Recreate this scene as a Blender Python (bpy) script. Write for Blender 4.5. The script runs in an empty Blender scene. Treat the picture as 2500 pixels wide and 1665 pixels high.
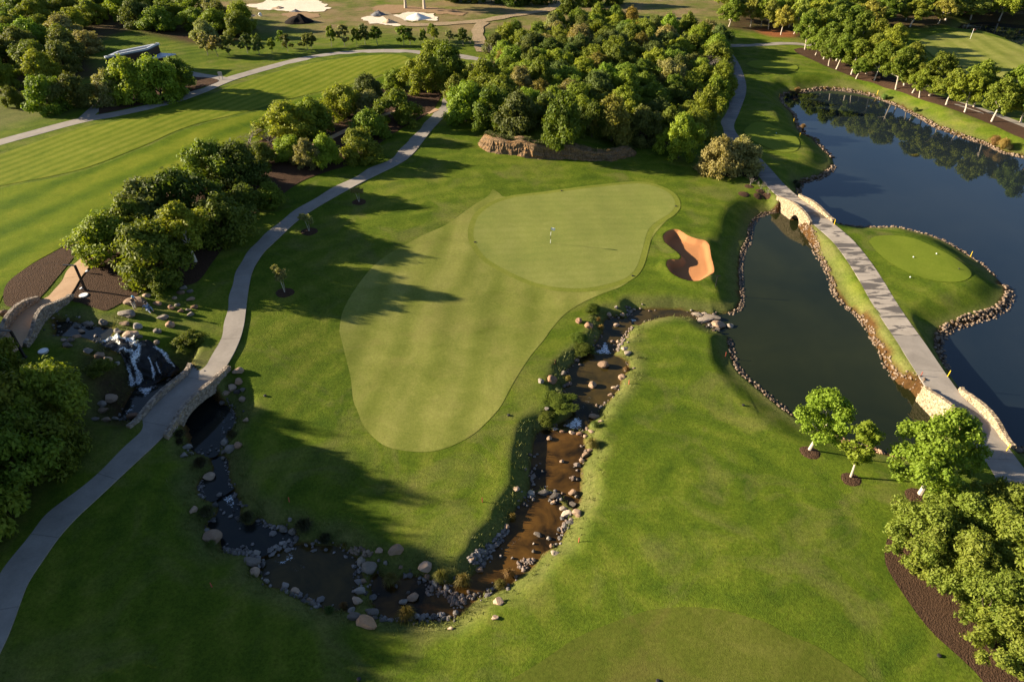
import bpy, bmesh, math, random
import numpy as np
from mathutils import Vector, Matrix, geometry as mgeo, noise as mnoise
S = bpy.context.scene; COL = S.collection
R = math.radians
# ---------------------------------------------------------------- camera, sky, sun, exposure
cam_d = bpy.data.cameras.new('camera'); cam_d.sensor_width = 36; cam_d.lens = 24; cam_d.clip_start = .5; cam_d.clip_end = 12000
cam = bpy.data.objects.new('camera', cam_d); COL.objects.link(cam); cam.location = (0, 0, 42); cam.rotation_euler = (R(53), 0, 0); S.camera = cam
SUN_EL, SUN_DIR = 17.5, Vector((math.cos(R(-8)), math.sin(R(-8)), 0))     # SUN_DIR: the way the shadows fall
world = bpy.data.worlds.new('World'); S.world = world; world.use_nodes = True
wn = world.node_tree; sky = wn.nodes.new('ShaderNodeTexSky'); sky.sky_type = 'NISHITA'; sky.sun_disc = False
sky.sun_elevation = R(SUN_EL); sky.sun_rotation = math.atan2(-SUN_DIR.x, -SUN_DIR.y); sky.air_density = .72; sky.dust_density = .35; sky.ozone_density = 1.6
bg = wn.nodes['Background']; bg.inputs['Strength'].default_value = .05; wn.links.new(sky.outputs[0], bg.inputs[0])
sun_d = bpy.data.lights.new('sun', 'SUN'); sun_d.energy = 5.0; sun_d.angle = R(.55); sun_d.color = (1, .85, .62)
sun = bpy.data.objects.new('sun', sun_d); COL.objects.link(sun)
sun.rotation_euler = (SUN_DIR * math.cos(R(SUN_EL)) + Vector((0, 0, -math.sin(R(SUN_EL))))).to_track_quat('-Z', 'Y').to_euler()
S.view_settings.view_transform = 'Standard'; S.view_settings.look = 'None'; S.view_settings.gamma = 1; S.view_settings.use_curve_mapping = False
S.view_settings.exposure = 1.82
S.cycles.max_bounces = 6; S.cycles.transparent_max_bounces = 6; S.cycles.diffuse_bounces = 3
# ---------------------------------------------------------------- the plan of the place, in metres
D = {'ctrl': [(7.8,77.4,0.2),(-7.0,66.0,0),(-10.0,51.4,-0.1),(-8.4,38.3,-0.2),(-18.5,45.5,0),(-17.9,36.1,-0.2),(-12.4,32.5,-0.6),(-3.2,34.5,-0.7),(-1.7,37.5,-0.75),(-0.7,43.6,-0.75),(2.1,55.8,-0.95),(-3.2,43.1,-0.3),(5.5,62.8,-1.2),(-29.4,58.1,1),(-31.3,72.8,1),(-27.2,84.9,1.1),(-18.6,98.5,1.3),(-12.4,122.3,1.8),(-30.3,45.3,0.9),(-31.9,39.1,0.9),(-33.7,33.1,1),(-34.2,26.2,1.1),(-26.6,69.8,0.5),(-20.0,88.3,0.7),(-42.0,66.1,3.2),(-51.7,73.7,3.3),(-49.3,60.5,3.5),(-46.2,57.0,3.8),(-46.2,51.0,3.8),(-47.3,47.8,3.8),(-38.7,58.4,2.9),(-35.3,59.7,2),(-64.3,87.3,3),(-45.8,90.0,3),(-38.9,95.3,2.6),(-30.8,113.2,2.4),(-22.9,129.2,2.2),(-61.6,105.9,3),(-43.5,135.5,2.6),(-25.9,150.2,2.5),(-84.4,111.5,3),(-74.4,134.1,3),(-67.0,156.7,2.5),(-43.9,173.4,2),(-27.4,197.8,1.5),(-62.9,208.1,1.5),(-105.9,163.2,3.5),(-42.7,45.3,2.6),(-39.4,44.0,1.3),(-39.5,47.9,1.3),(-37.0,44.6,0.3),(-37.0,36.7,1.6),(-38.0,30.9,1.5),(-8.1,109.9,1.5),(-1.2,97.1,0.6),(12.3,97.3,0.5),(21.7,97.8,0.3),(28.1,98.7,-0.1),(14.3,117.8,0.8),(17.7,154.0,1.5),(30.8,129.4,0.6),(0.0,152.9,1.8),(32.4,95.3,-0.6),(29.1,82.0,-1.1),(24.6,72.4,-1.1),(24.8,85.6,-0.45),(23.5,76.9,-0.75),(21.2,56.5,-1.55),(19.3,52.9,-1.35),(16.6,66.2,-1.2),(41.5,126.0,0.2),(40.1,107.2,-0.9),(48.1,117.3,-1.2),(52.6,141.9,-0.9),(56.3,164.7,0.5),(39.2,94.8,-0.6),(40.6,87.6,-0.2),(41.9,82.8,-0.6),(42.7,71.3,-0.9),(41.7,59.3,-0.9),(40.9,50.8,-0.6),(40.6,45.8,-0.3),(40.9,40.3,-0.4),(40.0,36.1,-0.2),(50.0,72.4,-0.5),(48.6,64.2,-1),(47.2,77.2,-0.9),(14.9,56.1,-1.2),(11.3,46.3,-0.8),(20.5,48.0,-1.3),(12.9,35.9,0.1),(24.5,41.0,-0.6),(28.1,37.1,-0.4),(32.2,35.3,-0.2),(22.1,30.1,0.2),(7.7,32.3,-0.3),(5.8,38.7,-0.7),(1.4,25.3,0.2),(11.9,23.7,0.4),(-3.9,22.4,0.4),
(-14.5,23.7,0.4),(-25.5,25.0,0.7),(-27.9,33.5,0.5),(-21.2,27.1,-0.2),(-17.1,26.3,-0.5),(-0.6,27.0,-0.6),(30.6,26.7,0.4),(69.4,149.5,0.2),(77.2,137.6,-0.4),(83.6,119.7,-0.6),(98.6,164.7,0.5),(111.2,170.8,0.8),(94.2,131.9,-0.2),(77.2,183.7,0.6),(119.5,206.4,0.8),(51.8,209.7,1.2),(5.6,202.9,1.5)],
'cliff': [(-5.36,107.48),(-4.91,105.57),(-3.37,103.89),(-1.51,103.1),(0.94,102.62),(3.37,101.82),(5.81,101.86),(8.88,102.19),(11.9,101.76),(14.35,101.83),(16.93,102.83),(19.1,104.29),(20.37,106.14)],
'plateau': [(-5.36,107.48),(-4.91,105.57),(-3.37,103.89),(-1.51,103.1),(0.94,102.62),(3.37,101.82),(5.81,101.86),(8.88,102.19),(11.9,101.76),(14.35,101.83),(16.93,102.83),(19.1,104.29),(20.37,106.14),(24.05,111.81),(32.02,120.17),(39.6,144.2),(33.73,170.15),(9.48,167.47),(-4.38,152.52),(-10.75,130.02),(-10.62,117.36)],
'plat_back': [(20.37,106.14),(24.05,111.81),(32.02,120.17),(39.6,144.2),(33.73,170.15),(9.48,167.47),(-4.38,152.52),(-10.75,130.02),(-10.62,117.36),(-5.36,107.48)],
'water': {'POND': (-2.1, [(38.53,90.09),(38.01,89.18),(36.5,88.66),(35.1,87.63),(33.73,85.89),(32.79,83.95),(32.12,81.96),(31.6,80.48),(30.8,78.93),(30.5,78.65),(29.36,76.06),(28.49,73.31),(27.65,69.94),(26.81,66.08),(25.87,64.47),(24.62,63.58),(23.17,63.32),(22.52,62.68),(21.94,60.96),(22.75,60.05),(23.52,59.37),(23.27,57.69),(23.08,55.79),(23.05,54.24),(23.35,52.87),(23.85,51.85),(24.49,50.55),(25.17,49.23),(25.83,47.95),(26.53,46.88),(27.26,45.78),(29.25,44.03),(31.01,42.91),(32.12,42.51),(33.85,41.92),(35.16,42.02),(37.52,43.16),(38.79,44.98),(39.51,45.51),(39.37,49.17),(39.38,49.83),(38.82,51.16),(38.53,51.41),(38.37,52.04),(38.26,53.84),(38.82,56.98),(38.79,58.34),(39.06,60.35),(39.02,62.68),(38.42,64.97),(38.07,67.46),(38.66,70.73),(39.09,73.82),(39.32,77.21),(39.66,80.14),(39.79,83.24),(39.89,85.03),(39.37,87.07),(39.06,89.18)]),
'LAKE': (-2.1, [(43.02,94.11),(43.82,96.48),(44.88,98.86),(46.83,99.92),(49.07,101.32),(51.25,103.72),(52.59,106.04),(53.49,109.14),(53.45,111.64),(53.43,114.05),(53.59,118.31),(52.56,119.31),(52.3,121.57),(52.99,125.19),(54.09,130.59),(54.02,134.4),(54.2,138.14),(55.52,141.52),(57.73,143.67),(59.76,143.67),(61.75,144.76),(65.4,145.87),(68.5,145.45),(71.4,143.94),(73.86,141.52),(74.87,138.65),(76.16,135.14),(76.79,131.29),(77.33,127.51),(77.62,123.89),(78.99,120.54),(80.4,117.52),(82.04,115.19),(82.89,111.64),(84.02,110.38),(85.28,109.14),(89.45,105.04),(94.74,94.32),(81.1,69.34),(60.13,47.73),(49.01,41.43),(47.11,41.82),(45.4,42.56),(44.11,42.46),(44.26,43.42),(44.6,44.98),(44.88,47.16),(44.66,48.88),(44.07,50.37),(43.94,51.91),(44.32,53.45),(44.7,55.11),(45.35,56.98),(46.26,58.71),(47.23,59.74),(48.07,60.35),(48.9,60.73),(51.28,61.81),(53.64,62.68),(54.88,63.33),(56.8,64.89),(58.66,67.02),(59.56,68.98),(59.19,69.71),(59.42,71.77),(59.24,74.93),(58.86,76.63),(58.33,78.66),(57.65,80.48),(56.36,82.3),(54.69,83.59),(52.91,84.73),(50.51,84.55),(47.54,84.73),(45.52,85.52),(44.85,86.01),(44.6,87.63),(44.25,91.56)]),
'CHA': (-2.1, [(39.13,90.49),(39.82,85.15),(45.08,87.38),(43.6,93.48)]),
'CHB': (-2.1, [(39.21,48.59),(39.25,45.08),(44.24,44.35),(44.32,49.35)]),
'A2': (-1.98, [(12.93,62.56),(13.8,64.24),(16.23,64.05),(18.4,64.24),(20.43,63.67),(21.96,63.39),(22.83,63.02),(22.11,60.42),(21.69,60.86),(20.57,62.34),(19.23,63.0),(17.66,63.11),(16.54,62.75),(14.84,62.02),(13.9,61.3),(13.19,61.44)]),
'A': (-1.85, [(8.24,56.39),(9.0,56.07),(10.46,55.99),(10.9,56.39),(10.92,57.36),(11.87,58.53),(12.55,59.89),(13.03,61.12),(12.74,62.01),(12.07,62.56),(11.02,62.56),(10.29,61.65),(9.98,59.72),(9.7,59.03),(9.06,57.69),(8.49,56.88)]),
'B': (-1.68, [(4.09,44.94),(5.27,44.58),(6.45,44.46),(7.08,45.74),(8.03,46.62),(8.21,47.52),(9.13,48.58),(10.22,50.21),(10.68,51.63),(11.52,53.09),(11.68,54.3),(11.19,54.91),(10.38,55.41),(8.91,55.35),(7.87,55.62),(6.92,54.76),(6.08,53.69),(5.53,52.65),(5.98,51.63),(5.88,50.92),(5.12,50.49),(5.39,49.12),(5.66,47.79),(5.75,46.5),(5.18,45.87),(4.27,45.13)]),
'C': (-1.5, [(1.52,37.24),(2.31,37.56),(3.58,37.42),(4.11,36.92),(4.5,36.34),(5.0,35.56),(5.33,36.34),(5.51,37.7),(5.66,39.59),(5.94,40.37),(6.62,41.37),(6.24,42.2),(6.18,43.36),(6.52,43.68),(6.06,43.79),(5.3,43.96),(4.22,44.07),(2.99,44.32),(2.36,43.9),(2.1,43.04),(1.99,41.78),(1.82,40.97),(1.71,39.59),(1.61,38.16)]),
'D': (-1.32, [(-9.68,27.14),(-9.38,26.66),(-9.01,26.3),(-8.23,25.96),(-6.12,25.9),(-4.28,25.93),(-3.72,26.24),(-3.38,26.66),(-2.87,27.24),(-2.25,27.65),(-1.45,28.02),(-1.12,28.17),(-0.29,28.6),(0.57,29.44),(1.32,29.95),(1.88,30.76),(2.49,31.48),(3.41,31.99),(3.87,33.08),(4.19,33.89),(4.37,34.4),(4.05,35.0),(3.77,35.76),(3.52,36.66),(2.5,36.96),(1.63,36.61),(1.09,36.11),(0.37,35.08),(-0.03,34.14),(-0.09,33.42),(-0.16,33.15),(-0.75,32.45),(-1.54,31.48),(-1.78,30.37),(-2.33,29.57),(-2.81,29.13),(-3.1,28.4),(-4.42,28.45),(-5.29,28.56),(-6.19,28.83),(-6.64,28.95),(-7.54,29.06),(-7.91,28.95),(-8.82,28.33),(-9.43,29.06),(-9.87,29.37),(-10.06,28.76)]),
'E2': (-1.08, [(-18.48,30.48),(-17.48,30.94),(-16.73,31.55),(-15.96,31.69),(-14.5,31.58),(-13.35,31.58),(-12.4,31.11),(-11.42,30.38),(-11.14,29.8),(-10.87,28.91),(-10.85,28.17),(-11.08,27.93),(-10.94,27.45),(-11.03,27.09),(-11.08,26.51),(-12.03,26.51),(-13.06,26.62),(-13.74,27.03),(-14.93,27.56),(-15.8,27.99),(-17.15,28.35),(-18.13,29.29),(-18.39,29.8)]),
'E1': (-0.82, [(-23.65,35.66),(-23.1,36.21),(-22.49,36.76),(-21.96,35.89),(-21.47,35.13),(-21.35,34.38),(-20.67,33.35),(-19.87,33.21),(-19.69,33.79),(-18.99,33.21),(-17.8,32.71),(-16.92,32.71),(-16.35,32.29),(-16.37,32.15),(-17.31,31.56),(-18.48,30.69),(-19.41,31.16),(-19.8,31.13),(-21.41,31.19),(-21.93,32.22),(-22.72,33.0),(-23.32,33.35),(-22.85,34.38),(-23.04,35.13)]),
'F': (-0.66, [(-25.35,40.28),(-24.6,40.36),(-23.98,39.68),(-23.58,38.49),(-23.01,37.34),(-22.64,36.86),(-23.38,36.07),(-23.75,35.72),(-24.25,35.76),(-25.26,36.86),(-25.27,37.75),(-24.6,38.16),(-24.64,39.0),(-25.26,39.86)]),
'G': (-0.5, [(-35.3,44.69),(-35.39,46.1),(-35.58,47.78),(-35.63,48.87),(-34.1,49.53),(-32.28,51.25),(-31.59,51.6),(-29.56,49.31),(-27.72,47.78),(-27.07,47.14),(-25.53,45.9),(-25.0,44.89),(-24.85,43.81),(-25.04,42.76),(-25.16,41.56),(-25.09,40.58),(-25.5,40.26),(-26.84,40.74),(-27.37,41.12),(-28.39,42.78),(-28.67,43.33),(-29.29,43.71),(-31.41,43.91),(-33.61,44.59)]),
'TOP': (2.3, [(-44.49,53.62),(-45.91,55.87),(-44.12,55.87),(-42.22,54.96),(-40.85,54.87),(-39.58,54.63),(-39.32,54.07),(-39.32,53.16),(-39.41,52.44),(-40.8,52.98),(-41.78,53.43),(-42.92,53.52)]),
'FAR': (-0.9, [(117.15,193.01),(121.92,199.01),(127.12,201.64),(130.53,202.3),(133.97,200.32),(138.18,198.37),(140.93,192.09),(131.67,173.09),(124.35,165.7),(124.59,175.68),(124.7,179.42),(124.17,183.29),(123.29,186.73),(121.73,189.08),(119.49,190.28),(117.0,191.06)])},
'paths': {'R': {'w': 2.8, 'line': [(39.17,27.94),(39.29,29.97),(39.53,31.98),(39.86,33.99),(40.31,35.96),(40.82,37.93),(40.96,39.94),(41.05,41.97),(41.16,43.99),(40.91,46.0),(40.71,48.02),(40.79,50.05),(40.96,52.07),(41.17,54.09),(41.36,56.1),(41.49,58.13),(41.6,60.16),(41.75,62.18),(41.93,64.2),(42.16,66.22),(42.4,68.23),(42.6,70.25),(42.73,72.27),(42.79,74.3),(42.78,76.33),(42.64,78.35),(42.3,80.35),(41.88,82.34),(41.42,84.31),(40.86,86.26),(40.3,88.21),(39.84,90.19),(39.45,92.18),(39.16,94.19),(39.01,96.21),(38.93,98.24),(38.86,100.26),(38.75,102.29),(38.6,104.31),(38.41,106.33),(38.21,108.35),(37.96,110.36),(37.62,112.36),(37.45,114.38),(37.43,116.41),(37.63,118.43),(38.14,120.39),(38.86,122.29),(39.65,124.15),(40.44,126.02),(41.19,127.91),(41.94,129.8),(42.68,131.68),(43.42,133.57),(44.13,135.47),(44.8,137.39),(45.43,139.32),(45.99,141.27),(46.48,143.23),(46.93,145.21),(47.32,147.2),(47.67,149.2),(47.99,151.21),(48.29,153.21),(48.54,155.23),(48.75,157.24),(48.92,159.26),(49.05,161.29),(49.13,163.32),(49.21,165.34)]},
'R2': {'w': 2.4, 'line': [(49.91,170.95),(51.94,171.19),(53.98,171.47),(56.0,171.8),(58.02,172.13),(60.05,172.43),(62.08,172.74),(64.1,173.1),(66.14,173.05),(68.17,172.76),(70.09,172.06),(71.63,170.74),(73.04,169.24)]},
'R3': {'w': 2.6, 'line': [(84.92,132.22),(85.96,130.33),(86.99,128.43),(87.93,126.49),(88.73,124.48),(89.48,122.46),(90.25,120.44),(91.01,118.42),(91.79,116.41),(92.6,114.41),(93.42,112.41)]},
'L': {'w': 3.1, 'line': [(-33.11,19.12),(-33.28,21.11),(-33.54,23.1),(-33.98,25.05),(-34.38,27.01),(-34.36,29.02),(-34.21,31.01),(-33.77,32.96),(-33.08,34.84),(-32.4,36.73),(-31.74,38.62),(-31.07,40.51),(-30.51,42.43),(-30.08,44.39),(-29.44,46.28),(-28.83,48.18),(-28.55,50.17),(-28.44,52.17),(-28.51,54.17),(-28.79,56.15),(-29.22,58.11),(-29.69,60.05),(-30.15,62.0),(-30.57,63.96),(-30.95,65.93),(-31.17,67.92),(-31.21,69.92),(-31.15,71.92),(-30.82,73.9),(-30.43,75.86),(-30.02,77.82),(-29.53,79.76),(-28.89,81.66),(-28.09,83.49),(-27.18,85.28),(-26.22,87.04),(-25.23,88.78),(-24.17,90.48),(-23.06,92.14),(-21.93,93.8),(-20.76,95.43),(-19.6,97.06),(-18.53,98.75),(-17.56,100.5),(-16.89,102.39),(-16.39,104.33),(-15.99,106.29),(-15.61,108.25),(-15.23,110.22),(-14.82,112.18),(-14.34,114.13),(-13.81,116.06),(-13.25,117.98),(-12.72,119.91),(-12.31,121.87),(-12.14,123.87),(-12.07,125.87),(-11.85,127.86),(-11.58,129.84),(-11.28,131.82),(-10.95,133.8),(-10.6,135.77),(-10.23,137.74),(-9.84,139.71),(-9.45,141.67),(-9.06,143.63),(-8.66,145.6),(-8.24,147.56),(-7.82,149.51),(-7.4,151.47)]},
'U': {'w': 2.7, 'line': [(-83.11,97.2),(-81.94,98.83),(-80.77,100.47),(-79.58,102.09),(-78.37,103.7),(-77.14,105.29),(-75.9,106.87),(-74.7,108.49),(-73.54,110.13),(-72.33,111.74),(-70.94,113.19),(-69.29,114.34),(-67.57,115.38),(-66.0,116.63),(-64.54,118.01),(-63.15,119.47),(-61.85,121.01),(-60.7,122.65),(-59.73,124.42),(-58.89,126.24),(-58.12,128.1),(-57.41,129.98),(-56.84,131.91),(-56.3,133.85),(-55.59,135.73),(-54.7,137.53),(-53.7,139.28),(-52.68,141.01),(-51.6,142.71),(-50.5,144.39),(-49.45,146.11),(-48.37,147.81),(-47.15,149.41),(-45.8,150.9),(-44.38,152.33),(-42.89,153.67),(-41.31,154.92),(-39.62,156.02),(-37.86,156.99),(-36.04,157.83),(-34.14,158.5),(-32.17,158.91),(-30.17,159.1),(-28.16,159.19),(-26.15,159.15),(-24.15,158.93),(-22.18,158.56),(-20.22,158.07),(-18.27,157.58),(-16.31,157.16),(-14.34,156.73),(-12.41,156.17),(-10.57,155.36),(-8.87,154.29),(-7.22,153.14),(-5.64,151.89),(-4.2,150.49),(-2.88,148.97),(-1.63,147.39),(-0.41,145.8),(0.83,144.21)]},
'F': {'w': 2.7, 'line': [(-48.7,46.24),(-48.38,48.23),(-47.85,50.17),(-47.31,52.1),(-47.58,54.08),(-47.62,56.06),(-47.06,57.99),(-47.25,59.99),(-47.61,61.97),(-47.9,63.96),(-48.01,65.97),(-48.04,67.98),(-48.06,69.99),(-48.11,72.0),(-48.19,74.01),(-48.24,76.02),(-48.2,78.03),(-47.98,80.03),(-47.57,82.0),(-47.0,83.93),(-46.37,85.84),(-45.64,87.72),(-44.82,89.55),(-43.91,91.35),(-42.96,93.12),(-41.96,94.87),(-40.89,96.57),(-39.69,98.18),(-38.24,99.57),(-36.61,100.76),(-35.03,101.99),(-33.46,103.26),(-31.97,104.6),(-30.68,106.14),(-29.62,107.85),(-28.65,109.62),(-27.65,111.36),(-26.57,113.06),(-25.48,114.75),(-24.37,116.43),(-23.2,118.07),(-21.9,119.6),(-20.44,120.98),(-18.77,122.09),(-16.82,122.33),(-15.1,121.3),(-13.47,120.13)]},
'B1': {'w': 2.2, 'line': [(-68.42,142.5),(-66.46,141.62),(-64.55,140.64),(-62.66,139.6),(-60.72,138.68),(-58.7,137.94),(-56.73,137.1),(-55.02,135.8)]},
'B2': {'w': 2.2, 'line': [(-73.46,130.29),(-73.24,128.17),(-73.01,126.05),(-72.77,123.93),(-72.5,121.81),(-72.24,119.7),(-71.97,117.58),(-71.7,115.47),(-71.42,113.35)]},
'T1': {'w': 3.6, 'line': [(-35.8,201.95),(-34.77,200.23),(-33.77,198.5),(-32.77,196.75),(-31.78,195.01),(-30.77,193.28),(-29.72,191.57),(-28.6,189.9),(-27.31,188.37),(-25.7,187.19),(-23.74,186.92),(-21.74,187.1),(-19.77,187.43),(-17.88,188.1),(-15.99,188.77),(-14.08,189.39),(-12.18,190.03),(-10.3,190.72),(-8.46,191.51),(-6.71,192.5),(-5.13,193.73),(-3.67,195.11),(-2.22,196.49),(-0.68,197.78),(0.88,199.04),(2.46,200.28),(4.08,201.46),(5.78,202.51),(7.51,203.54),(9.08,204.78),(10.3,206.36),(11.2,208.15),(11.82,210.06),(12.2,212.03),(12.29,214.03),(12.28,216.03),(12.25,218.04),(12.18,220.04),(12.07,222.05),(11.96,224.05),(11.86,226.05)]},
'T2': {'w': 3.0, 'line': [(-7.11,190.27),(-7.71,188.29),(-8.19,186.28),(-8.41,184.22),(-8.49,182.15),(-8.47,180.08),(-8.38,178.02),(-8.24,175.95),(-8.07,173.89),(-7.87,171.83),(-7.62,169.78),(-7.35,167.73),(-7.12,165.67),(-6.97,163.61),(-6.86,161.54),(-6.74,159.48)]}},
'bridges': {'UB': ('R',56.54,62.38), 'LB': ('R',14.45,20.03), 'CB': ('L',24.03,30.79), 'FB': ('F',6.32,12.04)},
'sheets': {'SAND': [[(19.64,78.96),(20.05,79.81),(20.71,80.46),(21.35,80.73),(21.92,80.57),(22.39,79.95),(22.93,79.13),(23.93,78.33),(24.8,77.94),(25.14,77.11),(25.07,76.1),(24.83,74.37),(24.71,72.97),(24.56,71.55),(24.25,70.56),(23.31,69.6),(22.14,68.7),(21.11,68.65),(20.14,69.15),(19.45,69.89),(19.09,70.6),(18.85,72.03),(19.12,73.02),(19.57,73.3),(20.13,73.32),(20.66,73.43),(20.97,73.8),(20.99,74.36),(20.69,75.22),(20.31,75.92),(19.6,77.53)]],
'FAIRWAY': [[(-2.75,90.8),(-3.44,88.44),(-5.57,85.08),(-8.4,80.38),(-11.51,76.98),(-14.17,73.66),(-15.92,70.68),(-16.96,67.64),(-17.75,63.56),(-18.09,60.18),(-17.88,57.32),(-17.58,56.16),(-16.52,53.16),(-15.4,49.91),(-14.59,46.8),(-14.11,45.77),(-13.17,43.71),(-11.94,42.11),(-10.62,41.07),(-8.69,40.63),(-6.79,40.69),(-5.13,41.39),(-3.58,42.63),(-2.55,43.92),(-1.2,46.14),(-0.39,48.35),(0.24,50.17),(1.82,54.13),(3.44,57.37),(4.06,58.82),(5.68,61.73),(7.71,64.0),(9.72,65.59),(11.15,66.57),(12.54,67.48),(14.03,68.94),(15.69,71.31),(16.83,74.25),(18.01,78.25),(19.71,81.55),(21.34,83.99),(22.81,86.2),(23.36,88.18),(23.49,90.34),(22.55,92.68),(20.56,94.43),(18.33,94.8),(15.76,93.95),(10.68,92.41),(5.79,90.66),(0.58,88.9),(-1.21,88.56),(-1.68,89.41)]],
'GREEN': [[(0.34,88.44),(-1.98,86.69),(-4.18,83.41),(-4.9,79.82),(-4.72,76.63),(-3.53,73.38),(-1.88,71.32),(0.49,69.35),(2.78,67.89),(5.33,67.1),(8.58,67.13),(11.3,68.14),(13.73,69.62),(15.24,71.98),(16.54,76.07),(17.92,80.58),(19.52,83.09),(21.56,85.22),(22.78,87.53),(22.95,90.31),(22.06,92.43),(20.35,93.87),(18.22,94.25),(15.7,93.48),(10.64,91.88),(5.77,90.21)]],
'GREEN2': [[(-1.49,20.23),(-0.25,20.91),(2.04,22.32),(4.06,23.73),(6.13,24.67),(7.64,25.23),(9.11,25.73),(10.75,25.91),(12.0,25.94),(13.97,25.7),(15.81,25.07),(16.92,24.63),(17.78,23.95),(19.46,23.11),(20.62,22.09),(21.44,21.32),(21.94,20.69),(22.77,18.53),(-2.4,18.55)]],
'LFAIR': [[(-76.99,93.24),(-76.24,97.86),(-73.37,103.19),(-69.47,109.2),(-64.64,112.51),(-59.53,118.13),(-55.73,125.48),(-53.53,132.23),(-51.49,135.58),(-49.32,139.02),(-45.82,144.41),(-40.2,149.89),(-34.03,154.13),(-28.29,155.78),(-23.95,155.27),(-21.3,151.54),(-21.05,147.24),(-23.17,144.69),(-28.69,137.35),(-34.06,131.73),(-40.77,125.13),(-44.93,119.1),(-52.69,110.07),(-56.74,100.68),(-60.68,93.19),(-64.92,89.45),(-69.49,86.62),(-71.52,83.68)]],
'TEE1': [[(40.36,117.12),(42.71,120.45),(44.92,121.27),(47.07,118.86),(48.76,115.52),(48.5,111.99),(46.6,108.46),(43.75,108.11),(41.74,110.74),(40.37,113.76)]],
'TEE2': [[(51.54,157.06),(53.55,159.45),(56.22,160.11),(60.63,158.98),(62.42,155.3),(60.37,151.95),(56.64,152.98),(53.0,154.18)]],
'TEE3': [[(46.01,78.02),(47.18,79.18),(49.44,79.64),(51.95,78.79),(53.68,76.46),(54.98,73.47),(55.34,70.99),(54.39,69.3),(52.69,68.3),(50.4,68.39),(48.34,69.64),(46.77,71.99),(45.95,74.91)]],
'GREEN3': [[(97.52,174.19),(103.92,180.44),(109.34,182.94),(113.55,182.98),(116.75,181.3),(118.68,177.34),(119.98,172.54),(123.92,173.75),(117.25,154.18),(102.12,129.63),(103.65,141.43),(97.43,145.17),(94.14,152.86),(95.08,162.35)]],
'MUL1': [[(-50.56,72.92),(-49.69,71.95),(-49.49,68.71),(-48.97,63.91),(-48.6,60.12),(-48.77,57.48),(-49.63,57.03),(-51.0,57.13),(-52.43,59.04),(-53.35,61.59),(-53.07,64.61),(-52.04,68.29),(-51.19,71.05)]],
'MUL2': [[(-46.87,69.25),(-46.72,66.83),(-46.68,63.35),(-46.1,60.54),(-45.31,58.54),(-44.24,58.21),(-42.71,57.57),(-41.23,57.16),(-40.36,58.49),(-39.59,59.78),(-38.71,61.16),(-36.67,62.32),(-34.55,63.57),(-34.43,68.24),(-34.52,74.73),(-33.68,81.05),(-31.86,86.2),(-29.82,91.55),(-27.03,94.85),(-24.0,97.93),(-22.06,103.01),(-20.2,107.86),(-18.14,112.56),(-15.55,117.25),(-13.76,122.52),(-13.09,128.66),(-11.98,134.29),(-16.02,137.12),(-19.35,131.45),(-22.96,135.26),(-24.84,132.04),(-28.47,130.7),(-32.58,121.24),(-38.66,114.22),(-38.89,106.57),(-41.29,102.8),(-43.83,99.18),(-45.37,96.63),(-45.94,93.38),(-46.52,90.36),(-48.17,88.82),(-51.12,86.58),(-50.15,80.83),(-49.76,74.55)]],
'MUL4': [[(-70.0,115.51),(-71.77,119.57),(-72.45,125.14),(-70.49,129.8),(-64.09,137.32),(-56.96,136.09),(-58.38,130.6),(-61.99,124.1),(-67.23,118.13)]],
'MUL5': [[(65.59,167.9),(68.51,169.22),(71.8,165.26),(72.92,158.76),(77.3,151.33),(81.47,144.81),(83.45,136.6),(86.98,129.35),(88.76,123.22),(90.96,115.18),(89.22,109.82),(87.14,113.42),(85.2,120.39),(82.78,127.17),(80.45,132.9),(78.11,139.45),(74.91,145.18),(71.5,148.64),(68.79,154.15),(67.09,159.81),(65.65,164.32)]],
'MUL6': [[(27.4,30.97),(27.93,31.75),(28.93,32.5),(31.03,33.66),(34.36,34.64),(38.14,35.09),(39.58,34.29),(42.6,32.17),(34.9,18.74),(29.6,18.75),(28.8,20.79),(28.64,21.45),(28.09,22.57),(27.41,23.79),(27.0,25.09),(26.81,26.35),(26.62,28.1),(26.64,29.29),(27.03,30.35)]],
'MUL7': [[(27.76,99.83),(29.59,99.51),(31.83,98.27),(33.41,97.12),(34.92,98.1),(37.0,96.64),(37.73,101.39),(36.26,105.51),(30.64,104.12)]],
'WHITE1': [[(-75.64,211.86),(-72.68,213.74),(-70.85,217.96),(-67.13,218.49),(-60.73,218.82),(-56.34,217.68),(-54.49,213.94),(-52.17,211.44),(-51.15,203.39),(-53.58,202.38),(-56.82,202.7),(-59.3,204.87),(-60.34,203.23),(-64.6,204.58),(-67.26,205.33),(-72.13,207.66)]],
'DIRT1': [[(-62.52,200.51),(-60.11,202.35),(-56.68,202.13),(-52.02,198.69),(-51.62,194.91),(-56.06,193.97),(-59.82,195.82)]],
'WHITE2': [[(-39.96,195.08),(-37.65,196.68),(-34.99,196.23),(-31.9,197.6),(-29.82,199.83),(-27.65,201.61),(-23.78,201.54),(-20.79,197.72),(-19.34,191.97),(-23.08,192.45),(-25.22,190.96),(-28.65,190.82),(-28.66,185.74),(-31.49,186.67),(-35.11,188.22),(-37.09,189.18)]],
'DIRT2': [[(-38.81,208.02),(-37.29,210.97),(-32.63,211.79),(-27.35,209.6),(-20.94,207.54),(-16.89,204.51),(-13.18,201.42),(-14.15,197.71),(-17.86,199.71),(-20.24,199.68),(-25.34,202.56),(-30.03,201.47),(-34.17,200.18),(-37.63,203.81)]],
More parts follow.
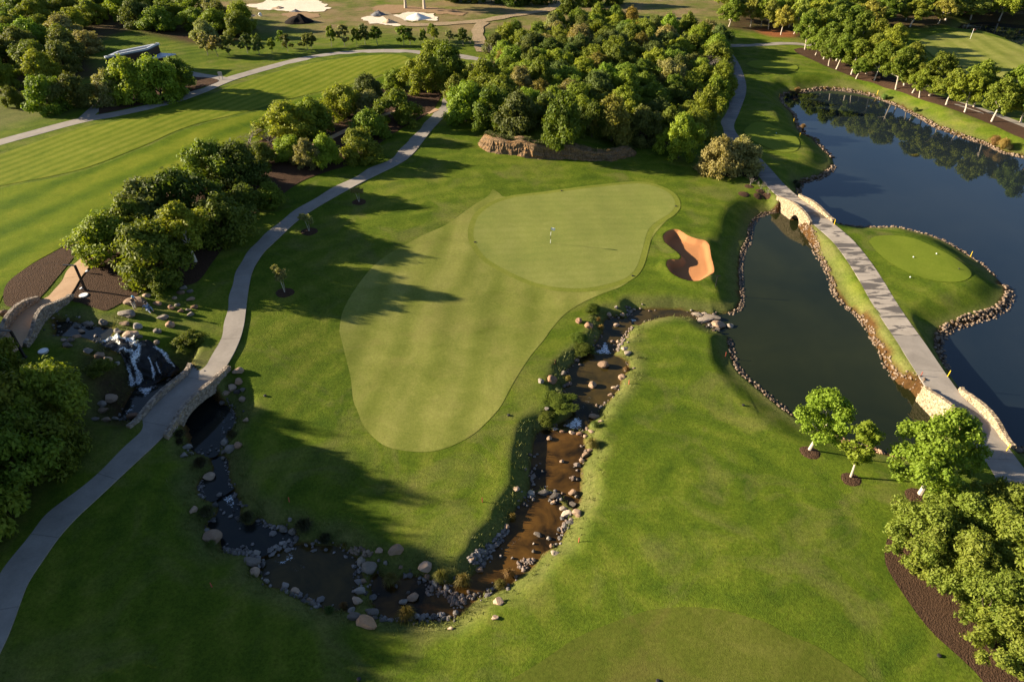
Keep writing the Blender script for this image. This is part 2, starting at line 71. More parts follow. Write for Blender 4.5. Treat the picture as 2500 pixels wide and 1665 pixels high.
'LBAND': [[(-70.33,80.96),(-68.9,85.66),(-64.44,88.59),(-60.26,92.34),(-56.32,99.71),(-52.27,108.95),(-44.55,117.85),(-40.39,123.71),(-33.76,130.26),(-28.43,135.85),(-23.87,141.87),(-22.71,138.11),(-24.68,133.54),(-28.35,132.19),(-32.94,122.86),(-38.93,115.22),(-40.09,107.34),(-43.43,101.68),(-45.64,98.21),(-46.49,94.06),(-46.79,91.06),(-48.51,89.66),(-51.41,87.24),(-50.52,81.41),(-50.15,74.84),(-50.78,73.11),(-52.09,68.75),(-53.11,64.86),(-53.25,61.43),(-52.47,59.09),(-51.94,56.22),(-54.14,52.14)]]},
'sand_x': (18.85,25.14),
'trees': [(-44.09,75.2,4.64,6.14, 'bush', 'olive', 'olive bush with feathery crown at the fairway edge of the planted strip',0),(-40.52,76.45,4.54,6.84, 'bush', 'dark', 'tall dark olive bush behind the bright crowns near the mulch bed',0),(-45.56,68.11,3.89,4.96, 'bush', 'bright', 'yellow green bush leaning over the tan footpath beside the mulch bed',0),(-39.55,64.63,4.43,5.9, 'bush', 'green', 'wide leafy bush just above the boulders and the kneeling people',0),(-36.22,67.89,3.56,7.32, 'tree', 'bright', 'bright leafy tree with a pale trunk standing at the strip edge near the path bend',0),(-37.53,61.5,1.84,2.36, 'bush', 'green', 'low leafy shrub spilling onto grass above the scattered boulders',0),(-34.93,74.06,3.89,5.43, 'bush', 'dark', 'dark bush in shade beside the bending cart path',0),(-34.82,81.37,2.81,3.78, 'bush', 'dark', 'dark low bush in shade behind the pale yellow shrub strip',0),(-41.24,88.14,4.21,5.9, 'bush', 'green', 'round green bush by the dark mulch tip on the fairway side',0),(-37.22,88.05,4.1,6.14, 'bush', 'dark', 'dense dark green bush next to the leafless brown shrubs',0),(-32.33,84.24,2.27,2.95, 'bush', 'bright', 'small yellow green shrub on mulch close to the cart path',0),(-36.05,106.87,4.21,5.2, 'bush', 'bright', 'feathery light green bush bulging over the striped fairway edge',0),(-32.22,109.5,3.67,5.2, 'bush', 'green', 'feathery green bush joined to the back of the light bulging bush',0),(-33.3,98.65,2.7,3.4, 'bush', 'bright', 'small bright shrub in front of the leafless brown shrubs',0),(-30.26,96.0,2.05,4.0, 'bush', 'grey', 'slim grey green shrub between two bright shrubs',0),(-27.58,96.95,2.48,4.6, 'bush', 'bright', 'upright bright green shrub beside the slim grey one',0),(-23.11,99.83,3.46,4.6, 'bush', 'green', 'round leafy bush nearest the straight part of the cart path',0),
(-28.86,116.24,3.67,5.2, 'bush', 'bright', 'round bright bush in the middle of the planted strip above bare soil',0),(-26.18,126.14,3.35,4.2, 'bush', 'olive', 'olive topped bush at the fairway end of the strip',0),(-24.64,117.71,2.81,4.2, 'bush', 'grey', 'soft grey bush in the middle of the green strip bushes',0),(-19.06,114.36,3.46,5.6, 'bush', 'green', 'tall leafy bush beside the tan footpath joining the cart path',0),(-22.87,108.03,3.35,4.4, 'bush', 'green', 'spreading leafy bush with low branches over the shaded mulch',0),(-22.32,132.85,2.38,3.6, 'bush', 'bright', 'light green shrub beside the ash grey bare tree',0),(-19.9,133.47,1.9,5.6, 'bare', 'twig', 'ash grey leafless tree among bright bushes at the fairway end',0),(-16.18,130.71,4.0,6.6, 'bush', 'bright', 'large bright tree at the corner where path and fairway end',0),(-12.26,136.06,4.0,7.2, 'bush', 'green', 'large green tree hiding the far end of the cart path',0),(-15.5,142.0,3.89,6.6, 'bush', 'bright', 'bright tree behind the corner trees near the upper path',0),(-37.31,103.01,2.0,2.8, 'bare', 'twig', 'low brown leafless shrub between green bushes',0),(-41.08,103.34,2.9,3.8, 'bare', 'twig', 'spreading leafless tree on the fairway edge of the strip',0),(-38.4,113.25,1.94,2.6, 'bush', 'olive', 'low olive shrub at the back of the light bulging bush',0),(-36.85,96.12,2.59,3.0, 'bush', 'dark', 'low dark shrub on bare soil behind the round green bush',0),(-39.33,70.27,3.46,5.19, 'bush', 'dark', 'dark leafy bush filling the heart of the lower clump',0),(-44.52,71.47,3.46,4.96, 'bush', 'green', 'green bush between the olive bush and the yellow green one',0),(-67.83,123.09,4.6,7.0, 'bush', 'bright', 'big sunlit bush in front of the flat roofed building',1),(-62.73,123.84,4.6,7.4, 'bush', 'bright', 'big yellow green bush hiding the building canopy',1),
(-61.3,128.44,3.8,5.6, 'bush', 'green', 'green bush at the footpath end of the building clump',1),(-70.61,122.04,3.3,5.2, 'bush', 'grey', 'greyish bush at the shaded footpath below the building',1),(-79.13,117.34,3.9,6.0, 'bush', 'bright', 'sunlit round tree alone at the edge of shaded dry grass',1),(-75.54,119.32,3.8,5.4, 'bush', 'olive', 'olive tree in shade behind the sunlit round one',1),(-86.33,119.47,2.0,3.4, 'bush', 'dark', 'small shaded shrub at the dark wood edge',1),(-7.86,116.12,3.9,6.6, 'bush', 'bright', 'round bright tree at the wood corner beside the cart path',2),(-3.08,112.51,3.6,6.4, 'bush', 'green', 'green tree at the wood front above the eroded earth bank',2),(1.0,108.66,3.8,6.8, 'bush', 'olive', 'broad olive green tree overhanging the crumbling bank',2),(7.79,103.5,3.5,8.0, 'bush', 'lush', 'lush deep green tree hanging down over the earth bank',2),(12.93,108.12,3.0,5.4, 'bush', 'dark', 'dark low tree in shade beside the lush one',2),(16.15,108.42,3.8,7.0, 'bush', 'brown', 'brownish tree with rusty foliage at the wood front',2),(21.51,109.67,3.4,6.0, 'bush', 'olive', 'dull olive tree shading the earth bank end',2),(26.42,104.41,3.2,6.6, 'bush', 'bright', 'yellow green tree standing ahead of the wood next to the grey bush',2),(31.33,98.82,3.4,5.4, 'bush', 'grey', 'large grey leaved bush beside the lake cart path',2),(35.18,100.01,3.4,5.2, 'bush', 'grey', 'grey leaved bush leaning over the lake cart path edge',2),(34.29,120.48,3.4,6.0, 'bush', 'bright', 'bright wood tree beside the shaded stretch of path',2),(39.96,134.44,3.3,6.4, 'bush', 'bright', 'yellow green wood edge tree where the path curves',2),(68.25,167.87,3.15,8.45, 'tree', 'green', 'first pale trunked tree at the far tip of the mulch bed',3),(69.03,163.27,2.52,4.74, 'tree', 'green', 'short bushy tree beside the bed tip tree',3),
(69.77,160.12,3.15,7.62, 'tree', 'green', 'pale trunked tree behind the short bushy one',3),(69.21,155.3,2.73,5.77, 'tree', 'green', 'small fork trunked tree near the front of the bed',3),(69.95,152.97,3.04,7.21, 'tree', 'green', 'tree on a strongly leaning white trunk',3),(72.11,158.79,3.36,8.65, 'tree', 'green', 'tall tree behind the leaning trunk',3),(71.85,149.42,3.26,7.21, 'tree', 'green', 'wide crowned tree in the middle bed',3),(72.3,147.7,2.52,4.33, 'tree', 'green', 'low dark crowned tree over the middle bed',3),(75.09,149.75,3.36,8.24, 'tree', 'green', 'tall tree in the second rank of the middle bed',3),(75.29,145.94,3.15,7.62, 'tree', 'green', 'tree on a straight white trunk mid bed',3),(78.14,148.14,3.36,8.65, 'tree', 'bright', 'tall shaded tree behind the straight white trunk',3),(77.71,141.01,3.26,8.03, 'tree', 'green', 'tree on a bright white trunk nearest the yellow stake',3),(79.71,142.07,3.26,8.24, 'tree', 'green', 'tree close behind the bright white trunk',3),(79.53,137.97,2.62,5.56, 'tree', 'green', 'short yellow green tree at the bed front',3),(79.92,135.6,2.62,5.36, 'tree', 'green', 'yellow green tree with a forked white trunk',3),(81.76,135.79,3.46,8.45, 'tree', 'green', 'dark tall tree behind the forked white trunk',3),(82.53,130.61,3.46,6.8, 'tree', 'green', 'broad low branched tree at the bed narrowing',3),(83.9,126.53,3.46,7.21, 'tree', 'bright', 'dense round tree before the hidden path',3),(87.06,129.34,3.46,8.24, 'tree', 'green', 'tall sunlit tree behind the dense round one',3),(86.09,121.61,3.36,7.62, 'tree', 'green', 'tree with a long slanting white trunk by the hidden path',3),(92.3,127.97,3.36,7.83, 'tree', 'bright', 'tree at the far side of the hidden path',3),(91.14,121.19,3.15,7.21, 'tree', 'bright', 'tree cut by the frame edge above the reeds',3),
(72.3,172.65,3.36,8.24, 'tree', 'green', 'tall tree of the back rank near the bed tip',3),(75.0,169.88,3.46,9.06, 'tree', 'green', 'back rank tree with a plumed crown',3),(78.58,169.16,3.57,9.48, 'tree', 'green', 'tallest back rank tree beside the shaded green',3),(79.57,164.46,3.46,9.06, 'tree', 'green', 'back rank tree with a wide shady side',3),(80.32,158.61,3.36,8.65, 'tree', 'green', 'back rank tree over the middle bed',3),(81.76,154.37,3.26,8.45, 'tree', 'bright', 'back rank tree shading the far green',3),(90.6,115.17,3.36,7.83, 'tree', 'green', 'tree leaning into the frame edge over the mulch',3),(65.24,186.35,2.6,7, 'tree', 'pale', 'slim pale stemmed tree at the far wood edge nearest the green tee',4),(67.06,187.55,2.6,7, 'tree', 'bright', 'slim leafy tree second along the far wood edge',4),(66.67,180.95,2.6,6.5, 'tree', 'pale', 'bright slim tree ahead of the far wood on red soil',4),(71.05,188.52,2.6,8, 'tree', 'bright', 'slim tree with a dark stem by the red soil',4),(70.2,181.79,2.6,8.5, 'tree', 'pale', 'slim tree on red soil beside the bed tip',4),(64.18,189.21,2.6,7, 'tree', 'bright', 'slim tree above the far bare track',4),(61.45,189.25,2.6,7, 'tree', 'pale', 'slim tree at the start of the far bare track',4),(-54.65,155.27,1.9,4.6, 'young', 'olive', 'young olive tree nearest the dark wood end',5),(-52.5,157.07,1.2,3.6, 'young', 'bright', 'thin young tree in a shaded gap',5),(-49.53,158.99,1.6,4.2, 'young', 'olive', 'young grey olive tree on a leaning stem',5),(-51.41,161.63,1.2,4.4, 'young', 'bright', 'yellow leaved thin young tree',5),(-45.46,160.09,1.9,3.8, 'young', 'olive', 'young round tree with a yellowish low crown',5),(-45.06,161.89,1.6,3.8, 'young', 'olive', 'young round tree right behind the yellowish one',5),(-40.79,163.04,1.6,5.2, 'young', 'bright', 'slender young tree with a high sparse crown',5),
(-37.93,164.04,2.1,5.2, 'young', 'grey', 'grey brown thin leaved young tree',5),(-35.12,163.91,1.6,4.2, 'young', 'green', 'young tree between the grey one and the round pair',5),(-33.48,165.15,2.0,4.8, 'young', 'olive', 'young tree with a dense olive crown',5),(-30.49,164.59,2.2,4.8, 'young', 'green', 'young tree with the fullest green crown in the row',5),(-24.57,164.2,2.3,4.9, 'young', 'green', 'young tree with a dark round ball crown',5),(-23.22,165.31,1.6,4.2, 'young', 'olive', 'young tree touching the dark round crown',5),(-20.28,165.88,1.3,3.6, 'young', 'green', 'smallest young tree standing alone',5),(-18.36,169.44,2.0,4.2, 'young', 'green', 'flat topped young tree with spreading limbs',5),(-17.84,167.87,1.4,3.6, 'young', 'bright', 'young tree under the flat topped one',5),(-14.4,166.21,1.4,3.6, 'young', 'grey', 'pale grey young tree before the dirt track',5),(-11.15,165.39,2.1,4.0, 'young', 'dark', 'dark round young tree next to the dirt track',5),(-65.57,154.66,2.2,5.0, 'young', 'grey', 'grey crowned tree at the lawn by the building',5),(-63.12,153.92,2.0,5.0, 'young', 'grey', 'second grey crowned tree at the lawn, on a thin stem',5),(-61.12,155.02,2.2,5.0, 'young', 'olive', 'olive crowned tree at the lawn beneath the dark wood',5),(-57.69,156.81,1.9,4.8, 'young', 'olive', 'olive tree on a pale stem in the mid lawn',5),(-9.44,166.79,1.6,3.0, 'bare', 'twig', 'leafless grey shrub by the dirt track',5),(-29.65,207.51,4.2,12, 'big', 'olive', 'large tree with one thick pale trunk behind the white sand pile',6),(-24.29,206.42,4.2,12, 'big', 'olive', 'large tree with a forked dark trunk behind the white sand pile',6),(15.28,200.55,2.7,11, 'cypress', 'dark', 'tall dark cypress beside the far dirt track',6),(0.0,211.88,3.4,6, 'bush', 'dark', 'shaded far tree left of the cypress',6),
(4.66,212.77,3.4,6, 'bush', 'dark', 'far tree in deep shade between tracks',6),(9.97,214.25,3.4,6, 'bush', 'dark', 'far tree touching the dirt track',6),(20.89,211.59,3.4,6, 'bush', 'dark', 'shaded far tree close behind the cypress',6),(25.02,212.32,3.4,6, 'bush', 'dark', 'far tree behind the dense wood top',6),(29.89,214.0,3.4,6, 'bush', 'dark', 'far dark tree over the pale meadow',6),(-17.77,216.8,3.4,6, 'bush', 'dark', 'far bushy tree over the brown scrub',6),(-11.8,215.85,3.4,6, 'bush', 'dark', 'far tree beyond the brush pile',6),(-5.88,214.76,3.4,6, 'bush', 'dark', 'far tree beside the scrub edge',6),(25.4,41.02,2.35,6.4, 'hero', 'bright', 'round crowned tree with a leaning pale trunk in the upper mulch ring',7),(27.62,37.77,1.55,6.0, 'hero', 'bright', 'small slender tree with a white trunk in the second mulch ring',7),(32.25,35.84,3.1,8.6, 'hero', 'bright', 'big leafy tree overhanging the lower bridge parapet',7),(29.47,30.44,2.9,4.6, 'herobush', 'gold', 'yellow green bush at the rounded tip of the corner mulch bed',8),(32.83,31.72,3.2,4.3, 'herobush', 'gold', 'feathery bush closest to the big leafy tree',8),(36.06,32.31,3.3,4.6, 'herobush', 'gold', 'feathery bush next to the shaded end of the path',8),(30.77,27.85,3.2,5.2, 'herobush', 'gold', 'feathery bush in the middle of the corner bed edge',8),(34.03,28.53,3.6,5.8, 'herobush', 'gold', 'tall feathery bush in the heart of the corner bed',8),(37.31,29.6,3.6,5.6, 'herobush', 'gold', 'feathery bush cut by the frame at the path side',8),(31.04,25.03,3.0,5.0, 'herobush', 'gold', 'feathery bush over bare mulch lower down',8),(33.84,25.37,3.6,5.6, 'herobush', 'gold', 'broad feathery bush at the frame edge',8),(31.38,22.2,3.0,4.6, 'herobush', 'gold', 'lowest feathery bush of the corner bed',8),(33.91,22.5,3.4,5.2, 'herobush', 'gold', 'feathery bush at the very frame corner',8),
(37.74,26.65,3.4,5.2, 'herobush', 'gold', 'feathery bush half outside the frame',8),(-40.07,39.91,3.6,6.6, 'bush', 'green', 'shaded tree near the dark lamp post',9),(-38.02,41.69,3.4,6.0, 'bush', 'green', 'shaded leafy tree nearest the waterfall hollow',9),(-44.46,43.07,3.4,6.6, 'bush', 'green', 'shaded tree touching the footpath end',9),(-36.99,37.71,3.2,5.6, 'bush', 'green', 'low shaded tree in deep gloom',9),(-38.22,34.77,3.6,7.0, 'bush', 'green', 'shaded tree where light strikes the grass',9),(-42.75,37.79,3.8,7.5, 'bush', 'green', 'tall shaded tree at the frame edge',9),(-38.97,31.4,3.6,7.5, 'bush', 'green', 'tall shaded tree at the frame edge near the sunlit grass',9),(-46.34,46.72,2.6,5.0, 'bush', 'green', 'shaded bush beside the tan footpath end',9),(6.99,57.61,1.0,0.5, 'bush', 'dark', 'low round shrub under the two golden tufts',10),(7.4,56.0,1.3,0.6, 'bush', 'dark', 'spreading low shrub above the cascade foam',10),(4.27,47.25,1.6,0.6, 'bush', 'dark', 'widest low shrub on the bank beside the upper pool',10),(3.21,45.41,1.1,0.5, 'bush', 'dark', 'low shrub on the grassy spur over the weir stones',10),(8.96,62.9,1.0,0.7, 'bush', 'dark', 'small low shrub at the top of the shaded bank',10),(-31.92,53.69,1.4,1.2, 'bush', 'dark', 'dark shrub between falls and cart path',10),(-38.11,48.96,1.3,1.2, 'bush', 'dark', 'dark shrub at the dry side of the hollow',10)],
'wood': {('bush', 'olive', 'medium broad olive tree at the far central wood edge above the green'): [(25.8,165.9,3.8,5.0)],  # low plants of the central wood are short trees built on the bush form
('bush', 'dark', 'low broad dark green bush at the far central wood edge toward the lake'): [(35.9,181.3,3.2,3.8)],
('bush', 'bright', 'medium broad yellow green tree deep in the central wood toward the lake'): [(44.6,158.8,3.4,5.1),(33.8,132.1,3.5,5.1)],
('bush', 'bright', 'medium narrow yellow green tree in the central wood above the green'): [(16.7,127.9,3.0,4.8),(11.1,111.8,3.0,4.4),(19.5,113.1,2.7,5.1)],
('bush', 'olive', 'medium broad olive tree deep in the central wood above the green'): [(21.1,153.0,3.3,4.3)],
('bush', 'green', 'medium narrow mid green tree in the central wood toward the track'): [(-10.1,125.6,2.6,4.7),(-6.2,120.4,2.7,4.6),(-1.6,116.1,3.0,4.8)],
('bush', 'olive', 'low narrow olive bush in the central wood above the green'): [(25.4,118.7,3.1,4.0)],
('bush', 'grey', 'medium narrow grey green tree in the central wood toward the track'): [(1.5,125.5,2.9,4.6)],
('bush', 'grey', 'medium broad grey green tree at the far central wood edge toward the lake'): [(46.9,175.9,3.8,4.3),(35.6,168.2,3.8,4.5)],
('bush', 'green', 'low broad mid green bush at the far central wood edge above the green'): [(20.8,161.0,3.3,3.9),(20.1,180.6,3.3,3.9)],
('bush', 'brown', 'medium narrow rusty brown tree at the far central wood edge above the green'): [(29.7,183.2,2.9,5.1)],
('bush', 'grey', 'low broad grey green bush in the central wood above the green'): [(10.4,121.7,3.4,3.8)],
('bush', 'grey', 'low broad grey green bush deep in the central wood toward the track'): [(6.9,155.3,3.7,3.8)],
('bush', 'olive', 'low broad olive bush deep in the central wood above the green'): [(9.0,132.8,3.3,3.6)],
('bush', 'olive', 'medium narrow olive tree deep in the central wood toward the lake'): [(37.2,145.9,3.1,4.7)],
('bush', 'dark', 'low narrow dark green bush deep in the central wood toward the track'): [(7.7,145.9,3.2,4.1)],
('bush', 'green', 'medium broad mid green tree in the central wood toward the lake'): [(30.6,113.4,3.7,4.7)],
('bush', 'olive', 'tall narrow olive tree at the far central wood edge toward the lake'): [(33.2,173.8,3.0,5.4),(47.5,167.1,3.0,5.3)],
('bush', 'green', 'medium narrow mid green tree at the far central wood edge toward the track'): [(0.7,167.0,2.8,5.0),(6.0,168.9,2.7,4.7)],
('bush', 'green', 'medium broad mid green tree at the far central wood edge above the green'): [(20.0,168.5,3.6,4.8),(25.7,184.6,3.2,5.1)],
('bush', 'green', 'low broad mid green bush deep in the central wood toward the track'): [(-5.5,135.2,3.2,4.0)],
('bush', 'bright', 'low narrow yellow green bush at the far central wood edge above the green'): [(25.0,179.4,3.1,4.1),(27.7,175.5,3.2,3.8)],
('bush', 'green', 'low broad mid green bush deep in the central wood above the green'): [(21.2,133.0,3.6,3.9),(24.9,135.9,3.8,3.8)],
('bush', 'green', 'low narrow mid green bush at the far central wood edge above the green'): [(24.1,172.4,3.0,4.1)],
('bush', 'bright', 'medium narrow yellow green tree deep in the central wood above the green'): [(15.9,141.4,3.2,4.5)],
('bush', 'bright', 'tall broad yellow green tree in the central wood toward the track'): [(-5.6,129.9,3.4,5.6)],
('bush', 'grey', 'medium broad grey green tree at the far central wood edge above the green'): [(10.4,169.3,3.7,4.3)],
('bush', 'olive', 'medium broad olive tree at the far central wood edge toward the lake'): [(34.7,162.3,3.8,4.8)],
('bush', 'green', 'medium narrow mid green tree at the far central wood edge above the green'): [(10.5,163.0,3.0,4.5)],
('bush', 'brown', 'medium narrow rusty brown tree deep in the central wood above the green'): [(27.3,153.6,2.9,4.3)],
('bush', 'green', 'medium broad mid green tree at the far central wood edge toward the track'): [(3.9,160.5,3.7,4.3)],
('bush', 'dark', 'tall broad dark green tree at the far central wood edge above the green'): [(16.4,171.7,3.3,5.3)],
('bush', 'grey', 'tall narrow grey green tree at the far central wood edge above the green'): [(9.7,173.7,2.7,5.5)],
('bush', 'green', 'medium broad mid green tree at the far central wood edge toward the lake'): [(40.3,161.8,3.7,4.8)],
('bush', 'green', 'tall narrow mid green tree at the far central wood edge above the green'): [(29.8,164.2,3.0,5.6)],
('bush', 'green', 'low broad mid green bush deep in the central wood toward the lake'): [(35.0,153.6,3.6,3.9),(33.7,148.6,3.7,3.8)],
('bush', 'bright', 'medium broad yellow green tree deep in the central wood above the green'): [(28.3,141.3,3.2,4.7),(13.6,133.5,3.3,4.3),(20.6,145.7,3.6,5.1),(8.6,137.2,3.3,4.3)],
('bush', 'olive', 'medium narrow olive tree deep in the central wood above the green'): [(15.1,158.9,3.2,5.0),(29.1,149.1,3.0,4.3),(13.8,147.7,2.9,4.7)],
('bush', 'green', 'tall narrow mid green tree in the central wood above the green'): [(26.2,112.2,2.7,5.2)],
('bush', 'bright', 'low broad yellow green bush deep in the central wood toward the track'): [(5.5,140.5,3.2,3.8),(2.5,131.4,3.7,3.8),(-1.0,134.0,3.4,4.1)],
('bush', 'bright', 'tall broad yellow green tree deep in the central wood toward the lake'): [(37.2,141.2,3.3,5.3)],
('bush', 'bright', 'medium narrow yellow green tree deep in the central wood toward the lake'): [(36.9,158.3,3.0,4.6),(41.7,139.3,2.9,4.7),(38.4,130.9,3.0,5.1)],
('bare', 'twig', 'medium broad leafless grey tree deep in the central wood toward the track'): [(-4.5,152.4,3.5,4.6)],
('bush', 'dark', 'low narrow dark green bush deep in the central wood above the green'): [(11.2,142.1,2.7,4.0)],
('bush', 'bright', 'low narrow yellow green bush in the central wood above the green'): [(24.2,128.9,3.1,3.9)],
('bush', 'olive', 'medium narrow olive tree deep in the central wood toward the track'): [(-3.7,156.7,2.7,4.8),(3.0,146.0,2.8,4.5)],
('bare', 'twig', 'medium narrow leafless grey tree in the central wood toward the lake'): [(35.1,127.9,2.6,4.6)],
('bush', 'brown', 'low narrow rusty brown bush in the central wood toward the track'): [(4.9,120.9,2.7,3.7)],
('bush', 'green', 'medium narrow mid green bush deep in the central wood above the green'): [(24.9,145.4,2.7,4.2)],
('bush', 'brown', 'medium narrow rusty brown bush deep in the central wood above the green'): [(16.4,136.7,3.1,4.2)],
('bush', 'bright', 'tall broad yellow green tree at the far central wood edge above the green'): [(15.9,179.3,3.7,5.4)],
('bare', 'twig', 'medium broad leafless grey tree deep in the central wood toward the lake'): [(41.3,150.9,3.7,4.6)],
('bush', 'grey', 'tall broad grey green tree deep in the central wood above the green'): [(14.3,153.2,3.6,5.5),(29.5,134.2,3.6,5.3)],
('bush', 'olive', 'low narrow olive bush deep in the central wood toward the lake'): [(30.8,157.5,2.9,3.8)],
('bush', 'green', 'low broad mid green bush in the central wood toward the lake'): [(31.0,119.3,3.4,3.9)],
('bush', 'olive', 'medium broad olive tree deep in the central wood toward the track'): [(4.6,151.3,3.5,4.8)],
('bush', 'bright', 'medium broad yellow green tree in the central wood above the green'): [(19.5,119.3,3.5,4.5),(11.1,116.6,3.6,5.1)],
('bush', 'olive', 'tall narrow olive tree deep in the central wood toward the lake'): [(32.6,139.4,2.7,5.3)],
('bush', 'green', 'medium broad mid green tree in the central wood toward the track'): [(-1.8,121.2,3.8,4.6)],
('bush', 'bright', 'medium narrow yellow green tree in the central wood toward the track'): [(2.7,115.0,2.8,4.6)],
('bush', 'bright', 'tall narrow yellow green tree at the far central wood edge above the green'): [(21.4,184.9,2.7,5.4),(10.8,178.1,2.9,5.2)],
('bush', 'green', 'low narrow mid green bush at the far central wood edge toward the lake'): [(31.8,179.0,3.1,3.9)],
('bush', 'bright', 'tall broad yellow green tree at the far central wood edge toward the lake'): [(44.3,170.0,3.3,5.2),(42.0,165.8,3.4,5.2)],
('bush', 'olive', 'low broad olive bush deep in the central wood toward the lake'): [(42.9,144.4,3.3,4.1)],
('bush', 'green', 'low broad mid green bush in the central wood above the green'): [(9.8,128.1,3.8,4.0),(25.4,124.1,3.7,4.1)],
('bush', 'bright', 'tall broad yellow green tree deep in the central wood toward the track'): [(0.0,138.9,3.6,5.4),(2.1,155.8,3.4,5.2)],
('bush', 'bright', 'tall narrow yellow green tree at the far central wood edge toward the lake'): [(37.9,176.4,2.9,5.5)],
('bush', 'brown', 'medium narrow rusty brown tree deep in the central wood toward the track'): [(-0.9,144.1,2.8,4.4)],
('bush', 'bright', 'medium narrow yellow green tree deep in the central wood toward the track'): [(-1.9,148.8,2.8,4.5)],
('bush', 'bright', 'medium broad yellow green tree at the far central wood edge toward the lake'): [(46.4,162.9,3.5,4.5)],
('bush', 'olive', 'medium narrow olive tree at the far central wood edge above the green'): [(15.5,165.5,2.8,5.1)],
('bush', 'dark', 'medium broad dark green tree deep in the central wood above the green'): [(20.2,138.8,3.3,5.0)],
('bush', 'green', 'tall narrow mid green tree deep in the central wood above the green'): [(26.1,158.2,2.8,5.4)],
('bush', 'bright', 'tall narrow yellow green tree at the far central wood edge toward the track'): [(-1.3,162.6,2.8,5.6)],
('bush', 'dark', 'medium narrow dark green tree deep in the central wood toward the track'): [(4.0,136.3,3.1,4.5)],
('bush', 'dark', 'medium broad dark green bush in the central wood above the green'): [(29.6,125.7,3.5,4.2)],
('bush', 'olive', 'medium broad olive tree in the central wood above the green'): [(15.2,123.6,3.7,4.9)],
('bush', 'olive', 'medium narrow olive tree in the central wood toward the track'): [(5.8,111.8,2.8,4.7)],
('bush', 'olive', 'low narrow olive bush deep in the central wood above the green'): [(18.1,149.2,2.9,3.9)],
('bush', 'green', 'medium narrow mid green tree in the central wood toward the lake'): [(30.1,130.0,2.7,4.5)],
('bush', 'bright', 'medium broad yellow green tree in the central wood toward the track'): [(-5.1,124.6,3.8,4.5)],
('bush', 'bright', 'tall narrow yellow green tree in the central wood above the green'): [(20.4,124.2,2.9,5.4)],
('bush', 'green', 'tall broad mid green tree deep in the central wood toward the lake'): [(44.2,154.2,3.8,5.3)],
('bush', 'brown', 'low broad rusty brown bush at the far central wood edge above the green'): [(29.2,171.2,3.2,4.1)],
('bush', 'bright', 'medium broad yellow green tree at the far central wood edge above the green'): [(19.3,176.0,3.3,4.3)],
('bare', 'twig', 'medium broad leafless grey tree at the far central wood edge toward the lake'): [(39.2,171.3,3.3,4.6)],
('bush', 'green', 'medium broad mid green tree deep in the central wood toward the lake'): [(32.5,143.7,3.4,5.0)],
('bush', 'bright', 'low narrow yellow green bush in the central wood toward the track'): [(6.8,116.6,2.8,4.0)],
('bush', 'green', 'tall narrow mid green tree at the far central wood edge toward the lake'): [(42.8,178.4,2.9,5.4)],
('bush', 'green', 'low narrow mid green bush deep in the central wood above the green'): [(10.3,158.8,2.6,4.1),(10.4,150.8,3.0,3.7)],
('bush', 'green', 'tall narrow mid green tree in the central wood toward the track'): [(5.1,128.0,2.8,5.4)],
('bare', 'twig', 'medium narrow leafless grey tree deep in the central wood toward the track'): [(-3.9,140.6,2.8,4.6)],
('bush', 'green', 'low narrow mid green bush in the central wood above the green'): [(15.5,117.0,2.8,3.8)],
('bush', 'bright', 'tall narrow yellow green tree deep in the central wood toward the lake'): [(36.7,135.6,2.7,5.5)],
('bush', 'green', 'low narrow mid green bush at the far central wood edge toward the track'): [(6.5,164.5,2.8,3.6)],
('bush', 'dark', 'medium narrow dark green tree in the wood past the building near the frame edge'): [(-126.6,222.9,3.3,5.1),(-105.4,187.8,3.4,4.9)],
('bush', 'grey', 'low broad grey green tree in the wood past the building near the frame edge'): [(-118.6,201.3,4.1,4.3)],
('bush', 'green', 'low broad mid green tree in the wood past the building near the frame edge'): [(-121.0,178.1,4.5,4.2),(-135.3,221.3,4.1,4.5),(-139.3,215.0,4.1,4.6)],
('bush', 'dark', 'low narrow dark green tree in the wood past the building'): [(-98.1,203.1,3.7,4.2)],
('bush', 'olive', 'medium broad olive tree in the wood past the building near the frame edge'): [(-140.4,207.3,4.0,4.9)],
('bush', 'bright', 'low narrow yellow green tree in the wood past the building near the frame edge'): [(-128.0,179.3,3.8,4.7),(-107.6,167.4,3.5,4.6)],
('bush', 'green', 'low broad mid green tree in the wood past the building'): [(-103.0,197.1,4.0,4.6),(-90.5,194.9,4.2,4.4)],
('bush', 'olive', 'medium narrow olive tree in the wood past the building near the young trees'): [(-73.8,185.2,3.3,5.8)],
('bush', 'green', 'medium broad mid green tree in the wood past the building near the frame edge'): [(-128.7,209.1,4.1,5.8),(-130.8,195.6,4.6,5.2),(-111.9,162.1,4.0,5.2),(-151.2,217.8,4.1,5.8),(-111.4,185.8,4.4,5.1),(-121.2,207.7,4.6,5.4)],
('bush', 'olive', 'medium narrow olive tree in the wood past the building near the frame edge'): [(-111.7,153.7,3.5,5.0)],
('bush', 'grey', 'medium broad grey green tree in the wood past the building'): [(-101.3,164.5,4.4,4.9),(-77.1,190.9,4.3,5.5)],
('bush', 'bright', 'low narrow yellow green tree in the wood past the building'): [(-85.0,185.8,3.8,4.2),(-97.5,156.9,3.2,4.7)],
('bush', 'bright', 'medium broad yellow green tree in the wood past the building'): [(-103.3,172.6,4.0,5.0),(-82.9,193.2,4.4,5.7),(-104.4,157.8,4.5,5.6)],
('bush', 'green', 'medium narrow mid green tree in the wood past the building near the young trees'): [(-64.6,172.8,3.3,5.7)],
('bush', 'grey', 'medium narrow grey green tree in the wood past the building near the frame edge'): [(-131.2,216.4,3.8,5.5),(-124.3,172.6,3.3,5.1)],
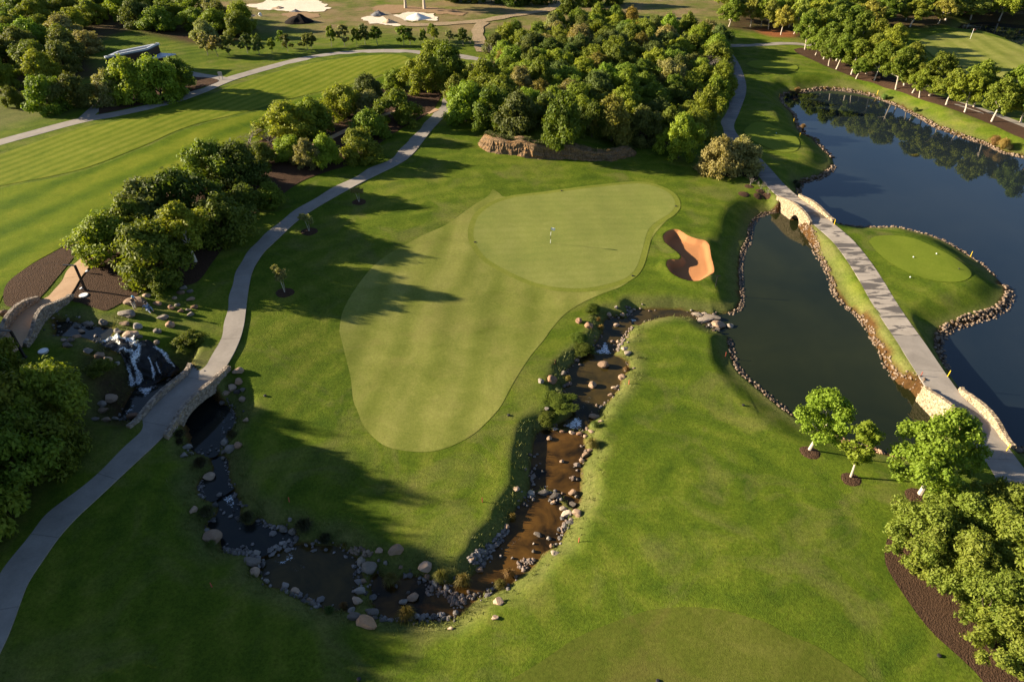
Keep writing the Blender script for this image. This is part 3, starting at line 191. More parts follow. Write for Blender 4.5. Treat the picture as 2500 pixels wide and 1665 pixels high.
('bush', 'bright', 'tall broad yellow green tree in the wood past the building near the frame edge'): [(-105.6,150.5,4.5,6.2),(-112.7,174.2,4.2,6.0)],
('bush', 'grey', 'low narrow grey green tree in the wood past the building near the young trees'): [(-70.5,167.3,3.3,4.3)],
('bush', 'green', 'medium broad mid green tree in the shaded wood beside the building'): [(-95.3,141.7,4.4,5.5)],
('bush', 'green', 'medium narrow mid green tree in the wood past the building'): [(-103.1,180.5,3.6,4.9),(-91.8,184.9,3.7,5.4)],
('bush', 'olive', 'tall broad olive tree in the wood past the building'): [(-90.2,177.9,4.2,6.2)],
('bush', 'dark', 'medium broad dark green tree in the wood past the building near the frame edge'): [(-145.0,217.4,4.2,5.1)],
('bush', 'green', 'medium narrow mid green tree in the wood past the building near the frame edge'): [(-117.5,184.2,3.9,5.3),(-115.9,191.3,3.2,5.7),(-117.4,159.1,3.6,5.6),(-137.1,201.5,3.7,5.3)],
('bush', 'olive', 'low broad olive tree in the wood past the building near the frame edge'): [(-135.4,185.9,4.5,4.6)],
('bush', 'olive', 'tall narrow olive tree in the shaded wood beside the building'): [(-99.9,146.8,3.6,6.3),(-91.3,147.2,3.8,6.3),(-88.4,140.2,3.3,6.0)],
('bush', 'green', 'medium narrow mid green tree in the shaded wood beside the building'): [(-95.1,129.6,3.4,5.8)],
('bush', 'bright', 'medium narrow yellow green tree in the wood past the building near the frame edge'): [(-147.5,206.1,3.3,5.2),(-140.2,196.3,3.8,5.4),(-122.2,213.7,3.3,5.9),(-109.1,211.4,3.8,5.3)],
('bush', 'bright', 'medium broad yellow green tree in the wood past the building near the frame edge'): [(-124.0,187.9,4.2,5.6),(-112.1,205.5,4.4,5.3),(-108.8,194.1,4.1,5.2)],
('bush', 'green', 'tall broad mid green tree in the wood past the building near the frame edge'): [(-114.9,213.8,4.6,6.2),(-129.3,202.8,4.7,6.2)],
('bush', 'bright', 'medium narrow yellow green tree in the shaded wood beside the building'): [(-89.0,133.8,3.6,5.7)],
('bush', 'green', 'medium broad mid green tree in the wood past the building'): [(-84.5,175.8,4.6,5.3)],
('bush', 'green', 'low narrow mid green tree in the wood past the building'): [(-77.4,179.3,3.9,4.6)],
('bush', 'dark', 'tall broad dark green tree in the shaded wood beside the building near the frame edge'): [(-105.5,143.9,4.5,6.3)],
('bush', 'olive', 'tall broad olive tree in the wood past the building near the frame edge'): [(-122.8,196.5,4.1,6.2)],
('bush', 'green', 'low narrow mid green tree in the wood past the building near the frame edge'): [(-105.8,206.0,3.4,4.6),(-122.4,165.2,3.4,4.3)],
('bush', 'bright', 'low broad yellow green tree in the wood past the building near the frame edge'): [(-145.7,223.7,4.0,4.3),(-115.9,168.3,4.3,4.5)],
('bush', 'dark', 'tall broad dark green tree in the wood past the building near the frame edge'): [(-154.9,223.0,4.1,6.2)],
('bush', 'grey', 'low narrow grey green tree in the wood past the building'): [(-91.3,155.2,3.6,4.3)],
('bush', 'grey', 'medium narrow grey green tree in the wood past the building'): [(-99.1,191.5,3.6,5.5)],
('bush', 'bright', 'tall narrow yellow green tree in the wood past the building near the frame edge'): [(-151.3,211.4,3.4,6.2)],
('bush', 'olive', 'low broad olive tree in the shaded wood beside the building'): [(-100.3,133.5,4.4,4.2)],
('bush', 'green', 'medium narrow mid green tree in the shaded wood beside the building near the frame edge'): [(-105.3,137.6,3.3,5.1)],
('bush', 'bright', 'medium broad yellow green tree in the wood past the building near the young trees'): [(-71.4,176.7,4.5,5.1)],
('bush', 'bright', 'tall broad yellow green tree in the wood past the building near the young trees'): [(-66.5,181.1,4.2,6.3)],
('bush', 'bright', 'tall narrow yellow green tree in the wood past the building'): [(-98.0,184.7,3.5,6.4)],
('tree', 'green', 'medium broad mid green tree in the far wood above the lake'): [(91.9,198.0,3.7,6.8),(83.1,209.0,3.8,6.7),(82.6,218.7,4.6,6.4),(79.7,225.2,4.1,6.5),(86.6,201.9,4.3,6.8),(94.4,188.7,4.4,7.1)],
('tree', 'bright', 'medium broad yellow green tree in the far wood past the second pond'): [(105.3,204.9,4.1,6.9),(110.3,216.0,3.9,7.4),(109.1,224.5,4.6,7.5),(155.2,217.2,4.1,6.7)],
('tree', 'bright', 'tall narrow yellow green tree in the far wood past the second pond'): [(116.1,226.4,3.6,7.7)],
('tree', 'green', 'low broad mid green tree in the far wood above the lake'): [(84.3,192.5,4.1,5.6)],
('tree', 'bright', 'medium narrow yellow green tree in the far wood above the lake nearest the slim trees'): [(75.8,205.7,3.5,6.4)],
('tree', 'green', 'medium broad mid green tree in the far wood past the second pond'): [(100.8,225.4,4.0,7.0),(120.0,210.6,3.9,6.5),(153.8,223.9,4.2,6.6),(102.1,188.5,4.3,6.9),(148.4,219.5,3.9,7.0),(131.8,227.3,4.6,6.8),(115.8,197.1,3.9,6.3),(104.1,213.3,4.1,6.7),(126.6,223.6,4.4,7.4),(133.1,217.6,4.6,7.1),(110.8,209.6,4.3,6.1)],
('tree', 'green', 'medium broad mid green tree in the far wood above the lake nearest the slim trees'): [(67.7,195.6,4.0,6.1),(63.7,211.1,4.2,6.1),(71.3,212.3,4.0,6.2),(74.6,198.1,3.8,7.5)],
('tree', 'bright', 'tall broad yellow green tree in the far wood past the second pond'): [(133.3,201.9,4.1,7.6),(98.1,218.0,4.0,7.6)],
('tree', 'dark', 'low narrow dark green tree in the far wood above the lake'): [(92.6,223.0,3.4,5.7)],
('tree', 'dark', 'low broad dark green tree in the far wood past the second pond'): [(125.0,214.8,4.6,6.0)],
('tree', 'green', 'low narrow mid green tree in the far wood above the lake'): [(80.9,175.7,3.4,5.9)],
('tree', 'bright', 'low broad yellow green tree in the far wood past the second pond'): [(149.0,211.5,3.8,5.9),(117.1,217.1,4.3,5.6)],
('tree', 'pale', 'medium broad pale green tree in the far wood above the lake nearest the slim trees'): [(66.6,204.0,4.4,6.2)],
('tree', 'dark', 'medium broad dark green tree in the far wood past the second pond'): [(137.9,222.3,4.5,7.3),(96.0,206.8,4.5,7.4),(119.4,204.1,4.2,7.4),(128.4,208.6,4.5,6.9)],
('tree', 'dark', 'medium broad dark green tree in the far wood above the lake nearest the slim trees'): [(70.9,219.7,3.7,6.6),(73.3,226.7,4.0,7.2)],
('tree', 'pale', 'medium narrow pale green tree in the far wood past the second pond'): [(111.2,192.2,3.4,6.3),(134.7,210.5,3.4,6.8)],
('tree', 'green', 'tall broad mid green tree in the far wood past the second pond'): [(139.9,198.1,4.3,7.5)],
('tree', 'green', 'medium narrow mid green tree in the far wood past the second pond'): [(112.0,202.8,3.3,7.4),(143.9,207.2,3.6,7.1),(147.1,227.6,3.5,6.1)],
('tree', 'green', 'low broad mid green tree in the far wood above the lake nearest the slim trees'): [(57.5,195.2,4.3,5.9)],
('tree', 'pale', 'low broad pale green tree in the far wood past the second pond'): [(125.7,202.6,4.4,5.8)],
('tree', 'pale', 'tall broad pale green tree in the far wood above the lake'): [(87.3,181.5,4.0,7.7)],
('tree', 'bright', 'tall broad yellow green tree in the far wood above the lake nearest the slim trees'): [(75.9,182.6,4.2,7.7)],
('tree', 'dark', 'medium broad dark green tree in the far wood above the lake'): [(91.0,213.7,3.8,6.2),(81.7,186.6,4.4,7.2)],
('tree', 'green', 'low broad mid green tree in the far wood past the second pond'): [(142.0,216.8,4.6,5.7)],
('tree', 'green', 'medium narrow mid green tree in the far wood above the lake nearest the slim trees'): [(55.8,189.0,3.4,6.3),(66.9,225.5,3.5,6.9)],
('tree', 'pale', 'medium broad pale green tree in the far wood past the second pond'): [(98.5,195.6,3.7,7.5)],
('tree', 'bright', 'low broad yellow green tree in the far wood above the lake nearest the slim trees'): [(77.6,192.4,3.7,5.7)],
('tree', 'pale', 'low broad pale green tree in the far wood above the lake nearest the slim trees'): [(64.4,218.9,3.8,5.8),(76.5,216.6,4.0,5.7)],
('tree', 'bright', 'medium narrow yellow green tree in the far wood past the second pond'): [(160.7,226.7,3.3,7.2)],
('tree', 'dark', 'low narrow dark green tree in the far wood past the second pond'): [(104.9,196.5,3.4,5.8)],
('tree', 'bright', 'medium broad yellow green tree in the far wood above the lake nearest the slim trees'): [(59.4,202.5,4.1,6.6)],
('tree', 'bright', 'low broad yellow green tree in the far wood above the lake'): [(87.3,226.9,4.1,5.6)],
('bush', 'green', 'tall leafy tree shading the lower lawn from beyond the cart path'): [(-66,44,4.5,14),(-72,46,5,15),(-65,38,5,14),(-71,40,5,15),(-63,32,5,14),(-68,34,5,14),(-64,49,4.5,10.5),(-69,53,5,11),(-72,47,5,12),(-58,50,3.6,7.5),(-52,20,4.6,11),(-50,26,4.8,11.5),(-50,33,4.6,11),(-55,38,5,12),(-60,30,5,13),(-58,22,5,13),(-46,14,4.6,11),(-40,9,4.4,10.5),(-50,8,5,12),(-56,15,5,13),(-60,44,4.8,11),(-64,37,5,13),(-53,3,5,13)]},
'groups': ['bushes in the planted strip between striped fairway and cart path', 'bushes beside the flat roofed building', 'trees along the front edge of the dense wood', 'pale trunked trees standing in the long mulch bed', 'slim trees by the far cart path crossing', 'young trees along the upper cart path', 'trees beyond the sand piles', 'trees on the lawn beside the lower bridge', 'bushes in the mulch bed at the lower corner', 'shaded trees beside the lower cart path', 'low shrubs on the shaded stream bank', 'boulders on the slope below the planted strip', 'small shaded boulders on the slope above the falls', 'rocks around the upper pool', 'rocks around the waterfall', 'boulders on the lit slope by the stone cart bridge', 'boulders along the shaded channel', 'boulders around the lower pool', 'boulders along the brown lower stream', 'small stones in the brown stream', 'stones of the middle pool', 'small stones at the middle pool waterline', 'rocks of the upper stream'],
'boulders': [(-38.86,58.87,2.12,0.84, 'tan', 'large rounded tan boulder right behind the standing person',11),(-38.31,60.1,0.85,0.47, 'tan', 'small tan boulder behind the large rounded one',11),(-38.95,56.74,1.73,0.82, 'grey', 'long grey humped boulder just downhill from the people',11),(-36.8,58.97,0.89,0.34, 'red', 'flat reddish slab on the grass beyond the people',11),(-38.54,55.29,1.02,0.24, 'tan', 'low half buried tan slab by the pool edge',11),(-37.19,54.94,1.06,0.6, 'grey', 'pointed grey brown boulder above the big pool boulder',11),(-34.22,55.61,0.81,0.69, 'red', 'dark red angular boulder in the shaded grass',11),(-35.38,56.64,0.99,0.49, 'grey', 'flat topped grey boulder with a light edge',11),(-35.06,54.53,0.72,0.52, 'grey', 'round grey boulder above the falls',11),(-35.16,58.43,0.7,0.55, 'red', 'dark boulder with a bright sunlit corner',11),(-34.08,58.01,0.57,0.46, 'red', 'cracked reddish boulder in the shaded group',11),(-33.03,58.81,0.66,0.55, 'red', 'orange red boulder closest to the bending cart path',11),(-33.96,60.2,0.81,0.47, 'tan', 'tan boulder with a sunlit face under the bushes',11),(-35.55,60.2,0.49,0.34, 'tan', 'small sunlit boulder under the shrub',11),(-35.3,61.27,0.86,0.43, 'tan', 'pale wedge boulder beside the low shrub',11),(-38.6,54.01,0.8,0.56, 'grey', 'grey boulder beside the upper pool outlet',11),(-37.21,53.62,1.33,0.79, 'tan', 'biggest sunlit tan boulder at the lip of the falls',11),(-34.58,53.07,0.37,0.32, 'grey', 'grey stone at the dry side of the falls',11),(-34.83,58.99,0.49,0.38, 'grey', 'small shaded grey boulder scattered on the slope above the falls',12),(-33.45,58.35,0.53,0.29, 'grey', 'small shaded grey boulder scattered on the slope above the falls',12),(-32.96,57.57,0.61,0.46, 'grey', 'small shaded grey boulder scattered on the slope above the falls',12),
(-34.49,61.66,0.68,0.39, 'grey', 'small shaded grey boulder scattered on the slope above the falls',12),(-35.39,62.2,0.73,0.48, 'grey', 'small shaded grey boulder scattered on the slope above the falls',12),(-36.36,53.48,0.5,0.4, 'grey', 'small shaded grey boulder scattered on the slope above the falls',12),(-38.16,53.99,0.25,0.28, 'grey', 'small shaded grey boulder scattered on the slope above the falls',12),(-32.25,53.81,0.38,0.24, 'grey', 'small shaded grey boulder scattered on the slope above the falls',12),(-42.32,54.18,0.61,0.37, 'tan', 'tan rock at the near rim of the upper pool',13),(-42.16,55.2,0.79,0.59, 'grey', 'grey rock behind the upper pool beneath the arch shade',13),(-40.69,55.38,0.85,0.59, 'grey', 'bluish upright rock at the far rim of the upper pool',13),(-43.13,55.02,0.62,0.38, 'grey', 'dark rock in the shadow of the arch',13),(-42.31,53.15,0.77,0.32, 'red', 'low reddish rock between arch and pool',13),(-42.29,51.63,0.87,0.52, 'grey', 'oval grey rock on grass below the arch foot',13),(-50.44,55.67,0.85,0.81, 'tan', 'tan boulder outside the far parapet of the footbridge',13),(-42.95,52.35,0.66,0.31, 'grey', 'flat grey rock touching the arch foot',13),(-42.29,52.38,0.6,0.47, 'grey', 'grey rock beside the flat one at the arch foot',13),(-38.78,50.48,0.81,0.63, 'tan', 'red tan pointed rock on the shaded brink beside the falls',14),(-37.91,50.02,0.66,0.63, 'tan', 'pale tilted rock just below the pointed brink rock',14),(-40.04,50.95,0.89,0.56, 'grey', 'grey rock on the grass behind the brink rocks',14),(-37.28,50.16,0.51,0.42, 'grey', 'small blue grey rock at the falls side',14),(-36.6,46.48,1.12,0.8, 'tan', 'large pyramid shaped rock in the waterfall hollow',14),(-36.84,45.55,0.69,0.53, 'grey', 'dark rock beside the pyramid shaped one',14),(-36.55,44.99,0.82,0.52, 'tan', 'low rock in front of the pyramid shaped one',14),
(-36.48,43.53,0.67,0.38, 'grey', 'grey rock at the far end of the bank row',14),(-35.97,44.02,0.88,0.39, 'tan', 'flat pale rock in the middle of the bank row',14),(-35.58,44.63,0.68,0.26, 'grey', 'thin rock at the water end of the bank row',14),(-34.25,45.1,0.89,0.46, 'red', 'reddish wet rock at the bridge foot',14),(-34.58,52.99,0.53,0.51, 'grey', 'pale rock on the upper edge of the falls',14),(-35.59,52.3,0.53,0.36, 'dark', 'wet black rock splitting the falls',14),(-25.82,49.61,0.95,0.69, 'tan', 'cracked pale boulder highest on the lit slope',15),(-25.46,48.45,0.65,0.68, 'red', 'brown egg shaped boulder upright on the lit slope',15),(-26.03,48.0,0.78,0.61, 'tan', 'tan boulder touching the egg shaped one',15),(-25.4,47.53,0.5,0.55, 'dark', 'dark narrow boulder below the egg shaped one',15),(-26.35,47.4,0.64,0.47, 'tan', 'sunlit boulder sliding toward the bridge water',15),(-24.83,47.57,0.43,0.41, 'grey', 'small grey stone half sunk in the lit slope',15),(-24.66,46.67,0.56,0.47, 'tan', 'pale oval stone lowest on the lit slope',15),(-26.6,46.64,0.42,0.4, 'grey', 'grey stone at the water corner by the bridge',15),(-23.35,43.7,0.47,0.51, 'tan', 'pale stone at the grass edge beside the channel',15),(-23.12,40.8,0.58,0.56, 'red', 'red boulder on the bank top of the shaded channel',16),(-23.88,40.66,0.71,0.74, 'grey', 'light grey boulder below the red one',16),(-24.58,41.49,0.59,0.65, 'grey', 'long leaning grey boulder at the channel side',16),(-24.49,40.66,0.45,0.37, 'grey', 'small pale boulder before the light grey one',16),(-24.38,40.11,0.32,0.31, 'grey', 'pale cube like stone in the narrow channel',16),(-27.75,41.06,0.78,0.5, 'grey', 'boulder behind the dark tufts at the path side',16),(-27.36,39.76,0.58,0.49, 'grey', 'pale boulder against the shaded grass',16),(-27.15,40.35,0.39,0.25, 'grey', 'small stone between path side boulders',16),
(-24.82,37.97,0.81,0.65, 'tan', 'rounded boulder at the bend between two dark tufts',16),(-24.49,34.08,0.53,0.56, 'tan', 'leaning boulder beside the largest dark tuft',16),(-22.38,31.89,1.19,0.92, 'tan', 'big domed boulder on the shaded lawn bank',16),(-17.42,32.87,0.52,0.57, 'grey', 'grey upright boulder at the shaded pool',16),(-17.02,33.5,0.29,0.32, 'grey', 'thin standing boulder above the tall reeds',16),(-16.68,32.65,0.52,0.49, 'grey', 'grey boulder half under the tall reeds',16),(-18.89,30.01,1.16,0.68, 'grey', 'large grey boulder at the inflow of the lower pool',17),(-18.86,30.79,0.5,0.43, 'grey', 'grey boulder behind the large inflow one',17),(-18.47,29.17,0.6,0.66, 'tan', 'brown boulder below the large inflow one',17),(-17.55,28.62,0.43,0.31, 'grey', 'stone in the corner of the lower pool',17),(-16.12,28.27,0.51,0.38, 'grey', 'pointed stone on the lawn side of the lower pool',17),(-15.29,27.81,0.69,0.38, 'tan', 'flat loaf shaped stone on the lawn side',17),(-14.15,27.08,0.47,0.28, 'tan', 'first of two paired stones near the green tuft',17),(-13.8,26.8,0.52,0.3, 'grey', 'second of two paired stones near the green tuft',17),(-10.66,28.62,0.54,0.33, 'tan', 'topmost stone of the weir between pools',17),(-10.66,27.78,0.8,0.51, 'grey', 'triangular stone of the weir between pools',17),(-10.71,26.99,0.68,0.5, 'tan', 'square stone of the weir between pools',17),(-10.27,27.65,0.32,0.35, 'dark', 'dark wet stone behind the weir',17),(-10.98,26.3,0.47,0.4, 'grey', 'split grey stone beside the orange tuft',17),(-10.55,25.47,0.87,0.58, 'grey', 'smooth grey boulder at the lawn edge next to the orange one',17),(-9.75,24.97,1.37,0.68, 'orange', 'large orange boulder on the lawn edge',17),(-9.63,26.1,0.88,0.49, 'grey', 'shaded slab between weir and orange boulder',17),(-9.31,25.74,0.36,0.29, 'grey', 'small stone behind the orange boulder',17),
(-10.32,29.67,0.93,1.03, 'slab', 'tall pale slab tilting into the lower pool',17),(-11.03,30.17,0.61,0.63, 'slab', 'pale rounded slab at the pool side of the tall one',17),(-9.74,30.72,0.5,0.43, 'tan', 'brick like pale block on the grass',17),(-8.53,30.62,1.0,0.8, 'tan', 'big angular boulder casting a pointed shadow on grass',17),(-9.72,30.16,0.22,0.24, 'grey', 'sliver of stone beside the tall slab',17),(-9.18,29.95,0.28,0.3, 'grey', 'small stone in the grass by the slab',17),(-8.07,29.64,0.27,0.3, 'tan', 'small stone sunk in grass above the tufts',17),(-6.3,29.59,0.88,0.73, 'tan', 'big tan boulder at the head of two round tufts',18),(-6.11,29.08,0.38,0.41, 'tan', 'stone directly under the big tan boulder',18),(-7.4,29.21,0.44,0.36, 'dark', 'dark stone at the shaded bank',18),(-6.92,27.49,0.79,0.55, 'tan', 'sunlit boulder standing in the brown stream',18),(-7.58,27.15,0.53,0.4, 'grey', 'grey boulder behind the front straw tuft',18),(-3.0,30.27,0.39,0.37, 'tan', 'round pink stone on the cobble bank',18),(-2.46,30.63,0.33,0.32, 'grey', 'white grey stone on the cobble bank',18),(-2.38,29.71,0.55,0.42, 'tan', 'tan boulder between cobble bank and tuft',18),(-2.01,30.28,0.28,0.3, 'grey', 'upright grey stone at the cobble bank end',18),(-0.39,33.44,0.44,0.44, 'tan', 'tan boulder under the small golden tuft',18),(-0.93,26.6,0.63,0.55, 'tan', 'lone tan boulder on the lawn below the stream',18),(-1.13,25.23,0.41,0.29, 'tan', 'low lone stone further down the lawn',18),(-4.06,24.82,0.4,0.24, 'tan', 'thin half buried ledge stone in the lawn',18),(-2.63,27.68,0.32,0.25, 'grey', 'grey stone at the stream mouth bank',18),(1.99,32.84,0.58,0.22, 'grey', 'flat dark stone lying in the brown pool',18),(2.79,32.45,0.34,0.27, 'grey', 'twin stone near the brown pool bank',18),(3.02,31.78,0.34,0.32, 'tan', 'stone on the brown pool bank',18),
(3.18,30.81,0.62,0.43, 'slab', 'flat tan slab set in the lawn above the brown pool',18),(1.64,32.0,0.16,0.18, 'grey', 'fist like grey stone breaking the surface of the brown stream',19),(1.62,31.31,0.25,0.27, 'grey', 'fist like grey stone breaking the surface of the brown stream',19),(-0.86,30.88,0.21,0.21, 'grey', 'fist like grey stone breaking the surface of the brown stream',19),(-1.51,30.72,0.22,0.19, 'grey', 'fist like grey stone breaking the surface of the brown stream',19),(0.02,30.72,0.19,0.21, 'grey', 'fist like grey stone breaking the surface of the brown stream',19),(-7.35,27.87,0.27,0.2, 'grey', 'fist like grey stone breaking the surface of the brown stream',19),(-3.93,26.22,0.23,0.25, 'grey', 'fist like grey stone breaking the surface of the brown stream',19),(-4.26,26.02,0.26,0.2, 'grey', 'fist like grey stone breaking the surface of the brown stream',19),(-2.34,27.84,0.18,0.2, 'grey', 'fist like grey stone breaking the surface of the brown stream',19),(3.33,43.24,0.45,0.4, 'tan', 'sunlit stone alone in the upper part of the middle pool',20),(4.29,40.52,0.36,0.28, 'tan', 'sunlit stone alone in the centre of the middle pool',20),(2.58,39.38,0.24,0.19, 'grey', 'tiny stone near the shaded side of the middle pool',20),(4.5,44.15,0.38,0.25, 'red', 'reddish stone first on the row across the stream',20),(5.38,44.02,0.53,0.29, 'tan', 'oval stone midway on the row across the stream',20),(6.07,43.86,0.53,0.33, 'red', 'reddish stone last on the row across the stream',20),(6.54,43.51,0.34,0.32, 'tan', 'orange stone above the wide straw tuft',20),(3.93,44.42,0.46,0.29, 'grey', 'grey stone at the shaded end of the row',20),(7.62,46.23,0.86,0.6, 'tan', 'square tan boulder at the bank above the small green bush',20),(7.99,44.86,0.46,0.29, 'tan', 'flat stone behind the square tan boulder',20),
(7.09,43.86,0.53,0.29, 'tan', 'cream stone below the small green bush',20),(6.39,41.3,0.66,0.42, 'tan', 'flat pink boulder on the sunny bank',20),(5.99,40.6,0.4,0.38, 'tan', 'round pink boulder on the sunny bank',20),(6.79,41.73,0.52,0.28, 'tan', 'small stone under the wide straw tuft',20),(1.58,36.92,0.48,0.46, 'slab', 'whitish stone at the shaded end of the rock sill',20),(0.38,36.88,0.55,0.39, 'tan', 'tan boulder alone in the shaded bank grass',20),(3.32,35.92,0.37,0.32, 'tan', 'round stone below the rock sill',20),(5.0,37.02,0.69,0.53, 'tan', 'big boulder at the sunny end of the rock sill',20),(5.25,36.65,0.28,0.3, 'grey', 'pale chip beside the sill boulder',20),(4.91,35.83,0.54,0.45, 'grey', 'grey boulder behind the sill slabs',20),(4.08,35.34,0.54,0.39, 'slab', 'slab at the middle of the rock sill',20),(4.38,34.78,0.87,0.57, 'slab', 'largest ridged slab of the rock sill',20),(5.13,34.54,0.73,0.57, 'tan', 'pink slab running into the lawn',20),(3.52,36.57,0.83,0.39, 'dark', 'wet brown ledge on the rock sill',20),(2.56,36.9,0.83,0.3, 'dark', 'long wet ledge on the rock sill',20),(5.43,38.49,0.24,0.26, 'grey', 'small pale stone on the sunny bank',20),(1.69,38.59,0.24,0.23, 'grey', 'small pale stone at the waterline of the middle pool',21),(2.17,41.33,0.25,0.24, 'grey', 'small pale stone at the waterline of the middle pool',21),(1.94,41.09,0.25,0.17, 'grey', 'small pale stone at the waterline of the middle pool',21),(1.78,37.93,0.28,0.27, 'grey', 'small pale stone at the waterline of the middle pool',21),(1.43,36.53,0.34,0.26, 'grey', 'small pale stone at the waterline of the middle pool',21),(5.31,39.9,0.19,0.16, 'grey', 'small pale stone at the waterline of the middle pool',21),(5.76,39.99,0.22,0.18, 'grey', 'small pale stone at the waterline of the middle pool',21),
(9.32,53.76,1.08,0.76, 'tan', 'big split tan boulder standing in the upper pool',22),(7.84,50.65,0.72,0.65, 'tan', 'square tan boulder standing in the upper pool',22),(10.93,51.78,0.69,0.57, 'tan', 'round pink boulder on the sunny bank of the upper pool',22),(9.96,50.29,0.54,0.34, 'tan', 'pink stone lower on the sunny bank',22),(9.47,49.26,0.45,0.34, 'tan', 'small red pink stone on the sunny bank',22),(8.36,47.63,0.39,0.29, 'slab', 'white stone where the bank narrows',22),(11.45,60.93,0.56,0.44, 'tan', 'pink stone standing in the small top pool',22),(11.69,56.08,0.68,0.55, 'slab', 'cream boulder beside the cascade',22),(11.88,55.27,0.67,0.64, 'slab', 'lower cream boulder with a round shadow',22),(11.29,57.94,0.39,0.38, 'tan', 'small pink stone above the cream boulders',22),(11.11,56.54,0.44,0.37, 'slab', 'cream stone at the cascade edge',22),(8.3,59.77,0.8,0.67, 'red', 'red tan wedge rock in the shaded reeds',22),(7.25,60.6,0.61,0.58, 'red', 'dull red rock at the shaded bank top',22),(9.13,62.55,0.35,0.3, 'grey', 'grey stone high on the shaded bank',22),(3.86,50.58,0.81,0.86, 'red', 'large red wedge rock on the shaded bank',22),(2.78,50.04,0.54,0.59, 'grey', 'grey rock beside the red wedge one',22),(5.1,51.93,0.55,0.61, 'grey', 'grey rock behind the round golden tuft',22),(5.07,50.55,0.36,0.34, 'grey', 'pale stone below the round golden tuft',22),(3.22,46.34,0.38,0.33, 'grey', 'thin pale rock on the grassy spur',22),(10.88,62.84,0.52,0.49, 'tan', 'pink stone at the head of the small top pool',22),(12.35,62.77,0.52,0.4, 'tan', 'tan stone at the mouth of the dark inlet',22),(22.65,61.29,1.53,0.78, 'tan', 'long tan boulder at the lake outlet',22),(24.09,61.23,0.66,0.68, 'slab', 'white pointed rock standing in the lake',22),(20.85,63.17,0.94,0.6, 'slab', 'flat cream slab at the lake outlet',22),
(21.75,63.4,0.63,0.4, 'slab', 'small cream slab at the lake outlet',22),(22.31,62.61,1.66,0.59, 'slab', 'long grooved slab at the lake outlet',22),(21.47,62.18,1.55,0.49, 'slab', 'lowest grooved slab at the lake outlet',22),(22.57,60.53,0.51,0.39, 'grey', 'grey stone under the long tan boulder',22),(13.91,64.28,0.32,0.25, 'tan', 'small stone at the top bank of the stream',22),(11.73,63.63,0.36,0.39, 'grey', 'grey stone beside the dark inlet',22)],
'tufts': [(-8.65,28.7,0.89, 'straw', 'round straw coloured tuft above the orange water'),(-5.07,28.89,0.89, 'olive', 'olive tuft directly next to the big tan boulder'),(-3.49,28.58,0.94, 'straw', 'tuft with long drooping blades at the shaded stream bend'),(-0.15,29.26,0.71, 'rust', 'rusty tuft by the small cobbles on the lawn bank'),(-0.83,28.39,0.7, 'olive', 'low tuft in front of the rusty one'),(-7.22,25.97,1.03, 'gold', 'big golden tuft at the lawn edge of the lower stream'),(-12.45,26.12,0.57, 'lush', 'bright green reed tuft at the lower pool corner'),(-11.64,26.66,0.47, 'rust', 'orange tuft behind the bright green reeds'),(-12.52,31.51,0.34, 'olive', 'small olive tuft over the shaded cobbles'),(-15.69,32.67,1.15, 'dark', 'tall dark reed tuft on the shaded bank'),(-14.03,31.89,0.85, 'dark', 'dark reed tuft next to the small olive one'),(-20.32,33.65,0.94, 'dark', 'dark spiky tuft at the shaded pool rim'),(-25.64,38.78,0.95, 'dark', 'dark round tuft in the channel bend'),(-23.51,34.08,1.0, 'dark', 'largest dark round tuft by the foam'),(-24.18,42.1,0.73, 'dark', 'dark tuft on the lit bank of the channel'),(-28.3,41.68,0.79, 'dark', 'dark tuft at the cart bridge corner'),(-28.16,41.1,0.59, 'dark', 'dark lower tuft at the cart bridge corner'),(-22.17,31.18,0.56, 'lush', 'green tuft below the big domed boulder'),(6.96,42.02,0.97, 'straw', 'wide straw tuft on the sunny bank of the middle pool'),(7.47,44.31,0.69, 'lush', 'small green bushy tuft below the square tan boulder'),(0.03,34.47,0.5, 'gold', 'small golden tuft at the shaded brown pool'),(5.53,51.36,0.53, 'gold', 'round golden tuft at the upper pool'),(9.51,61.4,0.49, 'gold', 'upper of two golden tufts in the shaded reeds'),(9.65,60.12,0.56, 'gold', 'lower of two golden tufts in the shaded reeds'),(11.51,52.98,0.56, 'rust', 'rusty tuft with a long shadow on the lawn'),
(58.83,143.47,1.25, 'rust', 'rusty reed clump at the far lake corner'),(57.53,142.17,1.05, 'dark', 'dark reed clump beside the rusty one at the far lake corner'),(56.01,140.74,0.85, 'dark', 'shaded reed clump at the lake shore bend'),(65.62,146.13,0.59, 'rust', 'tiny reed tuft alone on the far lake edge'),(53.15,123.05,0.94, 'rust', 'rusty tuft on the lake bank below the tee'),(52.83,120.99,0.42, 'rust', 'small pink tuft below the rusty one'),(52.23,117.92,0.41, 'rust', 'smallest pink tuft at the lake bank'),(53.5,116.53,0.65, 'straw', 'pale tuft at the low end of the tee bank'),(74.97,139.2,1.22, 'lush', 'green shrubby tuft on the far lake stones'),(77.5,131.36,0.96, 'lush', 'low green tuft further along the lake stones'),(83.0,114.33,1.71, 'rust', 'brown reed clump at the far lake stones'),(83.56,112.67,1.69, 'straw', 'straw reed clump beside the brown one'),(84.17,111.79,1.12, 'dark', 'dark reed clump at the yellow stake'),(43.43,96.91,0.92, 'dark', 'dark reed mass at the lake corner by the upper bridge'),(43.43,98.05,0.76, 'dark', 'dark reed mass on the stones above the upper bridge')],
'obj': {'sap': [((-20.87,85.84),1.5, 'sapling with two sparse tufts in the mulch ring highest on the slope'),((-25.69,77.45),1.8, 'pale headed sapling in the middle mulch ring'),((-24.86,62.84),2.6, 'forked sapling in the lowest mulch ring')],
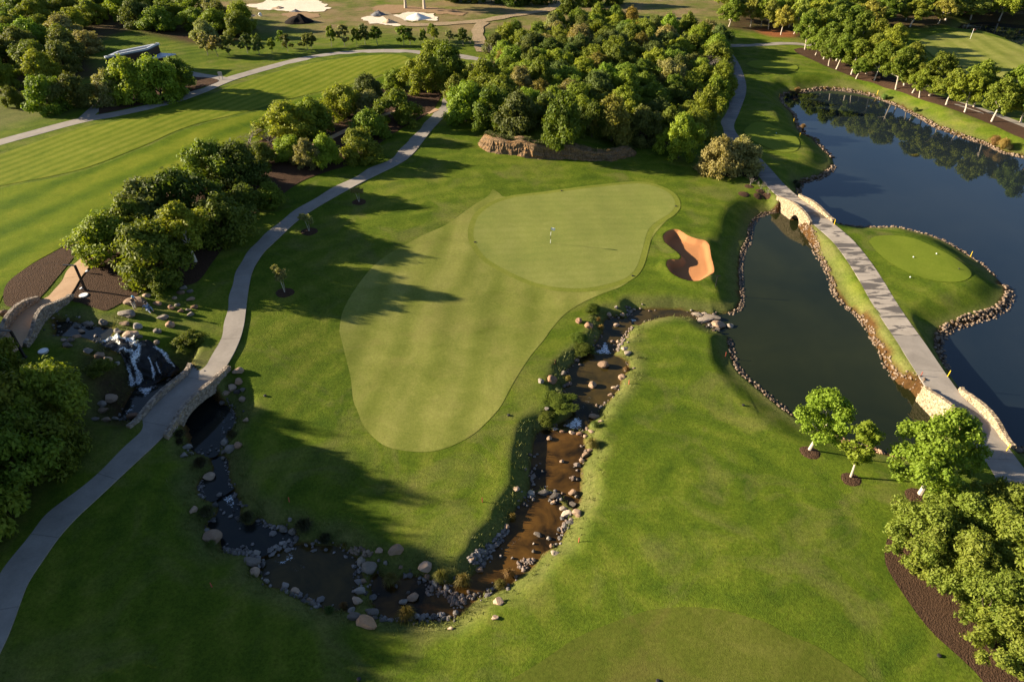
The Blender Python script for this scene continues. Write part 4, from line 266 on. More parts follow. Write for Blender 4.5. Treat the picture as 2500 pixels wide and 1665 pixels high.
'ring': [((-20.87,85.84),1.05, 'mulch ring around the sparse upper sapling'),((-25.68,77.39),1.15, 'mulch ring around the pale headed sapling'),((-24.86,62.84),1.1, 'mulch ring around the forked sapling'),((25.41,40.76),0.95, 'mulch ring under the leaning pale trunk'),((27.56,37.54),0.85, 'mulch ring under the slender white trunk'),((31.99,35.63),1.0, 'mulch ring under the big leafy tree'),((35.07,94.37),0.75, 'bare mulch ring closest to the grey bush'),((33.57,91.8),0.9, 'empty mulch ring in the lawn, the largest of five'),((36.29,92.86),0.75, 'mulch ring in the centre of the five'),((35.66,91.66),0.7, 'mulch ring at the front of the five'),((36.94,91.94),0.72, 'mulch ring nearest the upper bridge')],
'twig': [((35.21,94.53),1.9, 'bare twiggy sapling nearest the grey bush'),((36.52,93.35),1.9, 'bare twiggy sapling in the centre ring'),((37.16,92.07),1.6, 'pale bare sapling nearest the upper bridge')],
'pin': (4.87,76.49),
'pin_far': (111.27,176.53),
'yellow': [((74.66,141.83), 'yellow stake on the far lake bank'),((49.63,115.21), 'yellow stake on the bank below the small tee'),((52.1,125.24), 'thin yellow stake shaded on the lake bank above the tee'),((53.94,139.79), 'thin yellow stake in shade at the far lake corner'),((84.14,113.7), 'yellow stake next to the brown reed clump'),((42.2,93.78), 'yellow stake in grass above the upper bridge'),((43.17,82.45), 'yellow stake just after the upper bridge'),((58.63,76.2), 'yellow stake on the far rim of the tee island'),((42.22,50.81), 'yellow stake at the lake side of the path before the lower bridge'),((42.04,40.75), 'yellow stake at the near end of the lower bridge')],
'red': [((4.31,53.2), 'red stake in the shaded stream bank grass'),((4.96,31.56), 'red stake with a long shadow on the open lawn'),((-2.34,35.34), 'red stake above the brown pool on the shaded slope'),((22.09,55.45), 'red stake beside the pond stones'),((11.32,50.29), 'red stake on the sunny stream bank'),((39.71,50.89), 'red stake at the grass tip by the lower bridge'),((-27.11,48.98), 'red stake at the end of the stone cart bridge'),((-17.41,35.07), 'red stake in shade over the tall reeds'),((-20.74,27.46), 'dull red stake on the dark lower lawn')],
'lamp': [((-44.76,60.46), 'tall dark lamp post with a flat arm beside the mulch'),((-45.23,49.71), 'dark lamp post with a bent flat arm at the footpath')],
'rake': (23.78,67.54),
'disc': [((-44.53,59.53), 'white round cover on mulch beside the lamp post'),((-44.08,50.69), 'pale round cover in the grass beside the footbridge')],
'spot': [((-45.01,60.44), 'small pale spotlight at the lamp post base'),((-46.07,63.81), 'small pale spotlight on mulch beside the footpath')],
'sign': (-56.5,136.52),
'person': [(-38.56,57.75),(-37.31,57.46)],
'tee': [((49.82,73.91), 'white', 'white tee marker in the middle of the island tee'),((53.02,74.63), 'white', 'white tee marker nearest the water on the island tee'),((47.29,69.3), 'white', 'pale tee marker off the island tee edge'),((53.94,71.03), 'dark', 'dark tee marker at the island tee corner'),((45.76,116.05), 'white', 'white tee marker on the small shaded tee')],
'head': [((-22.5,46.66), 'dark sprinkler cap on the sunny lawn beside the bank'),((-0.31,45.29), 'dark sprinkler cap on the shaded lawn shoulder'),((21.54,47.16), 'dark sprinkler cap on the lawn near the pond'),((22.88,87.33), 'dark sprinkler cap at the green edge by the bunker'),((14.42,69.85), 'dark sprinkler cap at the lower green edge'),((7.09,90.94), 'dark sprinkler cap at the upper green edge'),((-4.67,76.17), 'dark sprinkler cap at the fairway side of the green'),((26.98,22.48), 'dark oval valve cover on the lower lawn'),((8.95,20.9), 'dark valve cover at the picture bottom'),((-9.43,21.07), 'dark hole cover on the lower lawn')],
'bld': [(-76.75,135.04),(-71.39,141.15),(-70.93,145.27),(-76.16,139.08)],
'canopy': [(-71.09,138.87),(-68.26,141.81),(-67.1,143.32),(-70.5,144.13)],
'piles': [((-54.57,189.45),4.0,2.1, 'black', 'black compost mound beside the pale sand patch'),((-35.8,198.38),2.3,1.2, 'grey', 'grey gravel mound beyond the white sand'),((-24.87,195.01),3.3,1.5, 'white', 'white sand mound on the pale patch'),((-31.67,189.47),2.2,1.0, 'tan', 'tan rubble mound at the front of the pale patch'),((-64.98,207.31),2.2,0.6, 'tan', 'low tan rubble heap on the wider sand patch'),((-59.09,203.08),1.4,0.7, 'grey', 'flat grey block heap at the sand patch edge'),((12.03,200.61),1.8,0.8, 'tan', 'brush heap beside the dark cypress'),((-70.2,197.81),2.2,0.5, 'tan', 'low brown heap in bright grass')],
'bag': (-67.12,197.67),
'weed': (67.67,110.21),
'falls': {'sheet': [(-39.23,51.85),(-38.66,52.83),(-37.55,52.88),(-36.01,52.64),(-35.07,52.77),(-34.37,52.47),(-33.37,52.03),(-32.31,51.32),(-33.27,50.11),(-34.09,49.48),(-34.47,49.06),(-35.52,48.91),(-36.03,49.18),(-36.48,50.08),(-36.94,50.73),(-37.53,50.99),(-38.57,51.44)], 's1': [(-35.89,52.54),(-35.8,51.76),(-35.77,51.17),(-35.87,50.75),(-35.73,50.31),(-35.54,49.86),(-35.42,49.34),(-35.0,48.77)], 's2': [(-35.05,51.55),(-34.74,51.07),(-34.41,50.59),(-34.16,50.14),(-34.06,49.58)], 's3': [(-34.81,52.5),(-34.26,52.25),(-33.63,52.11),(-33.05,51.68),(-32.56,51.21)], 's4': [(-39.18,51.91),(-38.72,52.64),(-38.12,52.88),(-37.22,52.8),(-36.37,52.49),(-35.78,52.44)], 's5': [(-36.5,50.28),(-36.2,49.75),(-35.92,49.23),(-35.57,48.7)], 's6': [(-37.31,50.75),(-36.95,51.07),(-36.31,51.29),(-35.76,51.29),(-35.26,51.35)], 's7': [(-36.68,52.17),(-36.13,51.9),(-35.74,51.92)], 's8': [(-34.43,51.41),(-34.17,50.95),(-33.83,50.54),(-33.49,50.39)]},
'foam': {'FOAM_G': (-0.5, [(-36.49,49.98),(-35.63,49.53),(-34.78,49.42),(-34.1,49.53),(-33.85,49.98),(-33.57,49.31),(-33.91,48.21),(-34.16,47.46),(-34.82,47.99),(-35.49,48.54)], 'dense'),
'FOAM_G2': (-0.5, [(-35.35,45.09),(-35.3,45.9),(-35.11,46.72),(-34.55,46.72),(-34.32,45.9),(-34.8,44.79),(-35.16,44.69)], 'mid'),
'FOAM_G3': (-0.5, [(-27.64,46.72),(-26.54,46.62),(-25.37,45.39),(-24.88,43.91),(-24.91,42.76),(-25.06,41.83),(-25.59,41.83),(-26.07,43.42),(-26.65,44.69),(-27.14,45.69)], 'thin'),
'FOAM_E1': (-0.82, [(-23.68,35.74),(-23.03,36.36),(-22.4,36.68),(-21.9,35.89),(-21.71,34.75),(-22.28,34.82),(-22.96,35.43)], 'mid'),
'FOAM_E2': (-1.08, [(-17.87,30.32),(-17.3,30.71),(-16.94,30.65),(-16.68,31.38),(-16.21,31.31),(-15.84,30.32),(-16.34,30.06),(-16.72,29.8),(-17.2,29.93)], 'mid'),
'FOAM_E2B': (-1.08, [(-17.16,29.8),(-15.62,30.32),(-14.22,30.58),(-14.84,29.41),(-16.07,29.04)], 'thin'),
'FOAM_B': (-1.68, [(4.36,45.06),(5.17,45.74),(5.91,46.37),(6.58,45.99),(6.67,45.0),(6.29,44.52),(5.26,44.52)], 'dense'),
'FOAM_B2': (-1.68, [(5.67,46.62),(6.23,48.18),(7.42,49.53),(8.17,49.8),(7.74,48.18),(6.81,46.62),(6.22,45.87)], 'thin'),
'FOAM_A': (-1.85, [(8.14,56.39),(9.08,56.88),(9.6,58.02),(10.2,58.02),(10.41,56.39),(10.63,55.76),(8.97,55.76)], 'dense'),
'FOAM_A2': (-1.98, [(12.98,62.56),(13.45,62.56),(14.16,62.34),(14.44,62.11),(13.33,61.66)], 'dense'),
'FOAM_A3': (-1.98, [(17.9,63.86),(18.99,63.95),(19.71,63.3),(19.51,62.84),(18.9,63.49)], 'mid'),
'FOAM_C': (-1.5, [(2.39,38.07),(3.04,38.16),(3.29,37.42),(3.58,37.42),(4.19,36.97),(4.41,37.15),(4.52,36.7),(3.57,37.33),(2.45,37.51)], 'mid'),
'FOAM_D': (-1.32, [(-1.17,30.88),(-0.1,32.73),(1.08,32.73),(0.48,31.69),(-0.38,30.62),(-1.16,29.96)], 'thin'),
'FOAM_D2': (-1.32, [(-9.43,27.9),(-9.05,27.54),(-8.58,27.3),(-8.14,27.18),(-8.33,27.01),(-9.01,27.3),(-9.38,27.6)], 'mid'),
'FOAM_D3': (-1.32, [(-10.2,26.71),(-9.26,26.83),(-8.46,26.48),(-8.55,26.37),(-9.34,26.65),(-9.97,26.6)], 'mid'),
'FOAM_D4': (-1.32, [(-1.54,29.45),(-1.31,29.45),(-1.41,28.95),(-1.58,28.95)], 'mid')},
'edge': [('pond_causeway', [(39.85,84.79),(39.79,83.24),(39.66,80.14),(39.32,77.21),(39.09,73.82),(38.66,70.73),(38.07,67.46),(38.42,64.97),(39.02,62.68),(39.06,60.35),(38.79,58.34),(38.82,56.98),(38.26,53.84),(38.37,52.04),(38.82,51.16),(39.54,49.95)],0.55,0.3, 'tan', 'band of tumbled tan stones along the causeway side of the pond'),('pond_west', [(38.01,89.18),(36.5,88.66),(35.1,87.63),(33.73,85.89),(32.79,83.95),(32.12,81.96),(31.42,80.03),(30.49,78.6),(29.38,76.06),(28.49,73.33),(27.65,69.99),(26.74,66.07),(25.89,64.47),(24.57,63.33)],0.45,0.26, 'dark', 'dark stone edging on the bunker side of the pond'),('pond_south', [(23.44,58.71),(23.27,57.69),(23.08,55.79),(23.05,54.24),(23.35,52.87),(23.85,51.85),(24.49,50.55),(25.17,49.23),(25.83,47.95),(26.53,46.88)],0.4,0.28, 'tan', 'thin line of stones on the lawn side of the pond'),('peninsula', [(42.22,92.65),(43.82,96.48),(44.88,98.86),(46.83,99.92),(49.07,101.32),(51.25,103.72),(52.59,106.04)],0.8,0.36, 'dark', 'dark stone edging around the point above the upper bridge'),('lake_west', [(53.49,109.14),(53.45,111.64),(53.43,114.05),(53.59,118.31),(52.56,119.31),(52.3,121.57),(52.99,125.19),(54.09,130.59),(54.02,134.4),(54.2,138.14),(55.52,141.52),(57.73,143.67)],0.7,0.4, 'dark', 'shaded stone edging below the small tee'),('lake_north', [(59.76,143.67),(61.75,144.76),(65.4,145.87),(68.5,145.45),(71.4,143.94),(73.86,141.52),(74.87,138.65),(76.16,135.14),(76.79,131.29),(77.33,127.51),(77.62,123.89),(78.99,120.54),(80.4,117.52),(82.04,115.19),(82.89,111.64),(84.02,110.38),(85.28,109.14),(87.85,106.72)],0.8,0.4, 'tan', 'long band of tan stones along the far lake shore'),
('island_tip', [(46.18,58.56),(47.23,59.74),(48.07,60.35),(48.9,60.73),(51.28,61.81),(53.64,62.68),(54.88,63.33),(56.8,64.89),(58.66,67.02),(59.56,68.98),(59.19,69.71)],1.1,0.36, 'tan', 'wide heap of brown stones around the island tip'),('island_bay', [(44.32,53.45),(44.7,55.11),(45.35,56.98),(46.18,58.56)],0.8,0.36, 'dark', 'dark wet stones in the bay of the island'),('island_back', [(59.42,71.77),(59.24,74.93),(58.86,76.63),(58.33,78.66),(57.65,80.48),(56.36,82.3),(54.69,83.59),(52.91,84.73)],0.3,0.3, 'tan', 'sparse line of small stones behind the island tee'),('island_front', [(52.91,84.73),(50.51,84.55),(47.54,84.73),(45.52,85.52)],0.5,0.34, 'tan', 'short row of pale stones at the island after the upper bridge'),('lower_bridge_west', [(29.25,44.03),(31.01,42.91),(32.12,42.51),(33.85,41.92),(35.16,42.02)],0.7,0.42, 'red', 'reddish stones under the lawn trees at the pond end'),('lower_bridge_east', [(43.99,42.51),(45.4,42.56),(47.11,41.82)],0.7,0.45, 'tan', 'pale stones past the end of the lower bridge')],
'sunny': [(10.35,60.79),(8.18,54.16),(6.73,49.18),(5.52,43.91),(4.57,37.61),(3.4,31.93),(-0.29,28.41),(-3.37,26.13),(4.11,25.46),(16.83,32.12),(24.08,57.81),(21.46,61.93),(16.28,63.8)],
'shore': [('A',30,0.26, 'pinkgrey', 'mixed stones strewn along the edge of the small top pool'),('B',40,0.28, 'pinkgrey', 'mixed stones strewn along the edge of the upper pool'),('C',42,0.28, 'pinkgrey', 'mixed stones strewn along the edge of the middle pool'),('D',140,0.28, 'bluegrey', 'mixed stones strewn along the edge of the brown lower stream'),('E2',70,0.3, 'bluegrey', 'mixed stones strewn around the lower pool'),('E1',60,0.28, 'bluegrey', 'mixed stones strewn around the shaded pool'),('A2',40,0.25, 'pinkgrey', 'mixed stones strewn along the upper stream mouth'),('G',70,0.26, 'bluegrey', 'mixed stones strewn around the bridge pool'),('TOP',40,0.3, 'bluegrey', 'mixed stones strewn around the waterfall head pool')],
'cob': [([(-21.68,31.47),(-21.0,31.26),(-19.7,31.0),(-18.42,30.76),(-18.13,30.59),(-19.43,30.33),(-20.83,30.52)],30,0.34, 'bluegrey', 'dark cobbles at the near rim of the shaded pool'),([(-18.07,31.06),(-17.17,31.73),(-16.22,32.21),(-16.02,31.93),(-16.98,31.42),(-17.82,30.79)],40,0.32, 'bluegrey', 'dark wet cobbles of the cascade between the shaded pools'),([(-3.27,30.15),(-2.64,30.97),(-1.54,32.11),(-0.86,33.0),(-0.16,33.4),(-0.62,32.38),(-1.53,31.49),(-1.79,30.56),(-2.05,29.96),(-2.72,30.02)],150,0.3, 'bluegrey', 'grey cobbles heaped along the shaded brown stream bank'),([(-12.25,31.27),(-11.68,31.49),(-10.84,30.94),(-10.09,30.63),(-10.3,30.41),(-11.03,30.57),(-11.79,30.94)],70,0.26, 'brown', 'brown cobbles packed above the tall pale slab'),([(-6.4,28.7),(-5.31,28.79),(-4.16,27.96),(-2.8,27.96),(-3.03,27.12),(-4.18,26.77),(-4.66,27.48),(-6.09,27.72)],90,0.28, 'pinkgrey', 'pinkish cobbles lying in the shallow brown stream'),([(0.42,30.42),(1.1,30.82),(1.72,30.55),(1.25,29.96),(0.75,29.58),(0.47,29.83)],34,0.3, 'pinkgrey', 'small cobble heap beside the rusty tuft'),([(-6.13,26.02),(-3.73,26.31),(-3.7,25.9),(-4.27,25.78),(-6.1,25.76),(-8.85,25.54),(-9.24,25.96),(-7.96,25.94)],50,0.3, 'bluegrey', 'grey cobbles lining the lawn edge of the lower stream'),([(3.63,33.49),(4.21,34.23),(4.69,34.3),(4.45,33.73),(3.94,33.01)],34,0.3, 'pinkgrey', 'pinkish cobbles under the largest ridged slab'),([(11.54,58.36),(12.58,60.06),(13.16,60.62),(13.21,59.75),(12.36,58.58),(11.65,57.19),(11.06,55.62),(10.91,56.43)],40,0.3, 'pinkgrey', 'pale cobbles on the sunny bank of the small top pool'),([(-19.73,33.97),(-18.75,33.52),(-17.92,32.97),(-18.08,32.88),(-19.02,33.3),(-19.73,33.73)],34,0.26, 'bluegrey', 'pale cobbles along the shaded pool rim'),
([(-16.79,28.08),(-15.81,28.05),(-14.86,27.68),(-13.38,26.86),(-13.06,26.43),(-13.6,26.54),(-14.8,27.12),(-15.78,27.6)],60,0.28, 'bluegrey', 'dark cobbles along the lawn side of the lower pool'),([(-24.44,40.3),(-23.93,39.97),(-23.38,38.47),(-22.58,36.91),(-22.79,36.86),(-23.58,38.49)],28,0.2, 'bluegrey', 'little stones along the narrow channel'),([(-25.52,37.28),(-25.36,37.83),(-24.71,36.54),(-24.45,35.95),(-24.76,35.61)],30,0.2, 'bluegrey', 'pebbles on the dark channel side'),([(19.79,63.67),(23.17,63.55),(23.05,62.55),(21.08,61.84),(20.23,62.75)],40,0.3, 'pinkgrey', 'pale rubble around the lake outlet slabs'),([(21.88,61.66),(22.56,60.93),(22.97,60.49),(22.14,59.84),(21.63,60.99)],14,0.26, 'bluegrey', 'dark cobbles in front of the long tan boulder'),([(13.02,64.36),(13.7,64.33),(13.29,62.93),(12.65,63.08)],20,0.3, 'bluegrey', 'black stones in the dark inlet'),([(-26.38,47.16),(-25.46,46.48),(-24.82,44.77),(-25.1,44.79),(-25.76,46.14)],26,0.2, 'bluegrey', 'little stones at the edge of the bridge pool')]},
'stripe_dir': [14.4539,31.4625],
'zones': {'soil': [[(-10.84,125.47),(-4.91,115.77),(3.42,112.22),(10.16,110.88),(20.19,109.95),(26.08,109.02),(30.01,111.84),(36.46,123.21),(41.89,139.24),(47.41,164.23),(47.9,175.61),(35.83,183.1),(20.72,185.72),(4.89,173.62),(-3.24,162.45),(-6.03,149.33),(-2.92,143.42),(-7.21,136.56)], [(-99.39,127.81),(-89.61,126.63),(-89.94,132.69),(-84.07,133.45),(-81.34,139.24),(-89.09,150.88),(-93.91,163.51),(-90.52,174.81),(-78.91,167.88),(-72.52,163.51),(-62.51,167.14),(-64.01,178.87),(-72.08,187.5),(-84.26,197.85),(-105.69,209.23),(-128.18,224.23),(-159.92,224.23)], [(54.85,187.5),(61.67,183.96),(65.72,178.87),(71.32,177.63),(76.74,174.81),(86.27,176.41),(99.02,189.31),(105.51,187.5),(114.13,192.08),(121.35,202.88),(129.71,200.84),(142.74,196.87),(162.26,227.97),(66.56,226.71)], [(-49.54,42.8),(-43.16,43.31),(-40.69,44.62),(-37.76,43.83),(-35.87,41.8),(-36.14,38.05),(-36.5,33.49),(-36.73,29.84),(-38.79,26.89)], [(-40.11,50.36),(-38.68,51.18),(-35.91,50.06),(-32.95,44.62),(-33.68,42.7),(-36.52,43.83),(-39.24,47.1)]], 'dry': [[(-97.51,109.44),(-83.51,108.53),(-73.92,120.34),(-77.0,130.59),(-82.03,130.59),(-86.24,120.34),(-102.9,117.2)]], 'field': [[(-110.92,241.42),(-96.09,210.72),(-64.78,190.72),(-61.59,179.83),(-44.56,175.76),(-24.9,176.97),(-8.66,169.95),(-4.81,169.95),(7.07,179.83),(21.46,193.04),(52.04,190.72),(58.71,200.29),(71.77,241.42)]], 'red': [[(61.73,187.17),(62.32,182.0),(64.37,178.69),(68.89,178.69),(71.28,182.84),(68.01,187.17)]]}}
# ---------------------------------------------------------------- terrain height field (numpy)
def seg_dist(P, poly, closed=True):
    """unsigned distance of points P (n,2) to a polyline"""
    d = np.full(len(P), 1e18)
    q = np.asarray(poly, float); n = len(q)
    for i in range(n if closed else n - 1):
        a = q[i]; b = q[(i + 1) % n]; ab = b - a; L = max(ab @ ab, 1e-9)
        t = np.clip(((P - a) @ ab) / L, 0, 1)
        e = P - a - t[:, None] * ab
        d = np.minimum(d, (e * e).sum(1))
    return np.sqrt(d)
def inside(P, poly):
    q = np.asarray(poly, float); n = len(q); c = np.zeros(len(P), bool); x = P[:, 0]; y = P[:, 1]
    for i in range(n):
        x1, y1 = q[i]; x2, y2 = q[(i + 1) % n]
        if y1 == y2: continue
        m = ((y1 > y) != (y2 > y)) & (x < (x2 - x1) * (y - y1) / (y2 - y1) + x1)
        c ^= m
    return c
def sdf(P, poly, reach):
    """signed distance (negative inside), far points read +1e3"""
    q = np.asarray(poly, float); lo = q.min(0) - reach; hi = q.max(0) + reach
    m = ((P >= lo) & (P <= hi)).all(1); r = np.full(len(P), 1e3)
    if m.any():
        S = P[m]; d = seg_dist(S, poly); d[inside(S, poly)] *= -1; r[m] = d
    return r
def sstep(a, b, x):
    t = np.clip((x - a) / (b - a), 0, 1); return t * t * (3 - 2 * t)
def catmull(pts, step):
    p = np.asarray(pts, float); p = np.vstack([2 * p[0] - p[1], p, 2 * p[-1] - p[-2]]); out = []
    for i in range(1, len(p) - 2):
        n = max(2, int(np.hypot(*(p[i + 1] - p[i])) / step)); t = np.linspace(0, 1, n, endpoint=False)[:, None]
        out.append(.5 * (2 * p[i] + (p[i + 1] - p[i - 1]) * t + (2 * p[i - 1] - 5 * p[i] + 4 * p[i + 1] - p[i + 2]) * t ** 2 + (3 * p[i] - p[i - 1] - 3 * p[i + 1] + p[i + 2]) * t ** 3))
    return np.vstack(out + [p[-2:-1]])
def waves(P):
    x, y = P[:, 0], P[:, 1]
    return .38 * (.10 * np.sin(.31 * x + .17 * y + 1) * np.sin(.23 * y - .11 * x) + .05 * np.sin(.9 * x - .5 * y) * np.sin(.7 * y + .4 * x + 2)
            + .16 * np.sin(.12 * x - .09 * y) * np.cos(.14 * y + .05 * x))
def ctrl_height(P, C):
    C = np.asarray(C, float); num = np.zeros(len(P)); den = np.full(len(P), 1e-7); num += 1e-7 * 1.0
    for cx, cy, cz in C:
        s = 3.6 + .055 * math.hypot(cx, cy, 42)
        w = np.exp(-((P[:, 0] - cx) ** 2 + (P[:, 1] - cy) ** 2) / (2 * s * s)); num += w * cz; den += w
    return num / den
def base_height(P, D):
    h = ctrl_height(P, D['ctrl']) + waves(P)
    if 'cliff' in D:
        df = seg_dist(P, D['cliff'], False); s = sdf(P, D['plateau'], 30)
        db = seg_dist(P, D['plat_back'], False)
        k = np.where(s < 0, np.minimum(sstep(0.1, 1.3, df), sstep(0, 14, db)), 0)
        h = h + 2.1 * k
    return h
def full_height(P, D):
    hb = base_height(P, D); h = hb.copy()
    W = D['water']; sds = {}
    wl = np.zeros(len(P)); ws = np.zeros(len(P)); mind = np.full(len(P), 1e3)
    for k, (lev, poly) in W.items():
        s = sdf(P, poly, 16); sds[k] = s
        w = 1 / (np.maximum(s, 0) + .12) ** 2 * (s < 500); wl += w * lev; ws += w; mind = np.minimum(mind, s)
    lev = np.where(ws > 0, wl / np.maximum(ws, 1e-9), 0)
    near = mind < 8
    sb = np.minimum(np.minimum(sds['LAKE'], sds['POND']), sds['FAR']); so = np.minimum.reduce([sds[k] for k in W if k not in ('LAKE', 'POND', 'FAR')])
    kb = sstep(-7.0, 8.0, np.clip(so, -9, 15) - np.clip(sb, -9, 15))
    bw = kb * np.clip(np.abs(hb - lev) * 4.6, 1.5, 5.0) + (1 - kb) * np.clip(np.abs(hb - lev) * 2.2, 1.3, 3.6)
    t = sstep(0, 1, mind / bw)
    lip = lev - .03 + .20 * sstep(0, .7, mind)
    h = np.where(near & (mind > 0), lip + (hb - lip) * t, h)
    pd = np.full(len(P), 1e3); wmax = np.zeros(len(P))
    for k, p in D['paths'].items():
        q = np.asarray(p['line']); lo = q.min(0) - 5; hi = q.max(0) + 5; m = ((P >= lo) & (P <= hi)).all(1)
        if m.any():
            d = seg_dist(P[m], q, False) - p['w'] / 2; v = pd[m]; pd[m] = np.minimum(v, d)
    k = 1 - sstep(.15, 1.6, pd)
    h = np.where(mind > 0, h + (np.maximum(hb, h) - h) * k, h)
    s = sdf(P, D['sheets']['SAND'][0], 4)
    x0, x1 = D['sand_x']
    dep = 1.0 - .62 * np.clip((P[:, 0] - x0) / (x1 - x0), 0, 1)
    h = np.where(s < 1.6, h + .16 * (1 - sstep(0, 1.6, np.abs(s))) - dep * sstep(-.1, .75, -s), h)
    h = np.where(mind <= 0, lev - np.minimum(.9, .03 - mind * .5), h)
    for k, (lv, poly) in W.items():
        s = sds[k]; h = np.where(s <= 0, np.minimum(h, lv - np.minimum(.9, .03 - s * .5)), h)
    return h, mind, pd
def axis(lo, f0, f1, hi, fine, coarse):
    a = list(np.arange(f0, f1, fine)); g = list(np.arange(f1, hi, coarse)); l = list(np.arange(f0 - coarse, lo, -coarse))[::-1]
    far = []; d = 20; v = hi
    while v < hi + 4500: far.append(v); v += d; d *= 1.8
    nf = []; d = 20; v = (l[0] if l else f0) - coarse
    w = v
    while v > w - 4500: nf.append(v); v -= d; d *= 1.8
    return np.array(nf[::-1] + l + a + g + far)
class Field:
    def __init__(self, X, Y, Z): self.X, self.Y, self.Z = X, Y, Z
    def __call__(self, x, y):
        x = np.asarray(x, float); y = np.asarray(y, float)
        i = np.clip(np.searchsorted(self.X, x) - 1, 0, len(self.X) - 2); j = np.clip(np.searchsorted(self.Y, y) - 1, 0, len(self.Y) - 2)
        u = (x - self.X[i]) / (self.X[i + 1] - self.X[i]); v = (y - self.Y[j]) / (self.Y[j + 1] - self.Y[j]); Z = self.Z
        return (Z[j, i] * (1 - u) + Z[j, i + 1] * u) * (1 - v) + (Z[j + 1, i] * (1 - u) + Z[j + 1, i + 1] * u) * v
def build_field(D):
    X = axis(-190, -60, 92, 190, .45, 1.2); Y = axis(2, 16, 100, 265, .45, 1.0)
    x0, x1 = D['sand_x']; ys = [q[1] for q in D['sheets']['SAND'][0]]
    def dense(A, lo, hi, st): return np.concatenate([A[A < lo - st * .5], np.arange(lo, hi, st), A[A > hi + st * .5]])
    X = dense(dense(X, -38, 22, .3), x0 - 1.2, x1 + 1.2, .15); Y = dense(dense(Y, 18, 60, .3), min(ys) - 1.2, max(ys) + 1.2, .15)
    gx, gy = np.meshgrid(X, Y); P = np.stack([gx.ravel(), gy.ravel()], 1)
    h, mind, pd = full_height(P, D)
    return Field(X, Y, h.reshape(gx.shape)), P, mind, pd

RNG = random.Random(11)
# ---------------------------------------------------------------- helpers
def link(name, data, parent=None, loc=None, rz=None, sc=None):
    o = bpy.data.objects.new(name, data); COL.objects.link(o)
    if parent: o.parent = parent
    if loc is not None: o.location = loc
    if rz is not None: o.rotation_euler = (0, 0, rz)
    if sc is not None: o.scale = sc
    return o
def tag(o, label=None, cat=None, group=None, kind=None):
    for k, v in (('label', label), ('category', cat), ('group', group), ('kind', kind)):
        if v: o[k] = v
    return o
def mesh(name, v, f, mat=None, smooth=False):
    me = bpy.data.meshes.new(name); v = np.asarray(v, np.float32)
    if isinstance(f, np.ndarray):
        n, k = f.shape; me.vertices.add(len(v)); me.vertices.foreach_set('co', v.ravel()); me.loops.add(n * k); me.loops.foreach_set('vertex_index', f.astype(np.int32).ravel())
        me.polygons.add(n); me.polygons.foreach_set('loop_start', np.arange(0, n * k, k, dtype=np.int32)); me.update(calc_edges=True)
    else: me.from_pydata([tuple(map(float, a)) for a in v], [], f)
    if smooth: me.polygons.foreach_set('use_smooth', np.ones(len(me.polygons), bool))
    if mat: me.materials.append(mat)
    return me
class Geo:
    """collects boxes, tubes and loose shapes for one mesh"""
    def __init__(s): s.v = []; s.f = []
    def add(s, v, f):
        n = len(s.v); s.v += [tuple(a) for a in v]; s.f += [tuple(i + n for i in q) for q in f]; return s
    def box(s, c, d, rz=0):
        x, y, z = d[0] / 2, d[1] / 2, d[2] / 2; ca, sa = math.cos(rz), math.sin(rz)
        vs = [(c[0] + a * x * ca - b * y * sa, c[1] + a * x * sa + b * y * ca, c[2] + e * z) for e in (-1, 1) for a, b in ((-1, -1), (1, -1), (1, 1), (-1, 1))]
        return s.add(vs, [(3, 2, 1, 0), (4, 5, 6, 7), (0, 1, 5, 4), (1, 2, 6, 5), (2, 3, 7, 6), (3, 0, 4, 7)])
    def tube(s, pts, rad, n=6, cap=True):
        pts = [Vector(p) for p in pts]; rings = []; vs = []; fs = []
        for i, p in enumerate(pts):
            d = (pts[min(i + 1, len(pts) - 1)] - pts[max(i - 1, 0)]).normalized(); a = d.orthogonal().normalized() if abs(d.z) > .95 else d.cross(Vector((0, 0, 1))).normalized(); b = d.cross(a)
            r = rad[i] if isinstance(rad, (list, tuple)) else rad
            vs += [p + (a * math.cos(2 * math.pi * k / n) + b * math.sin(2 * math.pi * k / n)) * r for k in range(n)]
        for i in range(len(pts) - 1):
            for k in range(n): fs.append((i * n + k, i * n + (k + 1) % n, (i + 1) * n + (k + 1) % n, (i + 1) * n + k))
        if cap: fs += [tuple(range(n - 1, -1, -1)), tuple(range((len(pts) - 1) * n, len(pts) * n))]
        return s.add(vs, fs)
    def build(s, name, mat, parent=None, smooth=False, **k): return link(name, mesh(name, s.v, s.f, mat, smooth), parent, **k)
